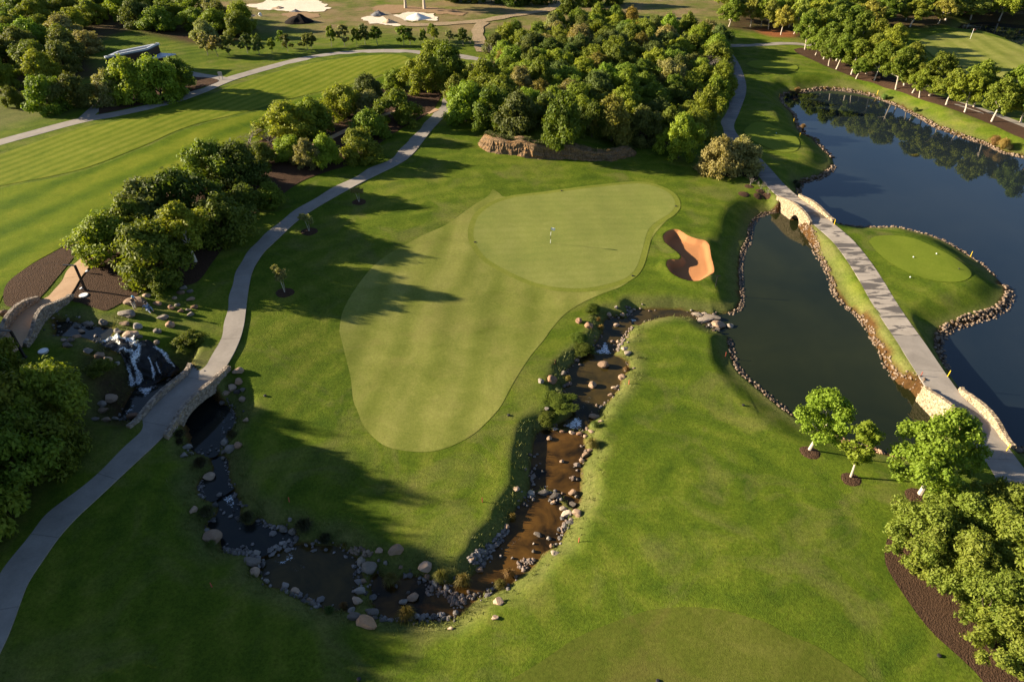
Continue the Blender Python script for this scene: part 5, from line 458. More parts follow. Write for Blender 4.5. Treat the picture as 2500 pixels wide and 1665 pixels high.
# node graphs
class NG:
    def __init__(s, name):
        s.m = bpy.data.materials.new(name); s.m.use_nodes = True; s.t = s.m.node_tree; s.t.nodes.clear()
    def n(s, typ, ins=None, **props):
        nd = s.t.nodes.new('ShaderNode' + typ)
        for k, v in props.items(): setattr(nd, k, v)
        for k, v in (ins or {}).items():
            if isinstance(v, bpy.types.NodeSocket): s.t.links.new(v, nd.inputs[k])
            else: nd.inputs[k].default_value = v
        return nd
    def pos(s): return s.n('NewGeometry').outputs['Position']
    def noise(s, vec, scale, detail=3, rough=.55, dist=0): return s.n('TexNoise', {'Vector': vec, 'Scale': scale, 'Detail': detail, 'Roughness': rough, 'Distortion': dist}).outputs[0]
    def math(s, op, a, b=None, c=None, clamp=False):
        ins = {0: a}
        if b is not None: ins[1] = b
        if c is not None: ins[2] = c
        return s.n('Math', ins, operation=op, use_clamp=clamp).outputs[0]
    def ramp(s, fac, stops):
        nd = s.n('ValToRGB', {0: fac}); e = nd.color_ramp.elements
        while len(e) < len(stops): e.new(.5)
        for el, (p, c) in zip(e, stops): el.position = p; el.color = (*c, 1) if len(c) == 3 else c
        return nd.outputs[0]
    def mix(s, fac, a, b, mode='MIX'):
        nd = s.n('Mix', data_type='RGBA', blend_type=mode)
        for k, v in ((0, fac), (6, a), (7, b)):
            if isinstance(v, bpy.types.NodeSocket): s.t.links.new(v, nd.inputs[k])
            else: nd.inputs[k].default_value = (*v, 1) if isinstance(v, tuple) and len(v) == 3 else v
        return nd.outputs[2]
    def attr(s, name): return s.n('Attribute', attribute_name=name).outputs['Fac']
    def bump(s, h, strength=.5, dist=.05): return s.n('Bump', {'Strength': strength, 'Distance': dist, 'Height': h}).outputs[0]
    def pbsdf(s, col, rough=.8, spec=.2, normal=None, **k):
        ins = {'Base Color': (*col, 1) if isinstance(col, tuple) else col, 'Roughness': rough, 'Specular IOR Level': spec, **k}
        if normal is not None: ins['Normal'] = normal
        return s.n('BsdfPrincipled', ins).outputs[0]
    def out(s, sh, disp=None):
        o = s.n('OutputMaterial'); s.t.links.new(sh, o.inputs[0]); return s.m
def plain(name, col, rough=.7, spec=.3, metal=0, var=.12, scale=6, bump=.0):
    g = NG(name); p = g.pos(); nz = g.noise(p, scale, 4)
    c = g.mix(nz, tuple(a * (1 - var) for a in col), tuple(min(1, a * (1 + var)) for a in col))
    return g.out(g.pbsdf(c, rough, spec, g.bump(nz, bump, .03) if bump else None, Metallic=metal))
def grass(name, dark, mid, light, bump=.5, grain=.5, stripe=None, rings=None, patch=.05, dry=None, pscale=1.0):
    g = NG(name); p = g.pos()
    n1 = g.noise(p, patch, 4, .6, .6); n2 = g.noise(p, .42 * pscale, 5, .62, .8); n3 = g.noise(p, 3.2 * pscale, 5, .65); n4 = g.noise(p, 11, 3, .7); n5 = g.noise(p, 34, 2, .7)
    f = g.math('ADD', g.math('MULTIPLY', n1, .44), g.math('ADD', g.math('MULTIPLY', n2, .40), g.math('MULTIPLY', n3, .16)))
    if stripe:
        d, per, amt = stripe; L = math.hypot(*d); sx, sy = -d[1] / L, d[0] / L
        dot = g.n('VectorMath', {0: p, 1: (sx, sy, 0)}, operation='DOT_PRODUCT').outputs['Value']
        wob = g.math('ADD', g.math('MULTIPLY', dot, 2 * math.pi / per), g.math('MULTIPLY', g.noise(p, .05, 2), 6))
        f = g.math('ADD', f, g.math('MULTIPLY', g.math('SMOOTH_MIN', g.math('MULTIPLY', g.math('SINE', wob), 2.0), 1.0, .3), amt * .35))
    if rings:
        (cx, cy), per, amt = rings
        dv = g.n('VectorMath', {0: g.n('VectorMath', {0: p, 1: (cx, cy, 0)}, operation='SUBTRACT').outputs[0], 1: (1, 1, 0)}, operation='MULTIPLY').outputs[0]
        ln = g.n('VectorMath', {0: dv}, operation='LENGTH').outputs['Value']
        wv = g.math('SINE', g.math('ADD', g.math('MULTIPLY', ln, 2 * math.pi / per), g.math('MULTIPLY', n1, 22)))
        f = g.math('ADD', f, g.math('MULTIPLY', g.math('MULTIPLY', wv, g.noise(p, .09, 2)), amt))
    c = g.ramp(f, [(.30, dark), (.5, mid), (.70, light)])
    if dry:
        dm = g.math('MULTIPLY', g.math('SUBTRACT', g.noise(p, .16, 4, .6, 1.0), .5), 4.5, clamp=True)
        c = g.mix(g.math('MULTIPLY', dm, dry[1]), c, dry[0])
    a_dry = g.attr('dry')
    c = g.mix(g.math('MULTIPLY', a_dry, g.math('MULTIPLY_ADD', n2, 1.1, .25), clamp=True), c, g.mix(n3, (.095, .10, .032), (.19, .165, .075)))
    c = g.mix(g.math('MULTIPLY', g.attr('soil'), g.math('MULTIPLY_ADD', n2, .9, .45), clamp=True), c, g.mix(n3, (.035, .022, .013), (.085, .055, .032)))
    fm = g.math('MULTIPLY', g.attr('field'), g.math('MULTIPLY_ADD', g.noise(p, .10, 6, .65), 4.2, -1.45, clamp=True), clamp=True)
    c = g.mix(fm, c, g.mix(n2, (.15, .105, .045), (.25, .19, .10)))
    c = g.mix(g.attr('red'), c, (.22, .085, .035)); c = g.mix(g.attr('bed'), c, g.mix(n3, (.035, .02, .009), (.12, .06, .02)))
    gr = g.math('MULTIPLY_ADD', g.math('ADD', g.math('MULTIPLY', g.noise(p, 4.2, 4, .8), .7), g.math('MULTIPLY', n4, .3)), grain * 3.6, 1 - grain * 1.8)
    c = g.mix(1.0, c, g.n('CombineColor', {0: gr, 1: gr, 2: gr}).outputs[0], 'MULTIPLY')
    n6 = g.noise(p, 6.5, 4, .7)
    h = g.math('ADD', g.math('MULTIPLY', n6, .8), g.math('ADD', g.math('MULTIPLY', n4, .8), g.math('MULTIPLY', n5, .5)))
    return g.out(g.pbsdf(c, .85, .04, g.bump(h, bump, .10)))
M = {}
M['rough'] = grass('rough_grass', (.030, .062, .006), (.082, .118, .010), (.168, .182, .026), .75, .66, dry=((.155, .138, .050), .55), rings=((15, 36), 3.1, .07), patch=.045)
M['fair'] = grass('fairway_turf', (.118, .142, .022), (.180, .195, .040), (.262, .255, .068),   .3, .34, stripe=((.12, 1), 4.2, .13), patch=.09, dry=((.20, .17, .055), .35), pscale=.8)
M['green'] = grass('green_turf', (.150, .180, .040), (.190, .208, .050), (.240, .245, .070), .16, .22, stripe=((1, .12), 1.3, .05), patch=.12)
M['collar'] = grass('green_collar_turf', (.118, .142, .020), (.165, .185, .030), (.215, .222, .048), .3, .3)
M['green2'] = grass('lower_green_turf', (.050, .076, .008), (.084, .100, .014), (.130, .132, .028), .3, .45, patch=.1, dry=((.125, .105, .03), .6))
M['stripe'] = grass('striped_turf', (.080, .120, .006), (.135, .162, .012), (.195, .205, .028), .3, .26, stripe=(D['stripe_dir'], 1.9, .15), patch=.04)
M['tee'] = grass('tee_turf', (.095, .135, .012), (.130, .165, .018), (.165, .19, .03), .15, .22)
M['band'] = grass('banded_turf', (.050, .092, .003), (.100, .138, .006), (.165, .182, .014), .45, .4, stripe=(D['stripe_dir'], 6.5, .2), patch=.035)
def mulchmat(name, a, b):
    g = NG(name); p = g.pos(); v = g.n('TexVoronoi', {'Vector': p, 'Scale': 9.0, 'Randomness': 1.0}); n = g.noise(p, .5, 5, .6); n2 = g.noise(p, 14, 4, .7)
    c = g.mix(n, a, b); c = g.mix(g.math('MULTIPLY', v.outputs['Color'], .35), c, (.16, .09, .05)); c = g.mix(g.math('MULTIPLY_ADD', n2, 2.5, -1.1, clamp=True), c, tuple(x * .35 for x in a))
    return g.out(g.pbsdf(c, .95, .1, g.bump(g.math('ADD', v.outputs['Distance'], n2), 1.0, .12)))
M['mulch'] = mulchmat('bark_mulch', (.040, .023, .014), (.085, .050, .032))
g = NG('bunker_sand'); p = g.pos(); n = g.noise(p, .35, 4); n2 = g.noise(p, 9, 4, .7); wv = g.n('TexWave', {'Vector': p, 'Scale': 2.2, 'Distortion': 7.0, 'Detail': 2.0}).outputs[1]
M['sand'] = g.out(g.pbsdf(g.mix(g.math('MULTIPLY_ADD', n2, .5, g.math('MULTIPLY', n, .5)), (.26, .108, .040), (.42, .195, .082)), .9, .15, g.bump(g.math('ADD', g.math('MULTIPLY', wv, .5), n2), .35, .06)))
def groundpatch(name, a, b, c0): 
    g = NG(name); p = g.pos(); n = g.noise(p, .35, 6, .65, .5); n2 = g.noise(p, 3, 5, .7)
    return g.out(g.pbsdf(g.mix(g.math('MULTIPLY_ADD', n2, 2.4, -.95, clamp=True), g.mix(n, a, b), c0), .95, .1, g.bump(n2, .8, .15)))
M['white'] = groundpatch('pale_sand_ground', (.62, .52, .40), (.80, .71, .60), (.45, .36, .24))
M['dirt'] = groundpatch('bare_dirt', (.24, .14, .075), (.34, .22, .13), (.14, .12, .05))
M['track'] = groundpatch('dirt_track', (.26, .18, .11), (.38, .28, .19), (.13, .13, .04))
def concrete(name, a, b, wet=0):
    g = NG(name); p = g.pos(); n = g.noise(p, .45, 6, .65, .4); n2 = g.noise(p, 5, 5, .7); n3 = g.noise(p, 30, 2, .6); oi = g.n('ObjectInfo').outputs['Random']
    f = g.math('MULTIPLY_ADD', n, .75, g.math('MULTIPLY', n2, .25)); c = g.ramp(f, [(.32, a), (.66, b)])
    k = g.math('MULTIPLY_ADD', oi, .14, .93); c = g.mix(1.0, c, g.n('CombineColor', {0: k, 1: k, 2: k}).outputs[0], 'MULTIPLY')
    rough = .85
    if wet:
        mp = g.n('Mapping', {'Vector': p, 'Scale': (.20, .85, 1)}).outputs[0]; w = g.math('MULTIPLY_ADD', g.noise(mp, 1.15, 5, .62, .9), 26, -13.4 + wet, clamp=True)
        c = g.mix(w, c, tuple(x * .42 for x in a)); rough = g.math('MULTIPLY_ADD', w, -.45, .85)
    return g.out(g.pbsdf(c, rough, .3, g.bump(g.math('ADD', n2, g.math('MULTIPLY', n3, .5)), .25, .03)))
M['path'] = concrete('cart_path_concrete', (.20, .175, .15), (.30, .265, .23)); M['pathwet'] = concrete('damp_cart_path_concrete', (.27, .23, .19), (.38, .33, .28), .5); M['pathdark'] = concrete('wet_shade_toned_path_concrete', (.15, .13, .125), (.24, .21, .20), .9)  # pathdark: wet slabs, with the shade of their stretch painted into the base colour
M['foot'] = concrete('tan_path_concrete', (.37, .23, .13), (.47, .31, .185)); M['joint'] = plain('path_joint_soil', (.07, .055, .04), .95)
def stonemat(name, a, b, c0, bump=.6, wetz=None):
    g = NG(name); tc = g.n('TexCoord').outputs['Object']; p = g.pos(); r = g.n('NewGeometry').outputs['Random Per Island']; oi = g.n('ObjectInfo').outputs['Random']
    n = g.noise(p, 2.6, 6, .65, .5); n2 = g.noise(p, 14, 4, .7); rr = g.math('FRACT', g.math('ADD', r, oi))
    c = g.mix(n, a, b); c = g.mix(g.math('MULTIPLY', rr, .75), c, c0); c = g.mix(g.math('MULTIPLY_ADD', n2, 2.4, -1.3, clamp=True), c, tuple(x * .4 for x in a))
    k = g.math('MULTIPLY_ADD', rr, .8, .55); c = g.mix(1.0, c, g.n('CombineColor', {0: k, 1: k, 2: k}).outputs[0], 'MULTIPLY')
    return g.out(g.pbsdf(c, .82, .25, g.bump(g.math('ADD', n, g.math('MULTIPLY', n2, .5)), bump, .08)))
M['s_tan'] = stonemat('tan_stone', (.25, .155, .095), (.40, .27, .18), (.30, .22, .16)); M['s_grey'] = stonemat('grey_stone', (.155, .125, .10), (.27, .225, .185), (.20, .18, .16)); M['s_red'] = stonemat('red_stone', (.25, .13, .075), (.40, .23, .14), (.28, .19, .13))
M['s_orange'] = stonemat('orange_stone', (.38, .19, .09), (.52, .30, .16), (.44, .27, .16)); M['s_dark'] = stonemat('dark_wet_stone', (.05, .042, .036), (.12, .10, .085), (.09, .085, .08)); M['s_slab'] = stonemat('pale_slab_stone', (.27, .21, .155), (.44, .36, .28), (.34, .28, .22), .9)
M['s_rip'] = stonemat('riprap_stone', (.13, .085, .055), (.26, .18, .12), (.18, .14, .105)); M['wetrock'] = plain('wet_black_rock', (.014, .012, .011), .45, .35, 0, .5, 3, 1.0); M['s_bluegrey'] = stonemat('blue_grey_cobble', (.075, .068, .066), (.17, .155, .145), (.25, .22, .20)); M['s_pinkgrey'] = stonemat('pink_grey_cobble', (.17, .115, .085), (.30, .22, .175), (.13, .115, .105)); M['s_brown'] = stonemat('brown_cobble', (.085, .058, .040), (.17, .115, .078), (.22, .165, .12))
M['s_wall'] = stonemat('bridge_wall_stone', (.29, .215, .135), (.44, .335, .22), (.35, .27, .18), .9); M['s_wall2'] = stonemat('greyer_wall_stone', (.20, .155, .115), (.34, .27, .21), (.27, .23, .19), .9); M['mortar'] = plain('bridge_mortar', (.26, .20, .135), .95, .1, 0, .25, 8, .5)  # second wall stone is a darker, greyer tone
def watermat(name, a, b, rough=.015, ripple=.02, scale=1.2, patch=.25, spec=.5):
    g = NG(name); p = g.pos(); n = g.noise(p, patch, 4, .6, .4); mp = g.n('Mapping', {'Vector': p, 'Scale': (.7, 1.6, 1)}).outputs[0]
    rp = g.noise(mp, scale, 3, .5, .6)
    return g.out(g.pbsdf(g.ramp(n, [(.35, a), (.65, b)]), g.math('MULTIPLY_ADD', g.math('MULTIPLY_ADD', g.noise(p, .07, 3, .6, 1.2), 6, -3.1, clamp=True), .07, rough), spec, g.bump(rp, ripple, .1), IOR=1.333))
M['w_lake'] = watermat('lake_water', (.008, .014, .020), (.014, .020, .024), .02, .012, .8, .05, 1.0)
M['w_pond'] = watermat('pond_water', (.010, .014, .005), (.018, .022, .007), .02, .03, 1.2, .08)
M['w_brown'] = watermat('shallow_brown_water', (.014, .009, .003), (.105, .052, .010), .02, .06, 1.8, .45)
M['w_olive'] = watermat('olive_pool_water', (.022, .018, .006), (.062, .042, .011), .02, .05, 1.8, .4)
M['w_dark'] = watermat('dark_pool_water', (.009, .012, .012), (.020, .020, .015), .02, .05, 1.6, .4)
M['w_fall'] = watermat('rushing_water', (.02, .03, .035), (.06, .08, .09), .1, .5, 3, 1)
def foammat(name, cover, scale):
    g = NG(name); p = g.pos(); n = g.noise(p, scale, 6, .72, 1.2); e = g.math('SUBTRACT', 1.0, g.attr('edge'))
    a = g.math('MULTIPLY_ADD', n, 9, -9 * (1 - cover)); a = g.math('SUBTRACT', a, g.math('MULTIPLY', e, 2.2), clamp=True)
    d = g.pbsdf((.72, .76, .80), .6, .4); t = g.n('BsdfTransparent').outputs[0]
    return g.out(g.n('MixShader', {0: a, 1: t, 2: d}).outputs[0])
M['f_dense'] = foammat('white_foam', .60, 3.2); M['f_mid'] = foammat('broken_foam', .53, 4.0); M['f_thin'] = foammat('foam_flecks', .40, 7.5); M['f_fall'] = foammat('falling_foam', .60, 7.0)
# leaves
def leafmat(name, a, b, c0, trans=.40):
    g = NG(name); r = g.n('NewGeometry').outputs['Random Per Island']; oi = g.n('ObjectInfo').outputs['Random']; tc = g.n('TexCoord').outputs['Object']
    n = g.noise(tc, .55, 3, .6); c = g.mix(g.math('MULTIPLY_ADD', n, 2.2, -.6, clamp=True), a, b); c = g.mix(g.math('MULTIPLY', r, .5), c, c0)
    k = g.math('MULTIPLY_ADD', oi, .5, .76); k2 = g.math('MULTIPLY_ADD', g.math('FRACT', g.math('MULTIPLY', oi, 7.31)), .3, .85)
    c = g.mix(1.0, c, g.n('CombineColor', {0: g.math('MULTIPLY', k, k2), 1: k, 2: k}).outputs[0], 'MULTIPLY')
    d = g.pbsdf(c, .62, .22); t = g.n('BsdfTranslucent', {'Color': g.mix(1.0, c, (1.15, 1.1, .5, 1), 'MULTIPLY')}).outputs[0]
    return g.out(g.n('MixShader', {0: trans, 1: d, 2: t}).outputs[0])
M['l_green'] = leafmat('mid_green_leaves', (0.099, 0.151, 0.012), (0.168, 0.212, 0.020), (0.228, 0.252, 0.030)); M['l_bright'] = leafmat('yellow_green_leaves', (0.126, 0.187, 0.010), (0.211, 0.268, 0.020), (0.267, 0.303, 0.037))
M['l_gold'] = leafmat('feathery_yellow_green_leaves', (0.096, 0.147, 0.013), (0.171, 0.218, 0.024), (0.216, 0.246, 0.042), .36); M['l_olive'] = leafmat('olive_leaves', (0.080, 0.109, 0.018), (0.119, 0.147, 0.030), (0.159, 0.177, 0.049))
M['l_dark'] = leafmat('dark_green_leaves', (0.060, 0.096, 0.011), (0.099, 0.139, 0.014), (0.138, 0.164, 0.020)); M['l_lush'] = leafmat('lush_green_leaves', (0.098, 0.152, 0.011), (0.161, 0.205, 0.018), (0.222, 0.232, 0.024))
M['l_grey'] = leafmat('grey_green_leaves', (0.177, 0.177, 0.055), (0.253, 0.244, 0.080), (0.311, 0.286, 0.106)); M['l_brown'] = leafmat('rusty_leaves', (0.160, 0.124, 0.020), (0.224, 0.165, 0.030), (0.186, 0.194, 0.035)); M['l_pale'] = leafmat('pale_green_leaves', (0.217, 0.242, 0.035), (0.298, 0.310, 0.047), (0.366, 0.357, 0.071))
def bark(name, a, b):
    g = NG(name); p = g.pos(); n = g.noise(g.n('Mapping', {'Vector': p, 'Scale': (1, 1, .3)}).outputs[0], 7, 5, .7)
    return g.out(g.pbsdf(g.mix(n, a, b), .9, .15, g.bump(n, .6, .05)))
M['bark_pale'] = bark('pale_bark', (.36, .30, .23), (.58, .51, .42)); M['bark'] = bark('brown_bark', (.07, .05, .035), (.15, .115, .085)); M['bark_grey'] = bark('grey_twigs', (.16, .135, .115), (.27, .235, .20))
for k, (a, b, c0) in {'straw': ((.19, .135, .03), (.29, .21, .055), (.15, .15, .03)), 'bank': ((.065, .085, .012), (.13, .135, .028), (.20, .175, .06)), 'gold': ((.19, .13, .025), (.28, .20, .045), (.14, .14, .025)), 'olive': ((.12, .105, .02), (.19, .16, .035), (.11, .135, .02)), 'rust': ((.17, .085, .028), (.26, .14, .05), (.15, .12, .03)), 'dark': ((.030, .028, .010), (.065, .055, .022), (.04, .052, .014)), 'lush': ((.07, .12, .014), (.11, .17, .03), (.15, .18, .05))}.items(): M['t_' + k] = leafmat(k + '_grass_blades', a, b, c0, .25)
M['black'] = plain('dark_metal', (.02, .018, .018), .5, .4); M['white_p'] = plain('white_paint', (.78, .78, .76), .5, .4, 0, .05); M['yellow'] = plain('yellow_paint', (.75, .48, .02), .6, .3); M['redp'] = plain('red_paint', (.42, .09, .055), .6, .3); M['zinc'] = plain('grey_roof_metal', (.42, .44, .48), .45, .5, 0, .1); M['rooftop'] = plain('dark_roof_felt', (.07, .075, .09), .9); M['wallb'] = plain('dark_brick_wall', (.055, .038, .028), .9, .1, 0, .3, 5, .5)
M['glassd'] = plain('dark_window_glass', (.012, .014, .018), .08, .6); M['lightwall'] = plain('pale_plaster', (.42, .40, .37), .9)
# ---------------------------------------------------------------- ground
F, P, MIND, PD = build_field(D)
def H(x, y): return float(F(x, y))
WPOLY = [(lv, np.array(pl)) for lv, pl in D['water'].values()]
def level(x, y):
    h = H(x, y); q = np.array([[x, y]])
    for lv, pl in WPOLY:
        if inside(q, pl)[0]: h = max(h, lv)
    return h
nx, ny = len(F.X), len(F.Y)
ii = (np.arange(ny - 1)[:, None] * nx + np.arange(nx - 1)[None, :]).ravel()
gm = mesh('ground', np.column_stack([P, F.Z.ravel()]), np.stack([ii, ii + 1, ii + nx + 1, ii + nx], 1), M['rough'], True)
def vattr(me, name, val):
    a = me.attributes.new(name, 'FLOAT', 'POINT'); a.data.foreach_set('value', np.asarray(val, np.float32))
def zone(P, polys, soft):
    r = np.zeros(len(P))
    for q in polys: r = np.maximum(r, 1 - sstep(-soft, soft, sdf(P, q, soft + 1)))
    return r
dry = .62 * (1 - sstep(.8, 2.6, MIND)) * (MIND > 0) + .0
dry = np.maximum(dry, .8 * zone(P, D['zones']['dry'], 3))
vattr(gm, 'dry', dry); vattr(gm, 'soil', zone(P, D['zones']['soil'], 2.5)); vattr(gm, 'field', zone(P, D['zones']['field'], 8) + (P[:, 1] > 232)); vattr(gm, 'red', zone(P, D['zones']['red'], 1.5)); bed = 1 - sstep(-.05, .12, MIND)
for _, q, w, *_r in D['obj']['edge']:
    a = np.asarray(q); m = ((P > a.min(0) - 3) & (P < a.max(0) + 3)).all(1); d = seg_dist(P[m], q, False); bed[m] = np.maximum(bed[m], 1 - sstep(w * .7, w * .95 + .1, d))
bed = np.maximum(bed, 1 - sstep(.05, .38, MIND)); vattr(gm, 'bed', bed)
ground = tag(link('ground', gm), kind='structure')
def sheet(name, poly, mat, off, step=1.0, kind='structure', zf=None, edge=False, fine=.5, rag=0):
    q = catmull(list(poly) + [poly[0]], fine)[:-1] if fine else np.asarray(poly, float)
    if rag: q = q + rag * np.array([[mnoise.noise((x * .35, y * .35, 1)) + .6 * mnoise.noise((x * 1.1, y * 1.1, 2)), mnoise.noise((x * .35, y * .35, 5)) + .6 * mnoise.noise((x * 1.1, y * 1.1, 6))] for x, y in q])
    keep = [q[0]]
    for a in q[1:]:
        if np.hypot(*(a - keep[-1])) > .04: keep.append(a)
    q = np.array(keep); lo = q.min(0); hi = q.max(0)
    gx, gy = np.meshgrid(np.arange(lo[0], hi[0], step) + .13, np.arange(lo[1], hi[1], step) + .17); G = np.stack([gx.ravel(), gy.ravel()], 1)
    s = sdf(G, q, 1); G = G[s < -.3 * step]
    pts = [Vector(a) for a in q] + [Vector(a) for a in G]; n = len(q)
    v, e, f, *_ = mgeo.delaunay_2d_cdt(pts, [(i, (i + 1) % n) for i in range(n)], [list(range(n))], 1, 1e-4)
    V = np.array([(a.x, a.y) for a in v]); z = (F(V[:, 0], V[:, 1]) + off) if zf is None else zf(V)
    me = mesh(name, np.column_stack([V, z]), [tuple(a) for a in f], mat, True)
    if edge: vattr(me, 'edge', sstep(0, .45, -sdf(V, q, 2)))
    o = link(name, me)
    return tag(o, kind=kind)
def grow(q, d):
    q = np.asarray(q, float); n = len(q); A = .5 * sum(q[i][0] * q[(i + 1) % n][1] - q[(i + 1) % n][0] * q[i][1] for i in range(n)); s = 1 if A > 0 else -1
    out = []
    for i in range(n):
        a = q[i] - q[i - 1]; b = q[(i + 1) % n] - q[i]; t = a / (np.hypot(*a) + 1e-9) + b / (np.hypot(*b) + 1e-9); t /= np.hypot(*t) + 1e-9; out.append(q[i] + s * d * np.array([t[1], -t[0]]))
    return out
SHS = D['sheets']
sheet('fairway', SHS['FAIRWAY'][0], M['fair'], .02, .7); sheet('green_collar', grow(SHS['GREEN'][0], .75), M['collar'], .03, .8); sheet('putting_green', SHS['GREEN'][0], M['green'], .04, .8); sheet('banded_rough', SHS['LBAND'][0], M['band'], .03, 1.0); sheet('lower_green', SHS['GREEN2'][0], M['green2'], .02, .7)
sheet('striped_fairway', SHS['LFAIR'][0], M['stripe'], .035, 1.0); sheet('tee', SHS['TEE1'][0], M['tee'], .05, 1.0); sheet('tee', SHS['TEE2'][0], M['tee'], .07, 1.2); sheet('tee', SHS['TEE3'][0], M['tee'], .04, .8); sheet('far_green', SHS['GREEN3'][0], M['fair'], .08, 1.4)
sheet('bunker_sand', SHS['SAND'][0], M['sand'], .03, .14, fine=.14)
for k in ('MUL1', 'MUL2', 'MUL4', 'MUL5', 'MUL6', 'MUL7'): sheet('mulch_bed', SHS[k][0], M['mulch'], .045, .9)
for k, m in (('WHITE1', 'white'), ('DIRT1', 'dirt'), ('WHITE2', 'white'), ('DIRT2', 'dirt')): sheet('sand_patch' if m == 'white' else 'dirt_patch', SHS[k][0], M[m], .08 if m == 'dirt' else .1, 1.6, fine=.4, rag=1.3)
WM = {'POND': 'w_pond', 'LAKE': 'w_lake', 'A2': 'w_olive', 'A': 'w_olive', 'B': 'w_olive', 'C': 'w_brown', 'D': 'w_brown', 'E2': 'w_olive', 'E1': 'w_dark', 'F': 'w_dark', 'G': 'w_dark', 'TOP': 'w_dark', 'FAR': 'w_lake', 'CHA': 'w_pond', 'CHB': 'w_pond'}
WNAME = {'POND': 'pond_water', 'LAKE': 'lake_water', 'FAR': 'far_pond_water'}
for k, (lv, pl) in D['water'].items():
    big = k in ('LAKE', 'POND', 'FAR', 'CHA', 'CHB')
    dz = {'CHA': -.004, 'CHB': -.004, 'POND': -.002}.get(k, 0)
    sheet(WNAME.get(k, 'stream_water'), grow(pl, .35 if big else .22), M[WM[k]], 0, 3.0 if big else .8, zf=lambda V, z=lv + dz: np.full(len(V), z), fine=.5)
for k, (lv, pl, m) in D['obj']['foam'].items():
    o = sheet('foam', pl, M['f_' + m], 0, .15, zf=lambda V, z=lv: np.full(len(V), z + .012) + .02 * np.sin(V[:, 0] * 23) * np.sin(V[:, 1] * 19), kind='stuff', edge=True, fine=.15)
# ---------------------------------------------------------------- cart paths: ribbons of slabs with open joints, bridges with their walls
def base_z(x, y): return float(base_height(np.array([[x, y]]), D)[0])
LINES = {}
for k, p in D['paths'].items():
    L = catmull(p['line'], .3); s = np.r_[0, np.cumsum(np.hypot(*np.diff(L, axis=0).T))]; u = np.arange(0, s[-1], .4)
    L = np.stack([np.interp(u, s, L[:, 0]), np.interp(u, s, L[:, 1])], 1); t = np.gradient(L, axis=0); t /= np.hypot(*t.T)[:, None]
    z = base_height(L, D); z = np.convolve(np.pad(z, 4, 'edge'), np.ones(9) / 9, 'valid')
    br = [b for b in D['bridges'].values() if b[0] == k]
    for _, a, b in br: z = z + .22 * np.where((u > a - 1.5) & (u < b + 1.5), np.sin(np.clip((u - a + 1.5) / (b - a + 3), 0, 1) * math.pi) ** 2, 0)
    LINES[k] = (L, t, z, u, p['w'])
def ribbon(name, k, i0, i1, w, off, thick, mat, parent=None, wob=0):
    L, t, z, u, _ = LINES[k]; V = []; Fc = []; cols = (-w / 2, -w / 6, w / 6, w / 2)
    for i in range(i0, i1):
        nrm = np.array([-t[i][1], t[i][0]])
        for c in cols:
            q = L[i] + nrm * (c + (wob * math.sin(i * .9 + c) if wob else 0)); V.append((*q, z[i] + off - .02 * (c / w) ** 2))
    n = i1 - i0; m = len(cols)
    for i in range(n - 1):
        for j in range(m - 1): a = i * m + j; Fc.append((a, a + m, a + m + 1, a + 1)) 
    nb = len(V); V += [(x, y, zz - thick) for x, y, zz in V]
    ring = [j for j in range(m)] + [i * m + m - 1 for i in range(1, n)] + [(n - 1) * m + j for j in range(m - 2, -1, -1)] + [i * m for i in range(n - 2, 0, -1)]
    for a, b in zip(ring, ring[1:] + ring[:1]): Fc.append((a, b, b + nb, a + nb))
    return link(name, mesh(name, V, Fc, mat), parent)
def drape(name, k, w, off, mat):
    L, t, z, u, _ = LINES[k]; V = []; Fc = []; r = random.Random(3); cols = 7
    for i in range(len(L)):
        nrm = np.array([-t[i][1], t[i][0]]); ww = w * (1 + .12 * math.sin(i * .31) + r.uniform(-.05, .05))
        for c in range(cols): q = L[i] + nrm * ww * (c / (cols - 1) - .5); V.append((*q, H(*q) + off))
    for i in range(len(L) - 1):
        for c in range(cols - 1): a = i * cols + c; Fc.append((a, a + cols, a + cols + 1, a + 1))
    return tag(link(name, mesh(name, V, Fc, mat, True)), kind='structure')
for k, nm in (('R', 'cart_path'), ('L', 'cart_path'), ('U', 'upper_path'), ('F', 'footpath'), ('R2', 'cart_path'), ('R3', 'cart_path'), ('B1', 'footpath'), ('B2', 'footpath')):
    L, t, z, u, w = LINES[k]; n = len(L); m = M['foot'] if k == 'F' else M['path']
    root = tag(ribbon(nm, k, 0, n, w - .06, .005, .5, M['joint']), kind='structure')
    step = 15 if k in ('R', 'L') else 14 if k == 'F' else 24; i = 0
    while i < n - 1:
        j = min(n, i + step + 1)
        if n - j < 4: j = n
        mm = m
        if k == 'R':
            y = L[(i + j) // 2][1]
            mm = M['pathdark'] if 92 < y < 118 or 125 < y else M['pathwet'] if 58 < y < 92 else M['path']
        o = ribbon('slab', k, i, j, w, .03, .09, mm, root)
        me = o.data
        # pull the two ends in for a joint
        cols = 4; nn = (j - i)
        for e, s in ((0, 1), (nn - 1, -1)):
            for c in range(cols):
                for off in (0, nn * cols): 
                    v = me.vertices[e * cols + c + off]; v.co.x += t[i if e == 0 else j - 1][0] * s * .014; v.co.y += t[i if e == 0 else j - 1][1] * s * .014
        i = j - 1
drape('dirt_track', 'T1', 3.4, .13, M['track']); drape('dirt_track', 'T2', 2.8, .12, M['track'])

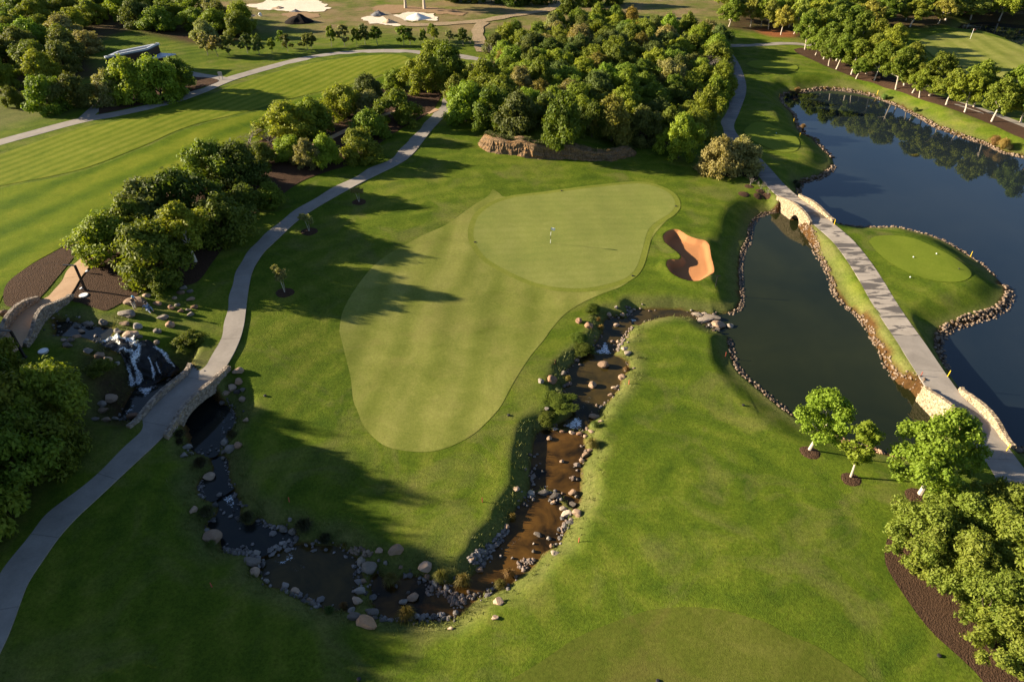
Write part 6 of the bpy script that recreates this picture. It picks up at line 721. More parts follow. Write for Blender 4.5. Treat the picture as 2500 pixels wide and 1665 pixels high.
# ---------------------------------------------------------------- stone bridges
def wall_stones(g, face, n, r, sz=(.26, .17, .07)):
    """rough flat stones set over a wall face: face(s, t) -> point, outward normal, along"""
    for _ in range(n):
        q = face(r.random(), r.random())
        if q is None: continue
        p, nr, al = q; upv = nr.cross(al); a = al * sz[0] * r.uniform(.55, 1.25) / 2; b = upv * sz[1] * r.uniform(.6, 1.3) / 2; d = nr * sz[2] * r.uniform(.4, 1.0)
        j = lambda: Vector((r.uniform(-1, 1), r.uniform(-1, 1), r.uniform(-1, 1))) * .02
        base = [p - a - b, p + a - b, p + a + b, p - a + b]; g.add([x + j() for x in base] + [x * .0 + (p + (x - p) * .72) + d + j() for x in base], [(4, 5, 6, 7), (0, 1, 5, 4), (1, 2, 6, 5), (2, 3, 7, 6), (3, 0, 4, 7)])
WS = {'UB': 's_wall', 'LB': 's_wall', 'CB': 's_wall2', 'FB': 's_wall2'}
BL = {'UB': ('cream stone footbridge over the pond outlet nearest the grey bush', .48, -2.1, .42), 'LB': ('cream stone bridge beside the big leafy lawn tree', .58, -2.1, .5), 'CB': ('weathered stone cart bridge below the waterfall', .34, -.5, 1.25), 'FB': ('stone footbridge with a dark arch above the upper pool', .75, 2.3, .5)}
for bk, (k, a, b) in D['bridges'].items():
    lab, hump, wl, ac = BL[bk]; L, t, z, u, w = LINES[k]; r = random.Random(len(lab)); mid = int((a + b) / 2 / .4)
    root = tag(link('stone_bridge', None, loc=(L[mid][0], L[mid][1], wl)), lab, 'bridge')
    org = Vector((L[mid][0], L[mid][1], wl)); ext = 1.1 if bk != 'FB' else .9; N = 36
    for side in (-1, 1):
        uu = np.linspace(a - ext, b + ext, N); X = np.interp(uu, u, L[:, 0]); Y = np.interp(uu, u, L[:, 1]); Z = np.interp(uu, u, z); tx = np.interp(uu, u, t[:, 0]); ty = np.interp(uu, u, t[:, 1])
        flare = .28 * np.abs(np.linspace(-1, 1, N)) ** 4; off = (w / 2 + .03 + flare) * side; s = np.linspace(0, 1, N)
        top = Z + .16 + hump * np.sin(s * math.pi) ** .8
        top[:2] += .12; top[-2:] += .12
        half = .19; cen = .5 if bk in ('LB', 'CB') else .42; bot = np.full(N, wl - .35); dm = np.abs(s - cen) / (ac / 2 * .62); crown = min(Z.min() - .35, wl + 1.75); ar = dm < 1
        bot[ar] = wl - .35 + (crown - wl + .35) * np.sqrt(1 - dm[ar] ** 2)
        V = []; Fc = []
        def pt(i, o, zz): return Vector((X[i] - ty[i] * (off[i] + o), Y[i] + tx[i] * (off[i] + o), zz)) - org
        for i in range(N): V += [pt(i, -half * side, bot[i]), pt(i, half * side, bot[i]), pt(i, half * side, top[i]), pt(i, -half * side, top[i])]
        for i in range(N - 1):
            for q in range(4): Fc.append((i * 4 + q, i * 4 + (q + 1) % 4, i * 4 + 4 + (q + 1) % 4, i * 4 + 4 + q))
        Fc += [(0, 1, 2, 3), ((N - 1) * 4 + 3, (N - 1) * 4 + 2, (N - 1) * 4 + 1, (N - 1) * 4)]
        par = link('parapet', mesh('parapet', V, Fc, M['mortar']), root)
        g = Geo()
        def face(o, lo, hi):
            def f(sx, ty_):
                x = sx * (N - 1); i = min(int(x), N - 2); fr = x - i; zb = lo(i) * (1 - fr) + lo(i + 1) * fr; zt = hi(i) * (1 - fr) + hi(i + 1) * fr
                if zt - zb < .1: return None
                p0 = pt(i, o, 0).lerp(pt(i + 1, o, 0), fr); zz = zb + (zt - zb) * ty_; al = (pt(i + 1, o, 0) - pt(i, o, 0)).normalized(); nr = Vector((al.y, -al.x, 0)) * (1 if (o * side < 0) == (side > 0) else -1)
                nr = Vector((-ty[i], tx[i], 0)) * (1 if o > 0 else -1)
                return Vector((p0.x, p0.y, zz - wl)), nr, al
            return f
        wall_stones(g, face(half * side, lambda i: max(bot[i], wl - .05) + .08, lambda i: top[i] - .08), 420, r)
        wall_stones(g, face(-half * side, lambda i: Z[i] + .05, lambda i: top[i] - .06), 130, r)
        tag(g.build('face_stones', M[WS[bk]], par), kind='stuff')
        # coping stones laid along the top, each a stone of its own
        for i in range(0, N - 1):
            for c in (-1, 1):
                cg = Geo(); m0 = (pt(i, c * .1, top[i]) + pt(i + 1, c * .1, top[i + 1])) / 2; al = (pt(i + 1, 0, top[i + 1]) - pt(i, 0, top[i])); hl = al.length * .46; al.normalize(); nr = Vector((-ty[i], tx[i], 0)); up_ = nr.cross(al); up_ = up_ if up_.z > 0 else -up_
                sc = r.uniform(.8, 1.0); q = [m0 + al * hl * sx * sc + nr * .1 * sy * r.uniform(.8, 1.05) + up_ * (zz * r.uniform(.04, .075) - .01) for zz in (0, 1) for sx, sy in ((-1, -1), (1, -1), (1, 1), (-1, 1))]
                cg.add(q, [(4, 5, 6, 7), (0, 1, 5, 4), (1, 2, 6, 5), (2, 3, 7, 6), (3, 0, 4, 7)]); cg.build('coping_stone', M[WS[bk]], par)
    # vault under the deck
    V = []; Fc = []; q = 12
    for j in range(q + 1):
        th = math.pi * j / q; uc = a - ext + (b - a + 2 * ext) * (cen - ac / 2 * .62 * math.cos(th)); zz = wl - .35 + (crown - wl + .35) * math.sin(th)
        x, y = np.interp(uc, u, L[:, 0]), np.interp(uc, u, L[:, 1]); tx_, ty_ = np.interp(uc, u, t[:, 0]), np.interp(uc, u, t[:, 1])
        for sd in (-1, 1): V.append(Vector((x - ty_ * sd * w / 2, y + tx_ * sd * w / 2, zz)) - org)
    for j in range(q): Fc.append((2 * j, 2 * j + 1, 2 * j + 3, 2 * j + 2))
    link('arch_vault', mesh('arch_vault', V, Fc, M['mortar']), root)
# ---------------------------------------------------------------- earth bank under the wood
cl = catmull(D['cliff'], .16); cen = np.array(D['plateau']).mean(0); V = []; Fc = []; rows = 24; g0 = NG('eroded_earth')
p = g0.pos(); st = g0.n('Mapping', {'Vector': p, 'Scale': (.5, .5, 3.2)}).outputs[0]; n1 = g0.noise(st, 1.0, 5, .6, .6); n2 = g0.noise(p, 5, 5, .7); sl = g0.n('SeparateXYZ', {0: g0.n('NewGeometry').outputs['Normal']}).outputs[2]
M['earth'] = g0.out(g0.pbsdf(g0.mix(g0.math('MULTIPLY_ADD', n2, 3, -1.2, clamp=True), g0.ramp(n1, [(.3, (.13, .08, .045)), (.5, (.27, .18, .105)), (.68, (.34, .175, .065))]), (.05, .035, .018)), .95, .1, g0.bump(g0.math('ADD', n1, n2), 1.0, .25)))
for i, q in enumerate(cl):
    tt = cl[min(i + 2, len(cl) - 1)] - cl[max(i - 2, 0)]; tt /= np.hypot(*tt); nr = np.array([-tt[1], tt[0]]); nr = nr if (cen - q) @ nr > 0 else -nr
    e = min(1, min(i, len(cl) - 1 - i) / 14); k = i / (len(cl) - 1); hgt = (2.45 - 1.1 * sstep(.4, .8, np.array(k))) * e + .1; hgt *= 1 + .22 * mnoise.noise((q[0] * .5, q[1] * .5, 9)); top = H(*(q + nr * 1.5))
    for j in range(rows):
        s = j / (rows - 1); lay = math.sin(s * 17 + 3 * mnoise.noise((q[0] * .3, q[1] * .3, 0))) * .06
        rid = .55 * abs(mnoise.noise((q[0] * .8, q[1] * .8, s * .9))) + .30 * abs(mnoise.noise((q[0] * 2.1, q[1] * 2.1, s * 1.8))) + .14 * mnoise.noise((q[0] * 5, q[1] * 5, s * 6))
        d = -.30 + .95 * s ** 2.2 + (rid + lay) * math.sin(min(1, s * 1.15 + .12) * math.pi) ** .6 - .5 * (1 - s) ** 3 * abs(mnoise.noise((q[0] * .7, q[1] * .7, 3))) + (.5 * max(0, s - .86) / .14)
        V.append((*(q + nr * d), H(*q) - .15 + hgt * s))
for i in range(len(cl) - 1):
    for j in range(rows - 1): a = i * rows + j; Fc.append((a, a + 1, a + rows + 1, a + rows))
tag(link('earth_bank', mesh('earth_bank', V, Fc, M['earth'])), kind='structure')
# ---------------------------------------------------------------- waterfall
fl = D['obj']['falls']; root = tag(link('waterfall', None, loc=(*fl['s1'][0], H(*fl['s1'][0]))), 'waterfall tumbling over dark wet rock into the bridge pool', 'waterfall'); ox, oy, oz = root.location
def rockz(x, y):
    h = H(x, y); q = h / .55 + 1.3 * mnoise.noise((x * .6, y * .6, 3.0)); st = (math.floor(q) + sstep(.55, .95, np.array(q % 1.0))) - q
    return float(.48 * st + .30) + .30 * abs(mnoise.noise((x * .9, y * .9, 1.7))) + .14 * mnoise.noise((x * 2.3, y * 2.3, 4.1))
o = sheet('rock_face', fl['sheet'], M['wetrock'], 0, .16, zf=lambda V: F(V[:, 0], V[:, 1]) + .05 + np.array([rockz(*q) for q in V]), kind=None, fine=.2); o.parent = root; o.location = (-ox, -oy, -oz)
for f in o.data.polygons: f.use_smooth = False
for k, wd in (('s1', .6), ('s2', .3), ('s3', .42), ('s4', .7), ('s5', .45), ('s6', .4), ('s7', .7), ('s8', .3)):
    q = catmull(fl[k], .12); V = []; Fc = []; ed = []; r = random.Random(k)
    for i, a in enumerate(q):
        tt = q[min(i + 1, len(q) - 1)] - q[max(i - 1, 0)]; tt /= np.hypot(*tt) + 1e-9; ww = wd * (1 + .35 * math.sin(i * .55 + len(k)) + r.uniform(-.15, .15)); cx = .08 * math.sin(i * .35)
        for c in range(5):
            x, y = a + np.array([-tt[1], tt[0]]) * (ww * (c / 4 - .5) + cx); V.append((x - ox, y - oy, H(x, y) + .13 + rockz(x, y) + .05 * (c % 2) - oz)); ed.append((.35, .85, 1, .85, .35)[c] * min(1, i / 3, (len(q) - 1 - i) / 3))
    for i in range(len(q) - 1):
        for c in range(4): b = i * 5 + c; Fc.append((b, b + 5, b + 6, b + 1))
    me = mesh('water_strand', V, Fc, M['f_fall'], True); vattr(me, 'edge', ed); link('water_strand', me, root)
# ---------------------------------------------------------------- stones: faceted rock shapes, shared
def rock(seed, sub=2, cuts=9):
    r = random.Random(seed); bm = bmesh.new(); bmesh.ops.create_icosphere(bm, subdivisions=sub, radius=.5)
    planes = [(Vector((r.gauss(0, 1), r.gauss(0, 1), r.gauss(0, .8))).normalized(), r.uniform(.27, .44)) for _ in range(cuts)]
    for v in bm.verts:
        for n, d in planes:
            k = v.co.dot(n)
            if k > d: v.co -= n * (k - d) * .92
        v.co += Vector((mnoise.noise(v.co * 3 + Vector((seed, 0, 0))), mnoise.noise(v.co * 3 + Vector((0, seed, 0))), mnoise.noise(v.co * 3 + Vector((0, 0, seed))))) * .05
    mx = [max(abs(v.co[i]) for v in bm.verts) for i in range(3)]
    for v in bm.verts: v.co = Vector((v.co[i] * .5 / mx[i] for i in range(3)))
    me = bpy.data.meshes.new('boulder'); bm.to_mesh(me); bm.free(); me.materials.append(M['s_tan']); return me
ROCK = [rock(i + 1, 3, 8 + i % 5) for i in range(9)]; PEB = [rock(40 + i, 1, 6) for i in range(6)]
def setmat(o, m):
    o.material_slots[0].link = 'OBJECT'; o.material_slots[0].material = m; return o
GRP = D['groups']
for i, (x, y, w, h, c, lab, gi) in enumerate(D['boulders']):
    r = random.Random(i * 7 + 1); z = level(x, y); me = ROCK[r.randrange(9)]; rz = r.uniform(-.5, .5) + (math.pi if r.random() < .5 else 0)
    flat = .5 if c == 'slab' else .82; hz = max(h, w * .35) * flat
    o = setmat(link('boulder' if w > .55 else 'stone', me, loc=(x, y, z + hz * .28), rz=rz, sc=(w * 1.24, min(w, max(h, w * .6)) * 1.26, hz * 1.15)), M['s_' + c])
    if c == 'slab' and h > w: o.rotation_euler = (R(18), 0, .3)
    tag(o, lab, 'boulder' if w > .55 else 'stone', GRP[gi])
def peb_np(me):
    v = np.empty(len(me.vertices) * 3, np.float32); me.vertices.foreach_get('co', v); f = np.array([list(p.vertices) for p in me.polygons]); return v.reshape(-1, 3), f
PNP = [peb_np(m) for m in PEB]
def stone_field(name, label, cat, mat, items, root_loc, limit, smallname, group=None):
    """items (x, y, z, size, flat): the largest become single stones, the rest one joined part"""
    root = tag(link(name, None, loc=root_loc), label, cat, group); r = random.Random(label); items = sorted(items, key=lambda q: -q[3] / math.hypot(q[0], q[1], 42)); ox, oy, oz = root_loc
    single = [q for q in items if q[3] / math.hypot(q[0], q[1], 42) * 1667 > 8.0][:limit]
    for x, y, z, s, fl in single: setmat(link('stone', PEB[r.randrange(6)], root, (x - ox, y - oy, z - oz), r.uniform(0, 6.28), (s * r.uniform(.9, 1.3), s * r.uniform(.7, 1), s * fl)), mat)
    rest = items[len(single):]
    if rest:
        V = []; Fc = []; n = 0
        for x, y, z, s, fl in rest:
            v, f = PNP[r.randrange(6)]; a = r.uniform(0, 6.28); ca, sa = math.cos(a), math.sin(a); w = v * np.array([s * r.uniform(.9, 1.3), s * r.uniform(.7, 1), s * fl]); V.append(np.column_stack([w[:, 0] * ca - w[:, 1] * sa + x - ox, w[:, 0] * sa + w[:, 1] * ca + y - oy, w[:, 2] + z - oz])); Fc.append(f + n); n += len(v)
        tag(link(smallname, mesh(smallname, np.vstack(V), np.vstack(Fc), mat), root), kind='stuff')
    return root
LK = [np.array(D['water'][k][1]) for k in ('LAKE', 'POND', 'CHA', 'CHB')]
def wet(x, y): q = np.array([[x, y]]); return any(inside(q, p)[0] for p in LK)
for k, line, w, s, col, lab in D['obj']['edge']:
    q = catmull(line, .1); r = random.Random(k); items = []; Ls = .1 * len(q); m = {'tan': 's_rip', 'dark': 's_brown', 'red': 's_red'}[col]
    for _ in range(int(Ls * (w + .25) / (s * s) * 2.1)):
        i = r.randrange(len(q) - 1); a = q[i]; t = q[min(i + 1, len(q) - 1)] - q[max(0, i - 1)]; t /= np.hypot(*t) + 1e-9; nr = np.array([-t[1], t[0]])
        if wet(*(a + nr * .4)): nr = -nr
        d = r.uniform(-.3, w * (.75 + .35 * math.sin(i * .021))); x, y = a + nr * d; sz = s * r.uniform(.45, 1.15); items.append((x, y, max(H(x, y), -2.16) + sz * .18, sz, r.uniform(.6, .95)))
    stone_field('stone_edging', lab, 'stone edging', M[m], items, (*q[len(q) // 2], -2.1), 90, 'small_stones', 'stone edgings of the lake and pond')
for poly, n, s, col, lab in D['obj']['cob']:
    q = np.array(poly); r = random.Random(lab); lo, hi = q.min(0), q.max(0); items = []; tr = 0
    while len(items) < n and tr < 20000:
        tr += 1; x, y = r.uniform(lo[0], hi[0]), r.uniform(lo[1], hi[1])
        if inside(np.array([[x, y]]), q)[0]: sz = s * r.uniform(.5, 1.4); items.append((x, y, level(x, y) + sz * .15, sz, r.uniform(.6, .85)))
    stone_field('cobble_bank', lab, 'cobbles', M['s_' + col], items, (*q.mean(0), level(*q.mean(0))), 80, 'small_cobbles', 'cobble banks along the stream')
for k, n, s, col, lab in D['obj']['shore']:
    pl = D['water'][k][1]; q = catmull(list(pl) + [pl[0]], .1); r = random.Random(k + lab); items = []; c = [r.uniform(0, 6.28) for _ in range(3)]
    for _ in range(n * 3):
        i = r.randrange(len(q)); g_ = math.sin(i * .045 + c[0]) + math.sin(i * .11 + c[1])
        if r.random() > .45 + .4 * g_ or len(items) >= n: continue
        x, y = q[i] + np.array([r.gauss(0, .28), r.gauss(0, .28)]); sz = s * (r.uniform(.4, 1.2) if r.random() < .85 else r.uniform(1.2, 2.1)); items.append((x, y, level(x, y) + sz * .16, sz, r.uniform(.55, .9)))
    stone_field('shore_stones', lab, 'shore stones', M['s_' + col], items, (*q[0], level(*q[0])), 70, 'small_stones', 'strewn stones along the stream pools')
# ---------------------------------------------------------------- tufts
def tuft(seed, n=420):
    r = random.Random(seed); V = []; Fc = []
    for i in range(n):
        a = r.uniform(0, 6.283); k0 = r.random() ** .75; L = r.uniform(.75, 1.1); d = Vector((math.cos(a), math.sin(a), 0)); b = Vector((r.gauss(0, .06), r.gauss(0, .06), 0)); side = Vector((-d.y, d.x, 0)) * .0125
        out = .12 + .44 * k0; top = (.72 - .30 * k0 * k0) * L; pts = [b, b + d * out * .34 + Vector((0, 0, top * .62)), b + d * out * .74 + Vector((0, 0, top)), b + d * out * 1.12 * L + Vector((0, 0, top * (1.02 - .55 * k0)))]
        n0 = len(V)
        for k, q in enumerate(pts): wd = (1, .9, .65, .15)[k]; V += [q - side * wd, q + side * wd]
        Fc += [(n0 + 2 * k, n0 + 2 * k + 1, n0 + 2 * k + 3, n0 + 2 * k + 2) for k in range(3)]
    return mesh('grass_tuft', V, Fc, M['t_straw'])
TUF = [tuft(i) for i in range(4)]
for i, (x, y, d, c, lab) in enumerate(D['tufts']):
    r = random.Random(i); z = level(x, y); q = d * 1.18 / .92
    tag(setmat(link('grass_tuft', TUF[i % 4], loc=(x, y, z - .02), rz=r.uniform(0, 6), sc=(q, q, q * r.uniform(.85, 1.1))), M['t_' + c]), lab, 'grass tuft', 'ornamental grass tufts by the water')
# shaggy uncut grass on the stream banks
FM = Field(F.X, F.Y, MIND.reshape(F.Z.shape)); FP = Field(F.X, F.Y, PD.reshape(F.Z.shape)); rg = np.random.default_rng(4); n = 90000
bx, by = rg.uniform(-40, 22, n), rg.uniform(17, 63, n); SP = [np.array(D['water'][k][1]) for k in D['water'] if k not in ('LAKE', 'POND', 'FAR', 'CHA', 'CHB')]; d_ = np.minimum.reduce([sdf(np.column_stack([bx, by]), q, 3) for q in SP]); fq = np.asarray(D['sheets']['FAIRWAY'][0]); k_ = (d_ > .2) & (FM(bx, by) > .15) & (rg.random(n) < .26 * (1 - sstep(.4, 2.2, d_)) * np.where(inside(np.column_stack([bx, by]), np.asarray(D['obj']['sunny'])), .45, 1)) & (FP(bx, by) > .4); bx, by = bx[k_], by[k_]; k_ = ~inside(np.column_stack([bx, by]), fq); bx, by = bx[k_], by[k_]
n = len(bx); V = np.zeros((n, 4, 3, 3), np.float32); z = F(bx, by)
for q in range(4):
    a = rg.uniform(0, 6.283, n); hh = rg.uniform(.12, .38, n); ln = rg.uniform(.05, .28, n); w = rg.uniform(.02, .045, n); ox_, oy_ = rg.normal(0, .12, n), rg.normal(0, .12, n)
    V[:, q, 0] = np.stack([bx + ox_ - np.sin(a) * w, by + oy_ + np.cos(a) * w, z - .03], 1); V[:, q, 1] = np.stack([bx + ox_ + np.sin(a) * w, by + oy_ - np.cos(a) * w, z - .03], 1); V[:, q, 2] = np.stack([bx + ox_ + np.cos(a) * ln, by + oy_ + np.sin(a) * ln, z + hh], 1)
ci = rg.integers(0, len(cl), 2600); ct = np.asarray(cl)[ci]; cn2 = cen - ct; cn2 /= np.linalg.norm(cn2, axis=1)[:, None]; ct = ct + cn2 * rg.uniform(.55, 1.7, (2600, 1)); E = np.zeros((2600, 2, 3, 3), np.float32); ez = np.maximum(F(ct[:, 0], ct[:, 1]), F(cl[ci, 0], cl[ci, 1]) + (2.2 - 1.1 * sstep(.4, .8, ci / len(cl))) * np.minimum(1, np.minimum(ci, len(cl) - ci) / 14))
for q in range(2):
    a = rg.uniform(0, 6.283, 2600); hh = rg.uniform(.1, .4, 2600); w = .06
    for c, (u_, v_) in enumerate(((-1, 0), (1, 0), (0, 1))): E[:, q, c] = np.stack([ct[:, 0] - np.sin(a) * w * u_ + np.cos(a) * .25 * v_, ct[:, 1] + np.cos(a) * w * u_ + np.sin(a) * .25 * v_, ez - .05 + hh * v_], 1)
tag(link('bank_top_grass', mesh('bank_top_grass', E.reshape(-1, 3), np.arange(2600 * 6).reshape(-1, 3), M['t_bank'])), kind='stuff')
tag(link('bank_grass', mesh('bank_grass', V.reshape(-1, 3), np.arange(n * 12).reshape(-1, 3), M['t_bank'])), kind='stuff')
# ---------------------------------------------------------------- trees
def leaves(seed, lobes, n, size, clumps=9, spread=.42, aspect=1.7):
    r = np.random.default_rng(seed); lobes = np.asarray(lobes, float); w = lobes[:, 3] ** 2; li = r.choice(len(lobes), n, p=w / w.sum())
    dirs = r.normal(size=(len(lobes), clumps, 3)); dirs[:, :, 2] = dirs[:, :, 2] * .8 + .18; dirs /= np.linalg.norm(dirs, axis=2)[:, :, None]
    dirs *= r.uniform(.55, 1.02, (len(lobes), clumps, 1))
    ci = r.integers(0, clumps, n); c = lobes[li, :3] + dirs[li, ci] * lobes[li, 3:4] * np.array([1, 1, .85])
    j = r.normal(size=(n, 3)); j /= np.linalg.norm(j, axis=1)[:, None]; j *= r.random((n, 1)) ** .45
    pos = c + j * lobes[li, 3:4] * spread * np.array([1, 1, .8]); pos[:, 2] = np.maximum(pos[:, 2], .08)
    nr = (pos - lobes[li, :3]) / lobes[li, 3:4] * .5 + j * .45 + r.normal(size=(n, 3)) * .5 + np.array([0, 0, .35]); nr /= np.linalg.norm(nr, axis=1)[:, None]
    a = np.cross(nr, r.normal(size=(n, 3))); a /= np.linalg.norm(a, axis=1)[:, None]; b = np.cross(nr, a); s = size * r.uniform(.65, 1.35, (n, 1)); a *= s * aspect / 2; b *= s / 2
    V = np.stack([pos - a, pos - a * .1 + b, pos + a, pos - a * .1 - b], 1).reshape(-1, 3)
    return V, np.arange(n * 4).reshape(n, 4)
def blobs(seed, R0, z0, z1, n, rl):
    r = random.Random(seed); out = []
    for i in range(n):
        a = i * 2.4 + r.uniform(-.4, .4); s = math.sqrt((i + .5) / n); zz = z1 - (z1 - z0) * (s ** 2.4) * r.uniform(.55, 1.05) - rl * .75 - r.uniform(0, .12) * (z1 - z0); q = R0 * s * r.uniform(.6, .85); k = rl * r.uniform(.7, 1.2)
        out.append((math.cos(a) * q, math.sin(a) * q, max(zz, k * .55), k))
    return out
def scatter(seed, R0, z0, z1, n, rl):
    r = random.Random(seed); out = []; off = [r.uniform(.78, 1.12) for _ in range(12)]
    while len(out) < n:
        a = r.uniform(0, 6.283); u = r.random() ** .5; h = r.random(); prof = math.sin(math.pi * min(1, (h * .82 + .2))) ** .7; q = R0 * u * prof * off[int(a / 6.284 * 12)]; out.append((math.cos(a) * q, math.sin(a) * q, z0 + (z1 - z0) * h, rl * r.uniform(.55, 1.25)))
    return out
def trunk(seed, lobes, h0, r0, limbs=6, lean=(0, 0), reach=.8):
    r = random.Random(seed); g = Geo(); f = Vector((lean[0], lean[1], h0)); g.tube([(0, 0, -.2), f * .35 + Vector((r.uniform(-.06, .06), r.uniform(-.06, .06), 0)), f * .7, f], [r0 * 1.25, r0, r0 * .85, r0 * .72], 8)
    for l in sorted(lobes, key=lambda q: -q[3])[:limbs]:
        e = Vector(l[:3]); e = f + (e - f) * reach; m = f.lerp(e, .5) + Vector((r.uniform(-.2, .2), r.uniform(-.2, .2), .12)); g.tube([f * .94, m, e], [r0 * .5, r0 * .32, r0 * .12], 6)
        for _ in range(2):
            d = Vector((r.gauss(0, 1), r.gauss(0, 1), r.uniform(0, 1))).normalized() * l[3] * .8; g.tube([m.lerp(e, .5), m.lerp(e, .5) + d], [r0 * .18, r0 * .05], 5)
    return mesh('trunk', g.v, g.f, M['bark'])
def proto(seed, R0, Hh, z0, n, rl, nl, size, barkm, h0, r0, lean=(0, 0), form=blobs, **k):
    lb = form(seed, R0, z0, Hh, n, rl); lb = [(a + lean[0], b + lean[1], c, d) for a, b, c, d in lb]; V, Fq = leaves(seed, lb, nl, size, **k); cm = mesh('crown', V, Fq, M['l_green']); tm = trunk(seed, lb, h0, r0, 6, lean); tm.materials[0] = M[barkm]; return tm, cm
PRO = {
 'bush': [proto(100 + i, 3.3, 5.2, .15, 18 + i, 1.12, 11500, .18, 'bark', .9, .15, clumps=12, spread=.66, aspect=2.0) for i in range(3)] + [proto(130 + i, 3.6, 4.6, .3, 40 + 5 * i, .74, 12000, .17, 'bark', .9, .15, form=scatter, clumps=10, spread=.72, aspect=2.0) for i in range(5)],
 'tree': [proto(200 + i, 3.3, 6.9, 2.5, 44 + 4 * i, .66, 9500, .18, 'bark_pale', 2.4, .15, (random.Random(i).uniform(-.6, .6), random.Random(i + 9).uniform(-.4, .4)), form=scatter, spread=.74, aspect=1.9) for i in range(6)],
 'young': [proto(300 + i, 1.7, 4.6, 1.6, 8, .75, 1700, .24, 'bark_grey', 1.5, .07, (.15 * i, 0)) for i in range(3)],
 'hero': [proto(400, 2.35, 5.9, 2.1, 44, .55, 12500, .13, 'bark_pale', 2.0, .13, (.5, .2), form=scatter, spread=.7), proto(401, 1.6, 5.6, 2.2, 30, .4, 6000, .13, 'bark_pale', 2.2, .09, (-.1, .1), form=scatter, spread=.7), proto(402, 3.5, 8.1, 1.7, 80, .62, 19000, .14, 'bark_pale', 2.2, .18, (.2, .3), form=scatter, spread=.7)],
 'herobush': [proto(500 + i, 3.9, 5.0, .2, 70, .68, 26000, .115, 'bark', 1.0, .15, form=scatter, clumps=14, spread=.55, aspect=2.2) for i in range(3)],
 'big': [proto(600 + i, 5.2, 13.5, 6.5, 14, 2.0, 3000, .4, 'bark_pale', 5.5, .45) for i in range(2)],
}
cyl = [(math.cos(i * 2.4) * .8, math.sin(i * 2.4) * .8, .6 + i * .62, 1.5 * (1 - i / 19) + .25) for i in range(17)]
V, Fq = leaves(700, cyl, 6000, .26); PRO['cypress'] = [(trunk(7, cyl[:2], 1.0, .3), mesh('crown', V, Fq, M['l_dark']))]
def bare(seed, Hh=5.0):
    r = random.Random(seed); gt = Geo(); gb = Geo()
    def grow_(p, d, L, rad, lvl):
        q = p + d * L; m = p.lerp(q, .5) + Vector((r.gauss(0, .04), r.gauss(0, .04), 0)) * L; (gt if lvl == 0 else gb).tube([p, m, q], [rad, rad * .8, rad * .55], 5 if lvl < 2 else 3, lvl < 1)
        if lvl < 5:
            for _ in range(r.choice((2, 3, 3)) if lvl < 4 else 2):
                e = (d + Vector((r.gauss(0, .55), r.gauss(0, .55), r.gauss(.12, .3)))).normalized(); grow_(q if r.random() < .7 else m, e, L * r.uniform(.6, .85), rad * .56, lvl + 1)
    for k in range(3): grow_(Vector((r.gauss(0, .1), r.gauss(0, .1), -.1)), Vector((r.gauss(0, .35), r.gauss(0, .35), 1)).normalized(), Hh * .24, .09, 0)
    mt = mesh('trunk', gt.v, gt.f, M['bark_grey']); mb = mesh('branches', gb.v, gb.f, M['bark_grey']); return mt, mb
PRO['bare'] = [bare(800 + i) for i in range(3)]
NOM = {'bush': (3.45, 4.9), 'tree': (3.3, 7.4), 'young': (2.2, 4.9), 'hero': None, 'herobush': (3.7, 5.6), 'big': (5.2, 13), 'cypress': (2.2, 11.2), 'bare': (2.4, 4.6)}
KN = {'bush': ('bush', 'bush'), 'tree': ('tree', 'tree'), 'young': ('young_tree', 'tree'), 'hero': ('tree', 'tree'), 'herobush': ('bush', 'bush'), 'big': ('tree', 'tree'), 'cypress': ('cypress', 'tree'), 'bare': ('bare_tree', 'tree')}
cnt = {}
def plant(x, y, rr, h, kind, m, lab, grp):
    i = cnt.get(kind, 0); cnt[kind] = i + 1; pr = PRO[kind]; tm, cm = pr[(i * 5 + i // 3) % len(pr)] if kind != 'hero' else pr[i % 3]; r = random.Random(x * 3.1 + y)
    sx, sz = (1, 1) if NOM[kind] is None else (rr / NOM[kind][0], h / NOM[kind][1]); nm, cat = KN[kind]
    if cat == 'tree' and 'bush' in lab.split(): cat = 'bush'
    if cat == 'bush' and ' tree' in ' ' + lab: nm = cat = 'tree'
    if cat == 'bush' and 'shrub' in lab: nm = cat = 'shrub'
    root = tag(link(nm, None, loc=(x, y, H(x, y) - .03), rz=0 if kind == 'hero' else r.uniform(0, 6.283), sc=(sx, sx, sz)), lab, cat, grp)
    link('trunk', tm, root); o = link('branches' if kind == 'bare' else 'crown', cm, root)
    if kind != 'bare': setmat(o, M['l_' + m])
for x, y, rr, h, kind, m, lab, gi in D['trees']: plant(x, y, rr, h, kind, m, lab, GRP[gi])
for (kind, m, lab), lst in D['wood'].items():
    for x, y, rr, h in lst: plant(x, y, rr, h, kind, m, lab, lab.replace(' tree ', ' trees ').replace(' bush ', ' bushes '))
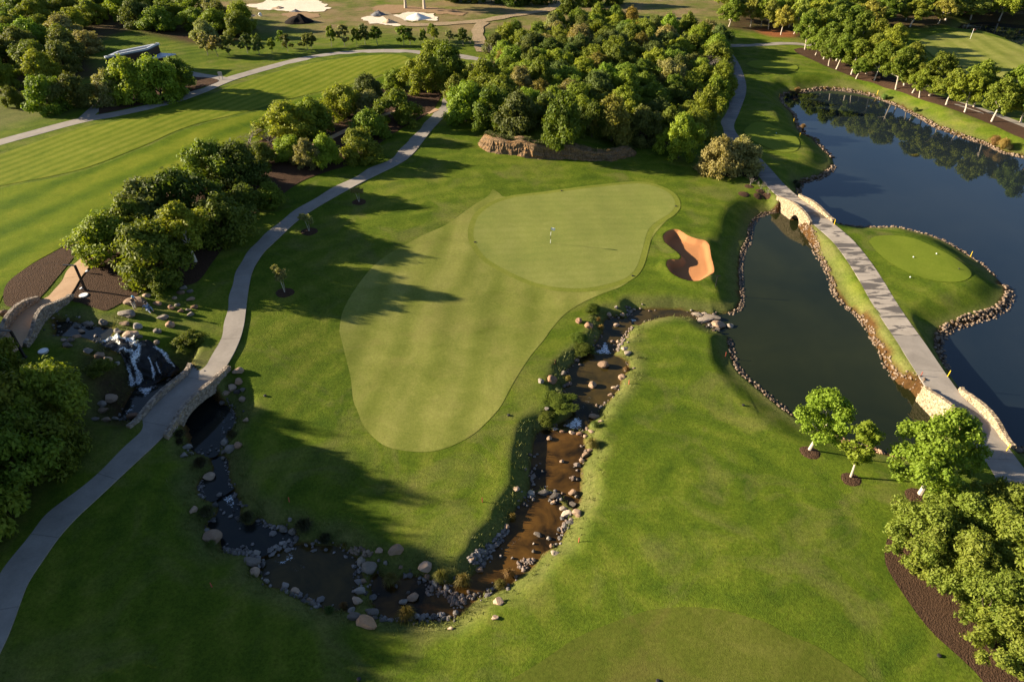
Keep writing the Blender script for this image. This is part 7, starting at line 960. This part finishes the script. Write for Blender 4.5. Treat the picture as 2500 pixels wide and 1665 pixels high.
# mulch rings, saplings
def ring(x, y, rad, lab):
    V = [(x, y, H(x, y) + .06)]; n = 28; r = random.Random(lab)
    for j in (1, 2, 3, 4):
        for i in range(n): a = 6.2832 * i / n; k = rad * (j / 4 if j < 4 else 1.03) * (1 + (.03 * math.sin(3 * a + x) if j > 2 else 0)); X, Y = x + k * math.cos(a), y + k * math.sin(a); V.append((X, Y, H(X, Y) + (.07, .06, .03, -.05)[j - 1] + r.uniform(0, .03)))
    Fc = [(0, 1 + i, 1 + (i + 1) % n) for i in range(n)] + [(1 + (j - 1) * n + i, 1 + j * n + i, 1 + j * n + (i + 1) % n, 1 + (j - 1) * n + (i + 1) % n) for j in (1, 2, 3) for i in range(n)]
    tag(link('mulch_ring', mesh('mulch_ring', V, Fc, M['mulch'])), lab, 'mulch ring', 'round mulch rings in the lawn')
for (x, y), rad, lab in D['obj']['ring']: ring(x, y, rad, lab)
for i, ((x, y), h, lab) in enumerate(D['obj']['sap']):
    r = random.Random(i); g = Geo(); lb = []; root = tag(link('sapling', None, loc=(x, y, H(x, y))), lab, 'sapling', 'young saplings on the slope')
    for k, (dx, dy) in enumerate([(-.45, .25), (.12, .2), (-.15, -.1)][:3 if i == 2 else 2]):
        hh = h * (1 - .12 * k); g.tube([(0, 0, -.1), (dx * .5, dy * .5, hh * .5), (dx, dy, hh)], [.035, .026, .014], 6); lb += [(dx + r.uniform(-.3, .3), dy + r.uniform(-.25, .25), hh + .1 + r.uniform(-.3, .3), .42) for _ in range(4)]
    g.build('trunk', M['bark_pale'], root); V, Fq = leaves(900 + i, lb, 1500, .1); link('crown', mesh('crown', V, Fq, M['l_grey']), root)
    g = Geo(); g.tube([(.12, .05, -.1), (.12, .05, h * .7)], .02, 6); g.build('support_stake', M['bark'], root)
for i, ((x, y), h, lab) in enumerate(D['obj']['twig']):
    root = tag(link('bare_sapling', None, loc=(x, y, H(x, y)), rz=i * 2.0, sc=(h / 5.2,) * 2 + (h / 4.6,)), lab, 'sapling', 'bare saplings by the upper bridge'); link('trunk', PRO['bare'][i][0], root); link('branches', PRO['bare'][i][1], root)
# ---------------------------------------------------------------- golf things
x, y = D['obj']['pin']; root = tag(link('flagstick', None, loc=(x, y, H(x, y) + .05)), 'golf flagstick with a white flag standing on the main green', 'flag')
for k in range(4): g = Geo(); g.tube([(0, 0, k * .55), (0, 0, k * .55 + .55)], .022, 8); g.build('pole', M['black' if k % 2 else 'white_p'], root)
def flag(g, w, h, z): n = 8; g.add([(.02 + w * i / n, .06 * math.sin(i * .9), z + (0 if j == 0 else h) - .05 * i / n) for j in (0, 1) for i in range(n + 1)], [(i, i + 1, i + n + 2, i + n + 1) for i in range(n)])
g = Geo(); flag(g, .5, .36, 1.84); g.build('flag_cloth', M['white_p'], root); g = Geo(); g.tube([(0, 0, -.02), (0, 0, .012)], .07, 12); g.build('cup', M['black'], root)
x, y = D['obj']['pin_far']; root = tag(link('flagstick', None, loc=(x, y, H(x, y) + .08)), 'golf flagstick with a red flag on the far green by the second pond', 'flag'); g = Geo(); g.tube([(0, 0, 0), (0, 0, 2.3)], .035, 8); g.build('pole', M['white_p'], root); g = Geo(); flag(g, .5, .4, 1.85); g.build('flag_cloth', M['redp'], root)
def stakes(lst, m, hh, grp):
    for i, ((x, y), lab) in enumerate(lst):
        r = random.Random(lab); g = Geo(); g.box((0, 0, hh / 2 - .1), (.055, .055, hh + .2)); g.add([(-.0275, -.0275, hh), (.0275, -.0275, hh), (.0275, .0275, hh), (-.0275, .0275, hh), (0, 0, hh + .05)], [(0, 1, 4), (1, 2, 4), (2, 3, 4), (3, 0, 4)]); o = g.build('hazard_stake', m); o.location = (x, y, H(x, y)); o.rotation_euler = (r.uniform(-.06, .06), r.uniform(-.06, .06), r.uniform(0, 1.5)); tag(o, lab, 'stake', grp)
stakes(D['obj']['yellow'], M['yellow'], .8, 'yellow hazard stakes'); stakes(D['obj']['red'], M['redp'], .5, 'red hazard stakes')
for (x, y), c, lab in D['obj']['tee']:
    g = Geo(); prof = [(0, 0), (.035, 0), (.035, .03), (.09, .06), (.11, .12), (.09, .18), (.04, .215), (0, .22)]; n = 14; V = [(q[0] * math.cos(6.2832 * i / n), q[0] * math.sin(6.2832 * i / n), q[1]) for q in prof for i in range(n)]
    g.add(V, [(j * n + i, j * n + (i + 1) % n, (j + 1) * n + (i + 1) % n, (j + 1) * n + i) for j in range(len(prof) - 1) for i in range(n)]); o = g.build('tee_marker', M['white_p' if c == 'white' else 'black'], smooth=True); o.scale = (.75,) * 3; o.location = (x, y, H(x, y) + .03); tag(o, lab, 'tee marker', 'tee markers')
for (x, y), lab in D['obj']['head']:
    g = Geo(); g.tube([(0, 0, -.1), (0, 0, .05), (0, 0, .07)], [.13, .13, .09], 14); g.tube([(0, 0, .065), (0, 0, .085)], .04, 10); o = g.build('sprinkler_head', M['black']); o.location = (x, y, H(x, y) + .04); tag(o, lab, 'sprinkler', 'sprinkler caps in the turf')
x, y = D['obj']['rake']; root = tag(link('bunker_rake_stand', None, loc=(x, y, H(x, y))), 'dark T shaped post standing beside the bunker', 'post'); g = Geo(); g.box((0, 0, .75), (.07, .07, 1.6)); g.build('post', M['black'], root); g = Geo(); g.box((.05, 0, 1.56), (.62, .06, .06)); g.build('crossbar', M['black'], root)
for i, ((x, y), lab) in enumerate(D['obj']['lamp']):
    root = tag(link('lamp_post', None, loc=(x, y, H(x, y))), lab, 'lamp post', 'dark lamp posts by the footpath'); hh = 3.0; g = Geo(); g.box((0, 0, hh / 2), (.19, .19, hh)); g.build('post', M['black'], root); g = Geo(); g.box((-.62, .1, hh + .03), (1.35, .17, .07), -.12); g.build('lamp_arm', M['black'], root); g = Geo(); g.box((-.85, .13, hh - .012), (.7, .11, .02), -.12); g.build('lamp_lens', M['glassd'], root); g = Geo(); g.box((0, 0, .02), (.34, .34, .08)); g.build('base_plate', M['black'], root)
for (x, y), lab in D['obj']['disc']:
    root = tag(link('manhole_cover', None, loc=(x, y, H(x, y) + .03)), lab, 'cover', 'round covers'); g = Geo(); g.tube([(0, 0, -.1), (0, 0, .06)], .46, 28); g.build('rim', M['lightwall'], root); g = Geo(); g.tube([(0, 0, .0), (0, 0, .085)], .40, 28); g.build('lid', M['white_p'], root)
for (x, y), lab in D['obj']['spot']:
    root = tag(link('spotlight', None, loc=(x - .15, y, H(x, y) + .05)), lab, 'spotlight', 'garden spotlights'); g = Geo(); g.tube([(0, 0, 0), (0, 0, .16)], .03, 8); g.build('stem', M['black'], root); g = Geo(); g.tube([(-.14, 0, .16), (.06, 0, .24), (.18, .02, .30)], [.07, .11, .13], 12); g.build('lamp_housing', M['zinc'], root)
x, y = D['obj']['sign']; root = tag(link('path_sign', None, loc=(x, y, H(x, y))), 'small pale sign board on legs where the paths meet', 'sign'); g = Geo()
for sx in (-.32, .32): g = Geo(); g.box((sx, 0, .45), (.07, .07, 1.0)); g.build('leg', M['lightwall'], root)
g = Geo(); g.box((0, -.02, 1.05), (.8, .06, .75)); g.build('board', M['lightwall'], root)
for i, ((x, y), w, h, c, lab) in enumerate(D['obj']['piles']):
    V = []; n = 30; rows = 9; r = random.Random(lab)
    for j in range(rows + 1):
        s = j / rows
        for k in range(n): a = 6.2832 * k / n; rr = w * s * (1 + .22 * mnoise.noise((math.cos(a) * 1.6 + i * 5, math.sin(a) * 1.6, s))); zz = h * ((1 - s) ** .9) * (1 + .25 * mnoise.noise((math.cos(a) * s * 2.5, math.sin(a) * s * 2.5, i * 3.3))) + r.uniform(-.04, .04); V.append((rr * math.cos(a), rr * .75 * math.sin(a), zz - .05 if j < rows else -.3))
    Fc = [(j * n + k, (j + 1) * n + k, (j + 1) * n + (k + 1) % n, j * n + (k + 1) % n) for j in range(rows) for k in range(n)]
    mm = {'black': ('black_compost', (.012, .009, .008)), 'grey': ('grey_gravel', (.16, .16, .165)), 'white': ('white_sand_pile', (.82, .76, .68)), 'tan': ('rubble', (.42, .31, .21))}[c]
    if mm[0] not in M: M[mm[0]] = plain(mm[0], mm[1], .95, .1, 0, .25, 2.5, .8)
    o = link('sand_pile' if c == 'white' else 'gravel_pile' if c == 'grey' else 'compost_pile' if c == 'black' else 'rubble_pile', mesh('pile', V, Fc, M[mm[0]], c == 'white')); o.location = (x, y, H(x, y)); tag(o, lab, 'pile', 'material piles on the far field')
x, y = D['obj']['bag']; o = link('sack', ROCK[2], loc=(x, y, H(x, y) + .35), sc=(1.1, .9, 1.1)); setmat(o, M['white_p']); tag(o, 'white bulk sack standing in bright grass near the sand patch', 'sack')
x, y = D['obj']['weed']; o = link('water_weed', TUF[0], loc=(x, y, -2.14), sc=(1.5, 1.0, .35)); setmat(o, M['t_olive']); tag(o, 'clump of green weed floating in open lake water', 'water weed')
# ---------------------------------------------------------------- building
bl = [Vector((*q, 0)) for q in D['obj']['bld']]; A, B_, C_, E_ = bl; zb = min(H(q.x, q.y) for q in bl) - .3; zt = H(A.x, A.y) + 4.2; cx = sum(bl, Vector()) / 4
root = tag(link('building', None, loc=(cx.x, cx.y, zb)), 'low dark building with a flat roof and pale roof edges among trees', 'building'); org = Vector((cx.x, cx.y, zb)); hgt = zt - zb
def quadbox(name, q, z0, z1, mat, parent): g = Geo(); g.add([Vector((a.x, a.y, z0)) for a in q] + [Vector((a.x, a.y, z1)) for a in q], [(3, 2, 1, 0), (4, 5, 6, 7)] + [(i, (i + 1) % 4, 4 + (i + 1) % 4, 4 + i) for i in range(4)]); return g.build(name, mat, parent)
loc = [a - Vector((cx.x, cx.y, 0)) for a in bl]
wal = quadbox('wall', [a * .985 for a in loc], 0, hgt - .32, M['wallb'], root); roof = quadbox('roof', loc, hgt - .32, hgt - .14, M['rooftop'], root)
for i in range(4):
    a, b = loc[i], loc[(i + 1) % 4]; d = (b - a).normalized(); nrm = Vector((-d.y, d.x, 0)); nrm = nrm if nrm.dot(-(a + b)) > 0 else -nrm; quadbox('roof_edge', [a - d * .02, b + d * .02, b + d * .02 + nrm * .42, a - d * .02 + nrm * .42], hgt - .141, hgt + .16, M['zinc'], roof)
a, b = loc[0], loc[1]; d = (b - a).normalized(); nrm = Vector((d.y, -d.x, 0)); nrm = nrm if nrm.dot(a + b) > 0 else -nrm
for k in range(5):
    p0 = a.lerp(b, .08 + k * .18); w = quadbox('window', [p0 + nrm * .0, p0 + d * 1.1, p0 + d * 1.1 + nrm * .06, p0 + nrm * .06], 1.4, 3.0, M['glassd'], wal)
cn = [Vector((*q, 0)) - Vector((cx.x, cx.y, 0)) for q in D['obj']['canopy']]; can = quadbox('canopy', cn, 3.05, 3.25, M['zinc'], root)
for q in cn: p0 = q * .97 + (sum(cn, Vector()) / 4) * .03; quadbox('post', [p0 + Vector(v) for v in ((-.08, -.08, 0), (.08, -.08, 0), (.08, .08, 0), (-.08, .08, 0))], 0, 3.05, M['black'], can)
# ---------------------------------------------------------------- the two people by the boulders
def skin_mesh(name, joints, bones, mat, parent):
    me = bpy.data.meshes.new(name); me.from_pydata([j[:3] for j in joints], bones, []); o = link(name, me); o.modifiers.new('skin', 'SKIN'); sv = me.skin_vertices[0].data if me.skin_vertices else None
    for i, j in enumerate(joints): sv[i].radius = (j[3], j[3])
    sv[0].use_root = True; sm = o.modifiers.new('sub', 'SUBSURF'); sm.levels = 1; sm.render_levels = 1
    ev = o.evaluated_get(bpy.context.evaluated_depsgraph_get()); m2 = bpy.data.meshes.new_from_object(ev); m2.name = name; bpy.data.objects.remove(o); m2.materials.clear(); m2.materials.append(mat); m2.polygons.foreach_set('use_smooth', np.ones(len(m2.polygons), bool)); return link(name, m2, parent)
SK = plain('skin', (.34, .20, .13), .6, .3); BROWN = plain('brown_cloth', (.085, .055, .04), .9); PALE = plain('pale_cloth', (.42, .37, .30), .9); BLUE = plain('grey_blue_cloth', (.24, .29, .38), .9); CAPB = plain('blue_cap_cloth', (.10, .33, .50), .8); WHT = plain('white_cloth', (.75, .75, .74), .9); HAIR = plain('dark_hair', (.03, .022, .016), .6)
def person(loc, rz, lab, J, top, bottom, cap, capcol):
    root = tag(link('person', None, loc=loc, rz=rz), lab, 'person', 'people beside the boulders'); N = {}; jo = []; 
    for k, v in J.items(): N[k] = len(jo); jo.append(v)
    bo = [(N[a], N[b]) for a, b in [('pel', 'chest'), ('chest', 'neck'), ('neck', 'head'), ('head', 'crown')] + [(s1 + p, s2 + q) for s1 in () for s2 in () for p in () for q in ()]]
    for s in 'lr': bo += [(N['chest'], N[s + 'sho']), (N[s + 'sho'], N[s + 'elb']), (N[s + 'elb'], N[s + 'wri']), (N[s + 'wri'], N[s + 'han']), (N['pel'], N[s + 'hip']), (N[s + 'hip'], N[s + 'kne']), (N[s + 'kne'], N[s + 'ank']), (N[s + 'ank'], N[s + 'toe'])]
    body = skin_mesh('body', jo, bo, SK, root)
    def sub(name, ks, bs, mat, k=1.22): m = {q: i for i, q in enumerate(ks)}; return skin_mesh(name, [(*J[q][:3], J[q][3] * k) for q in ks], [(m[a], m[b]) for a, b in bs], mat, root)
    sub('shirt', ['chest', 'pel', 'lsho', 'lelb', 'rsho', 'relb'], [('pel', 'chest'), ('chest', 'lsho'), ('lsho', 'lelb'), ('chest', 'rsho'), ('rsho', 'relb')], top)
    sub('trousers', ['pel', 'lhip', 'lkne', 'lank', 'rhip', 'rkne', 'rank'], [('pel', 'lhip'), ('lhip', 'lkne'), ('lkne', 'lank'), ('pel', 'rhip'), ('rhip', 'rkne'), ('rkne', 'rank')], bottom)
    h = Vector(J['head'][:3]); c = Vector(J['crown'][:3]); d = (c - h).normalized(); g = Geo(); prof = [(-.02, .118), (.03, .128), (.08, .11), (.115, .06), (.125, .005)]; g.tube([h + d * (a + .05) for a, _ in prof], [b for _, b in prof], 14); g.build('cap' if cap else 'hair', capcol, root, True)
    if cap: f = Vector((d.z, 0, -d.x)).normalized(); g = Geo(); s = Vector((0, 1, 0)); p0 = h + d * .05; g.add([p0 + s * .1 + f * .08, p0 - s * .1 + f * .08, p0 - s * .07 + f * .22, p0 + s * .07 + f * .22, p0 + s * .1 + f * .08 + d * .02, p0 - s * .1 + f * .08 + d * .02, p0 - s * .07 + f * .22 + d * .015, p0 + s * .07 + f * .22 + d * .015], [(3, 2, 1, 0), (4, 5, 6, 7), (0, 1, 5, 4), (1, 2, 6, 5), (2, 3, 7, 6), (3, 0, 4, 7)]); g.build('cap_peak', WHT, root)
Q = D['obj']['person']
stand = {'pel': (0, 0, .95, .135), 'chest': (.16, 0, 1.30, .145), 'neck': (.24, 0, 1.47, .06), 'head': (.31, 0, 1.58, .095), 'crown': (.35, 0, 1.72, .08), 'lsho': (.20, .2, 1.38, .07), 'lelb': (.36, .25, 1.13, .05), 'lwri': (.58, .17, 1.0, .036), 'lhan': (.68, .15, .97, .04), 'rsho': (.20, -.2, 1.38, .07), 'relb': (.33, -.25, 1.12, .05), 'rwri': (.56, -.2, .96, .036), 'rhan': (.66, -.18, .92, .04), 'lhip': (0, .1, .9, .1), 'lkne': (.05, .12, .5, .068), 'lank': (-.03, .12, .09, .046), 'ltoe': (.15, .13, .045, .042), 'rhip': (0, -.1, .9, .1), 'rkne': (.1, -.13, .5, .068), 'rank': (.05, -.13, .09, .046), 'rtoe': (.23, -.14, .045, .042)}
sit = {'pel': (0, 0, .14, .14), 'chest': (-.14, 0, .52, .145), 'neck': (-.13, 0, .71, .06), 'head': (-.08, 0, .83, .095), 'crown': (-.05, 0, .97, .08), 'lsho': (-.15, .2, .62, .07), 'lelb': (-.02, .3, .40, .05), 'lwri': (.2, .22, .42, .036), 'lhan': (.29, .18, .44, .04), 'rsho': (-.15, -.2, .62, .07), 'relb': (-.32, -.3, .36, .05), 'rwri': (-.38, -.32, .12, .036), 'rhan': (-.36, -.33, .05, .04), 'lhip': (.06, .11, .13, .1), 'lkne': (.42, .15, .46, .07), 'lank': (.66, .15, .09, .046), 'ltoe': (.83, .16, .05, .042), 'rhip': (.06, -.11, .13, .1), 'rkne': (.48, -.18, .2, .07), 'rank': (.88, -.22, .08, .046), 'rtoe': (.98, -.26, .14, .042)}
person((*Q[0], H(*Q[0])), -.35, 'person in a blue cap and brown shirt bending forward by the large boulder', stand, BROWN, PALE, True, CAPB)
person((Q[1][0], Q[1][1] + .35, H(Q[1][0], Q[1][1] + .35)), -.6, 'person in grey blue clothes sitting on the grass before the bending one', sit, BLUE, BLUE, False, HAIR)
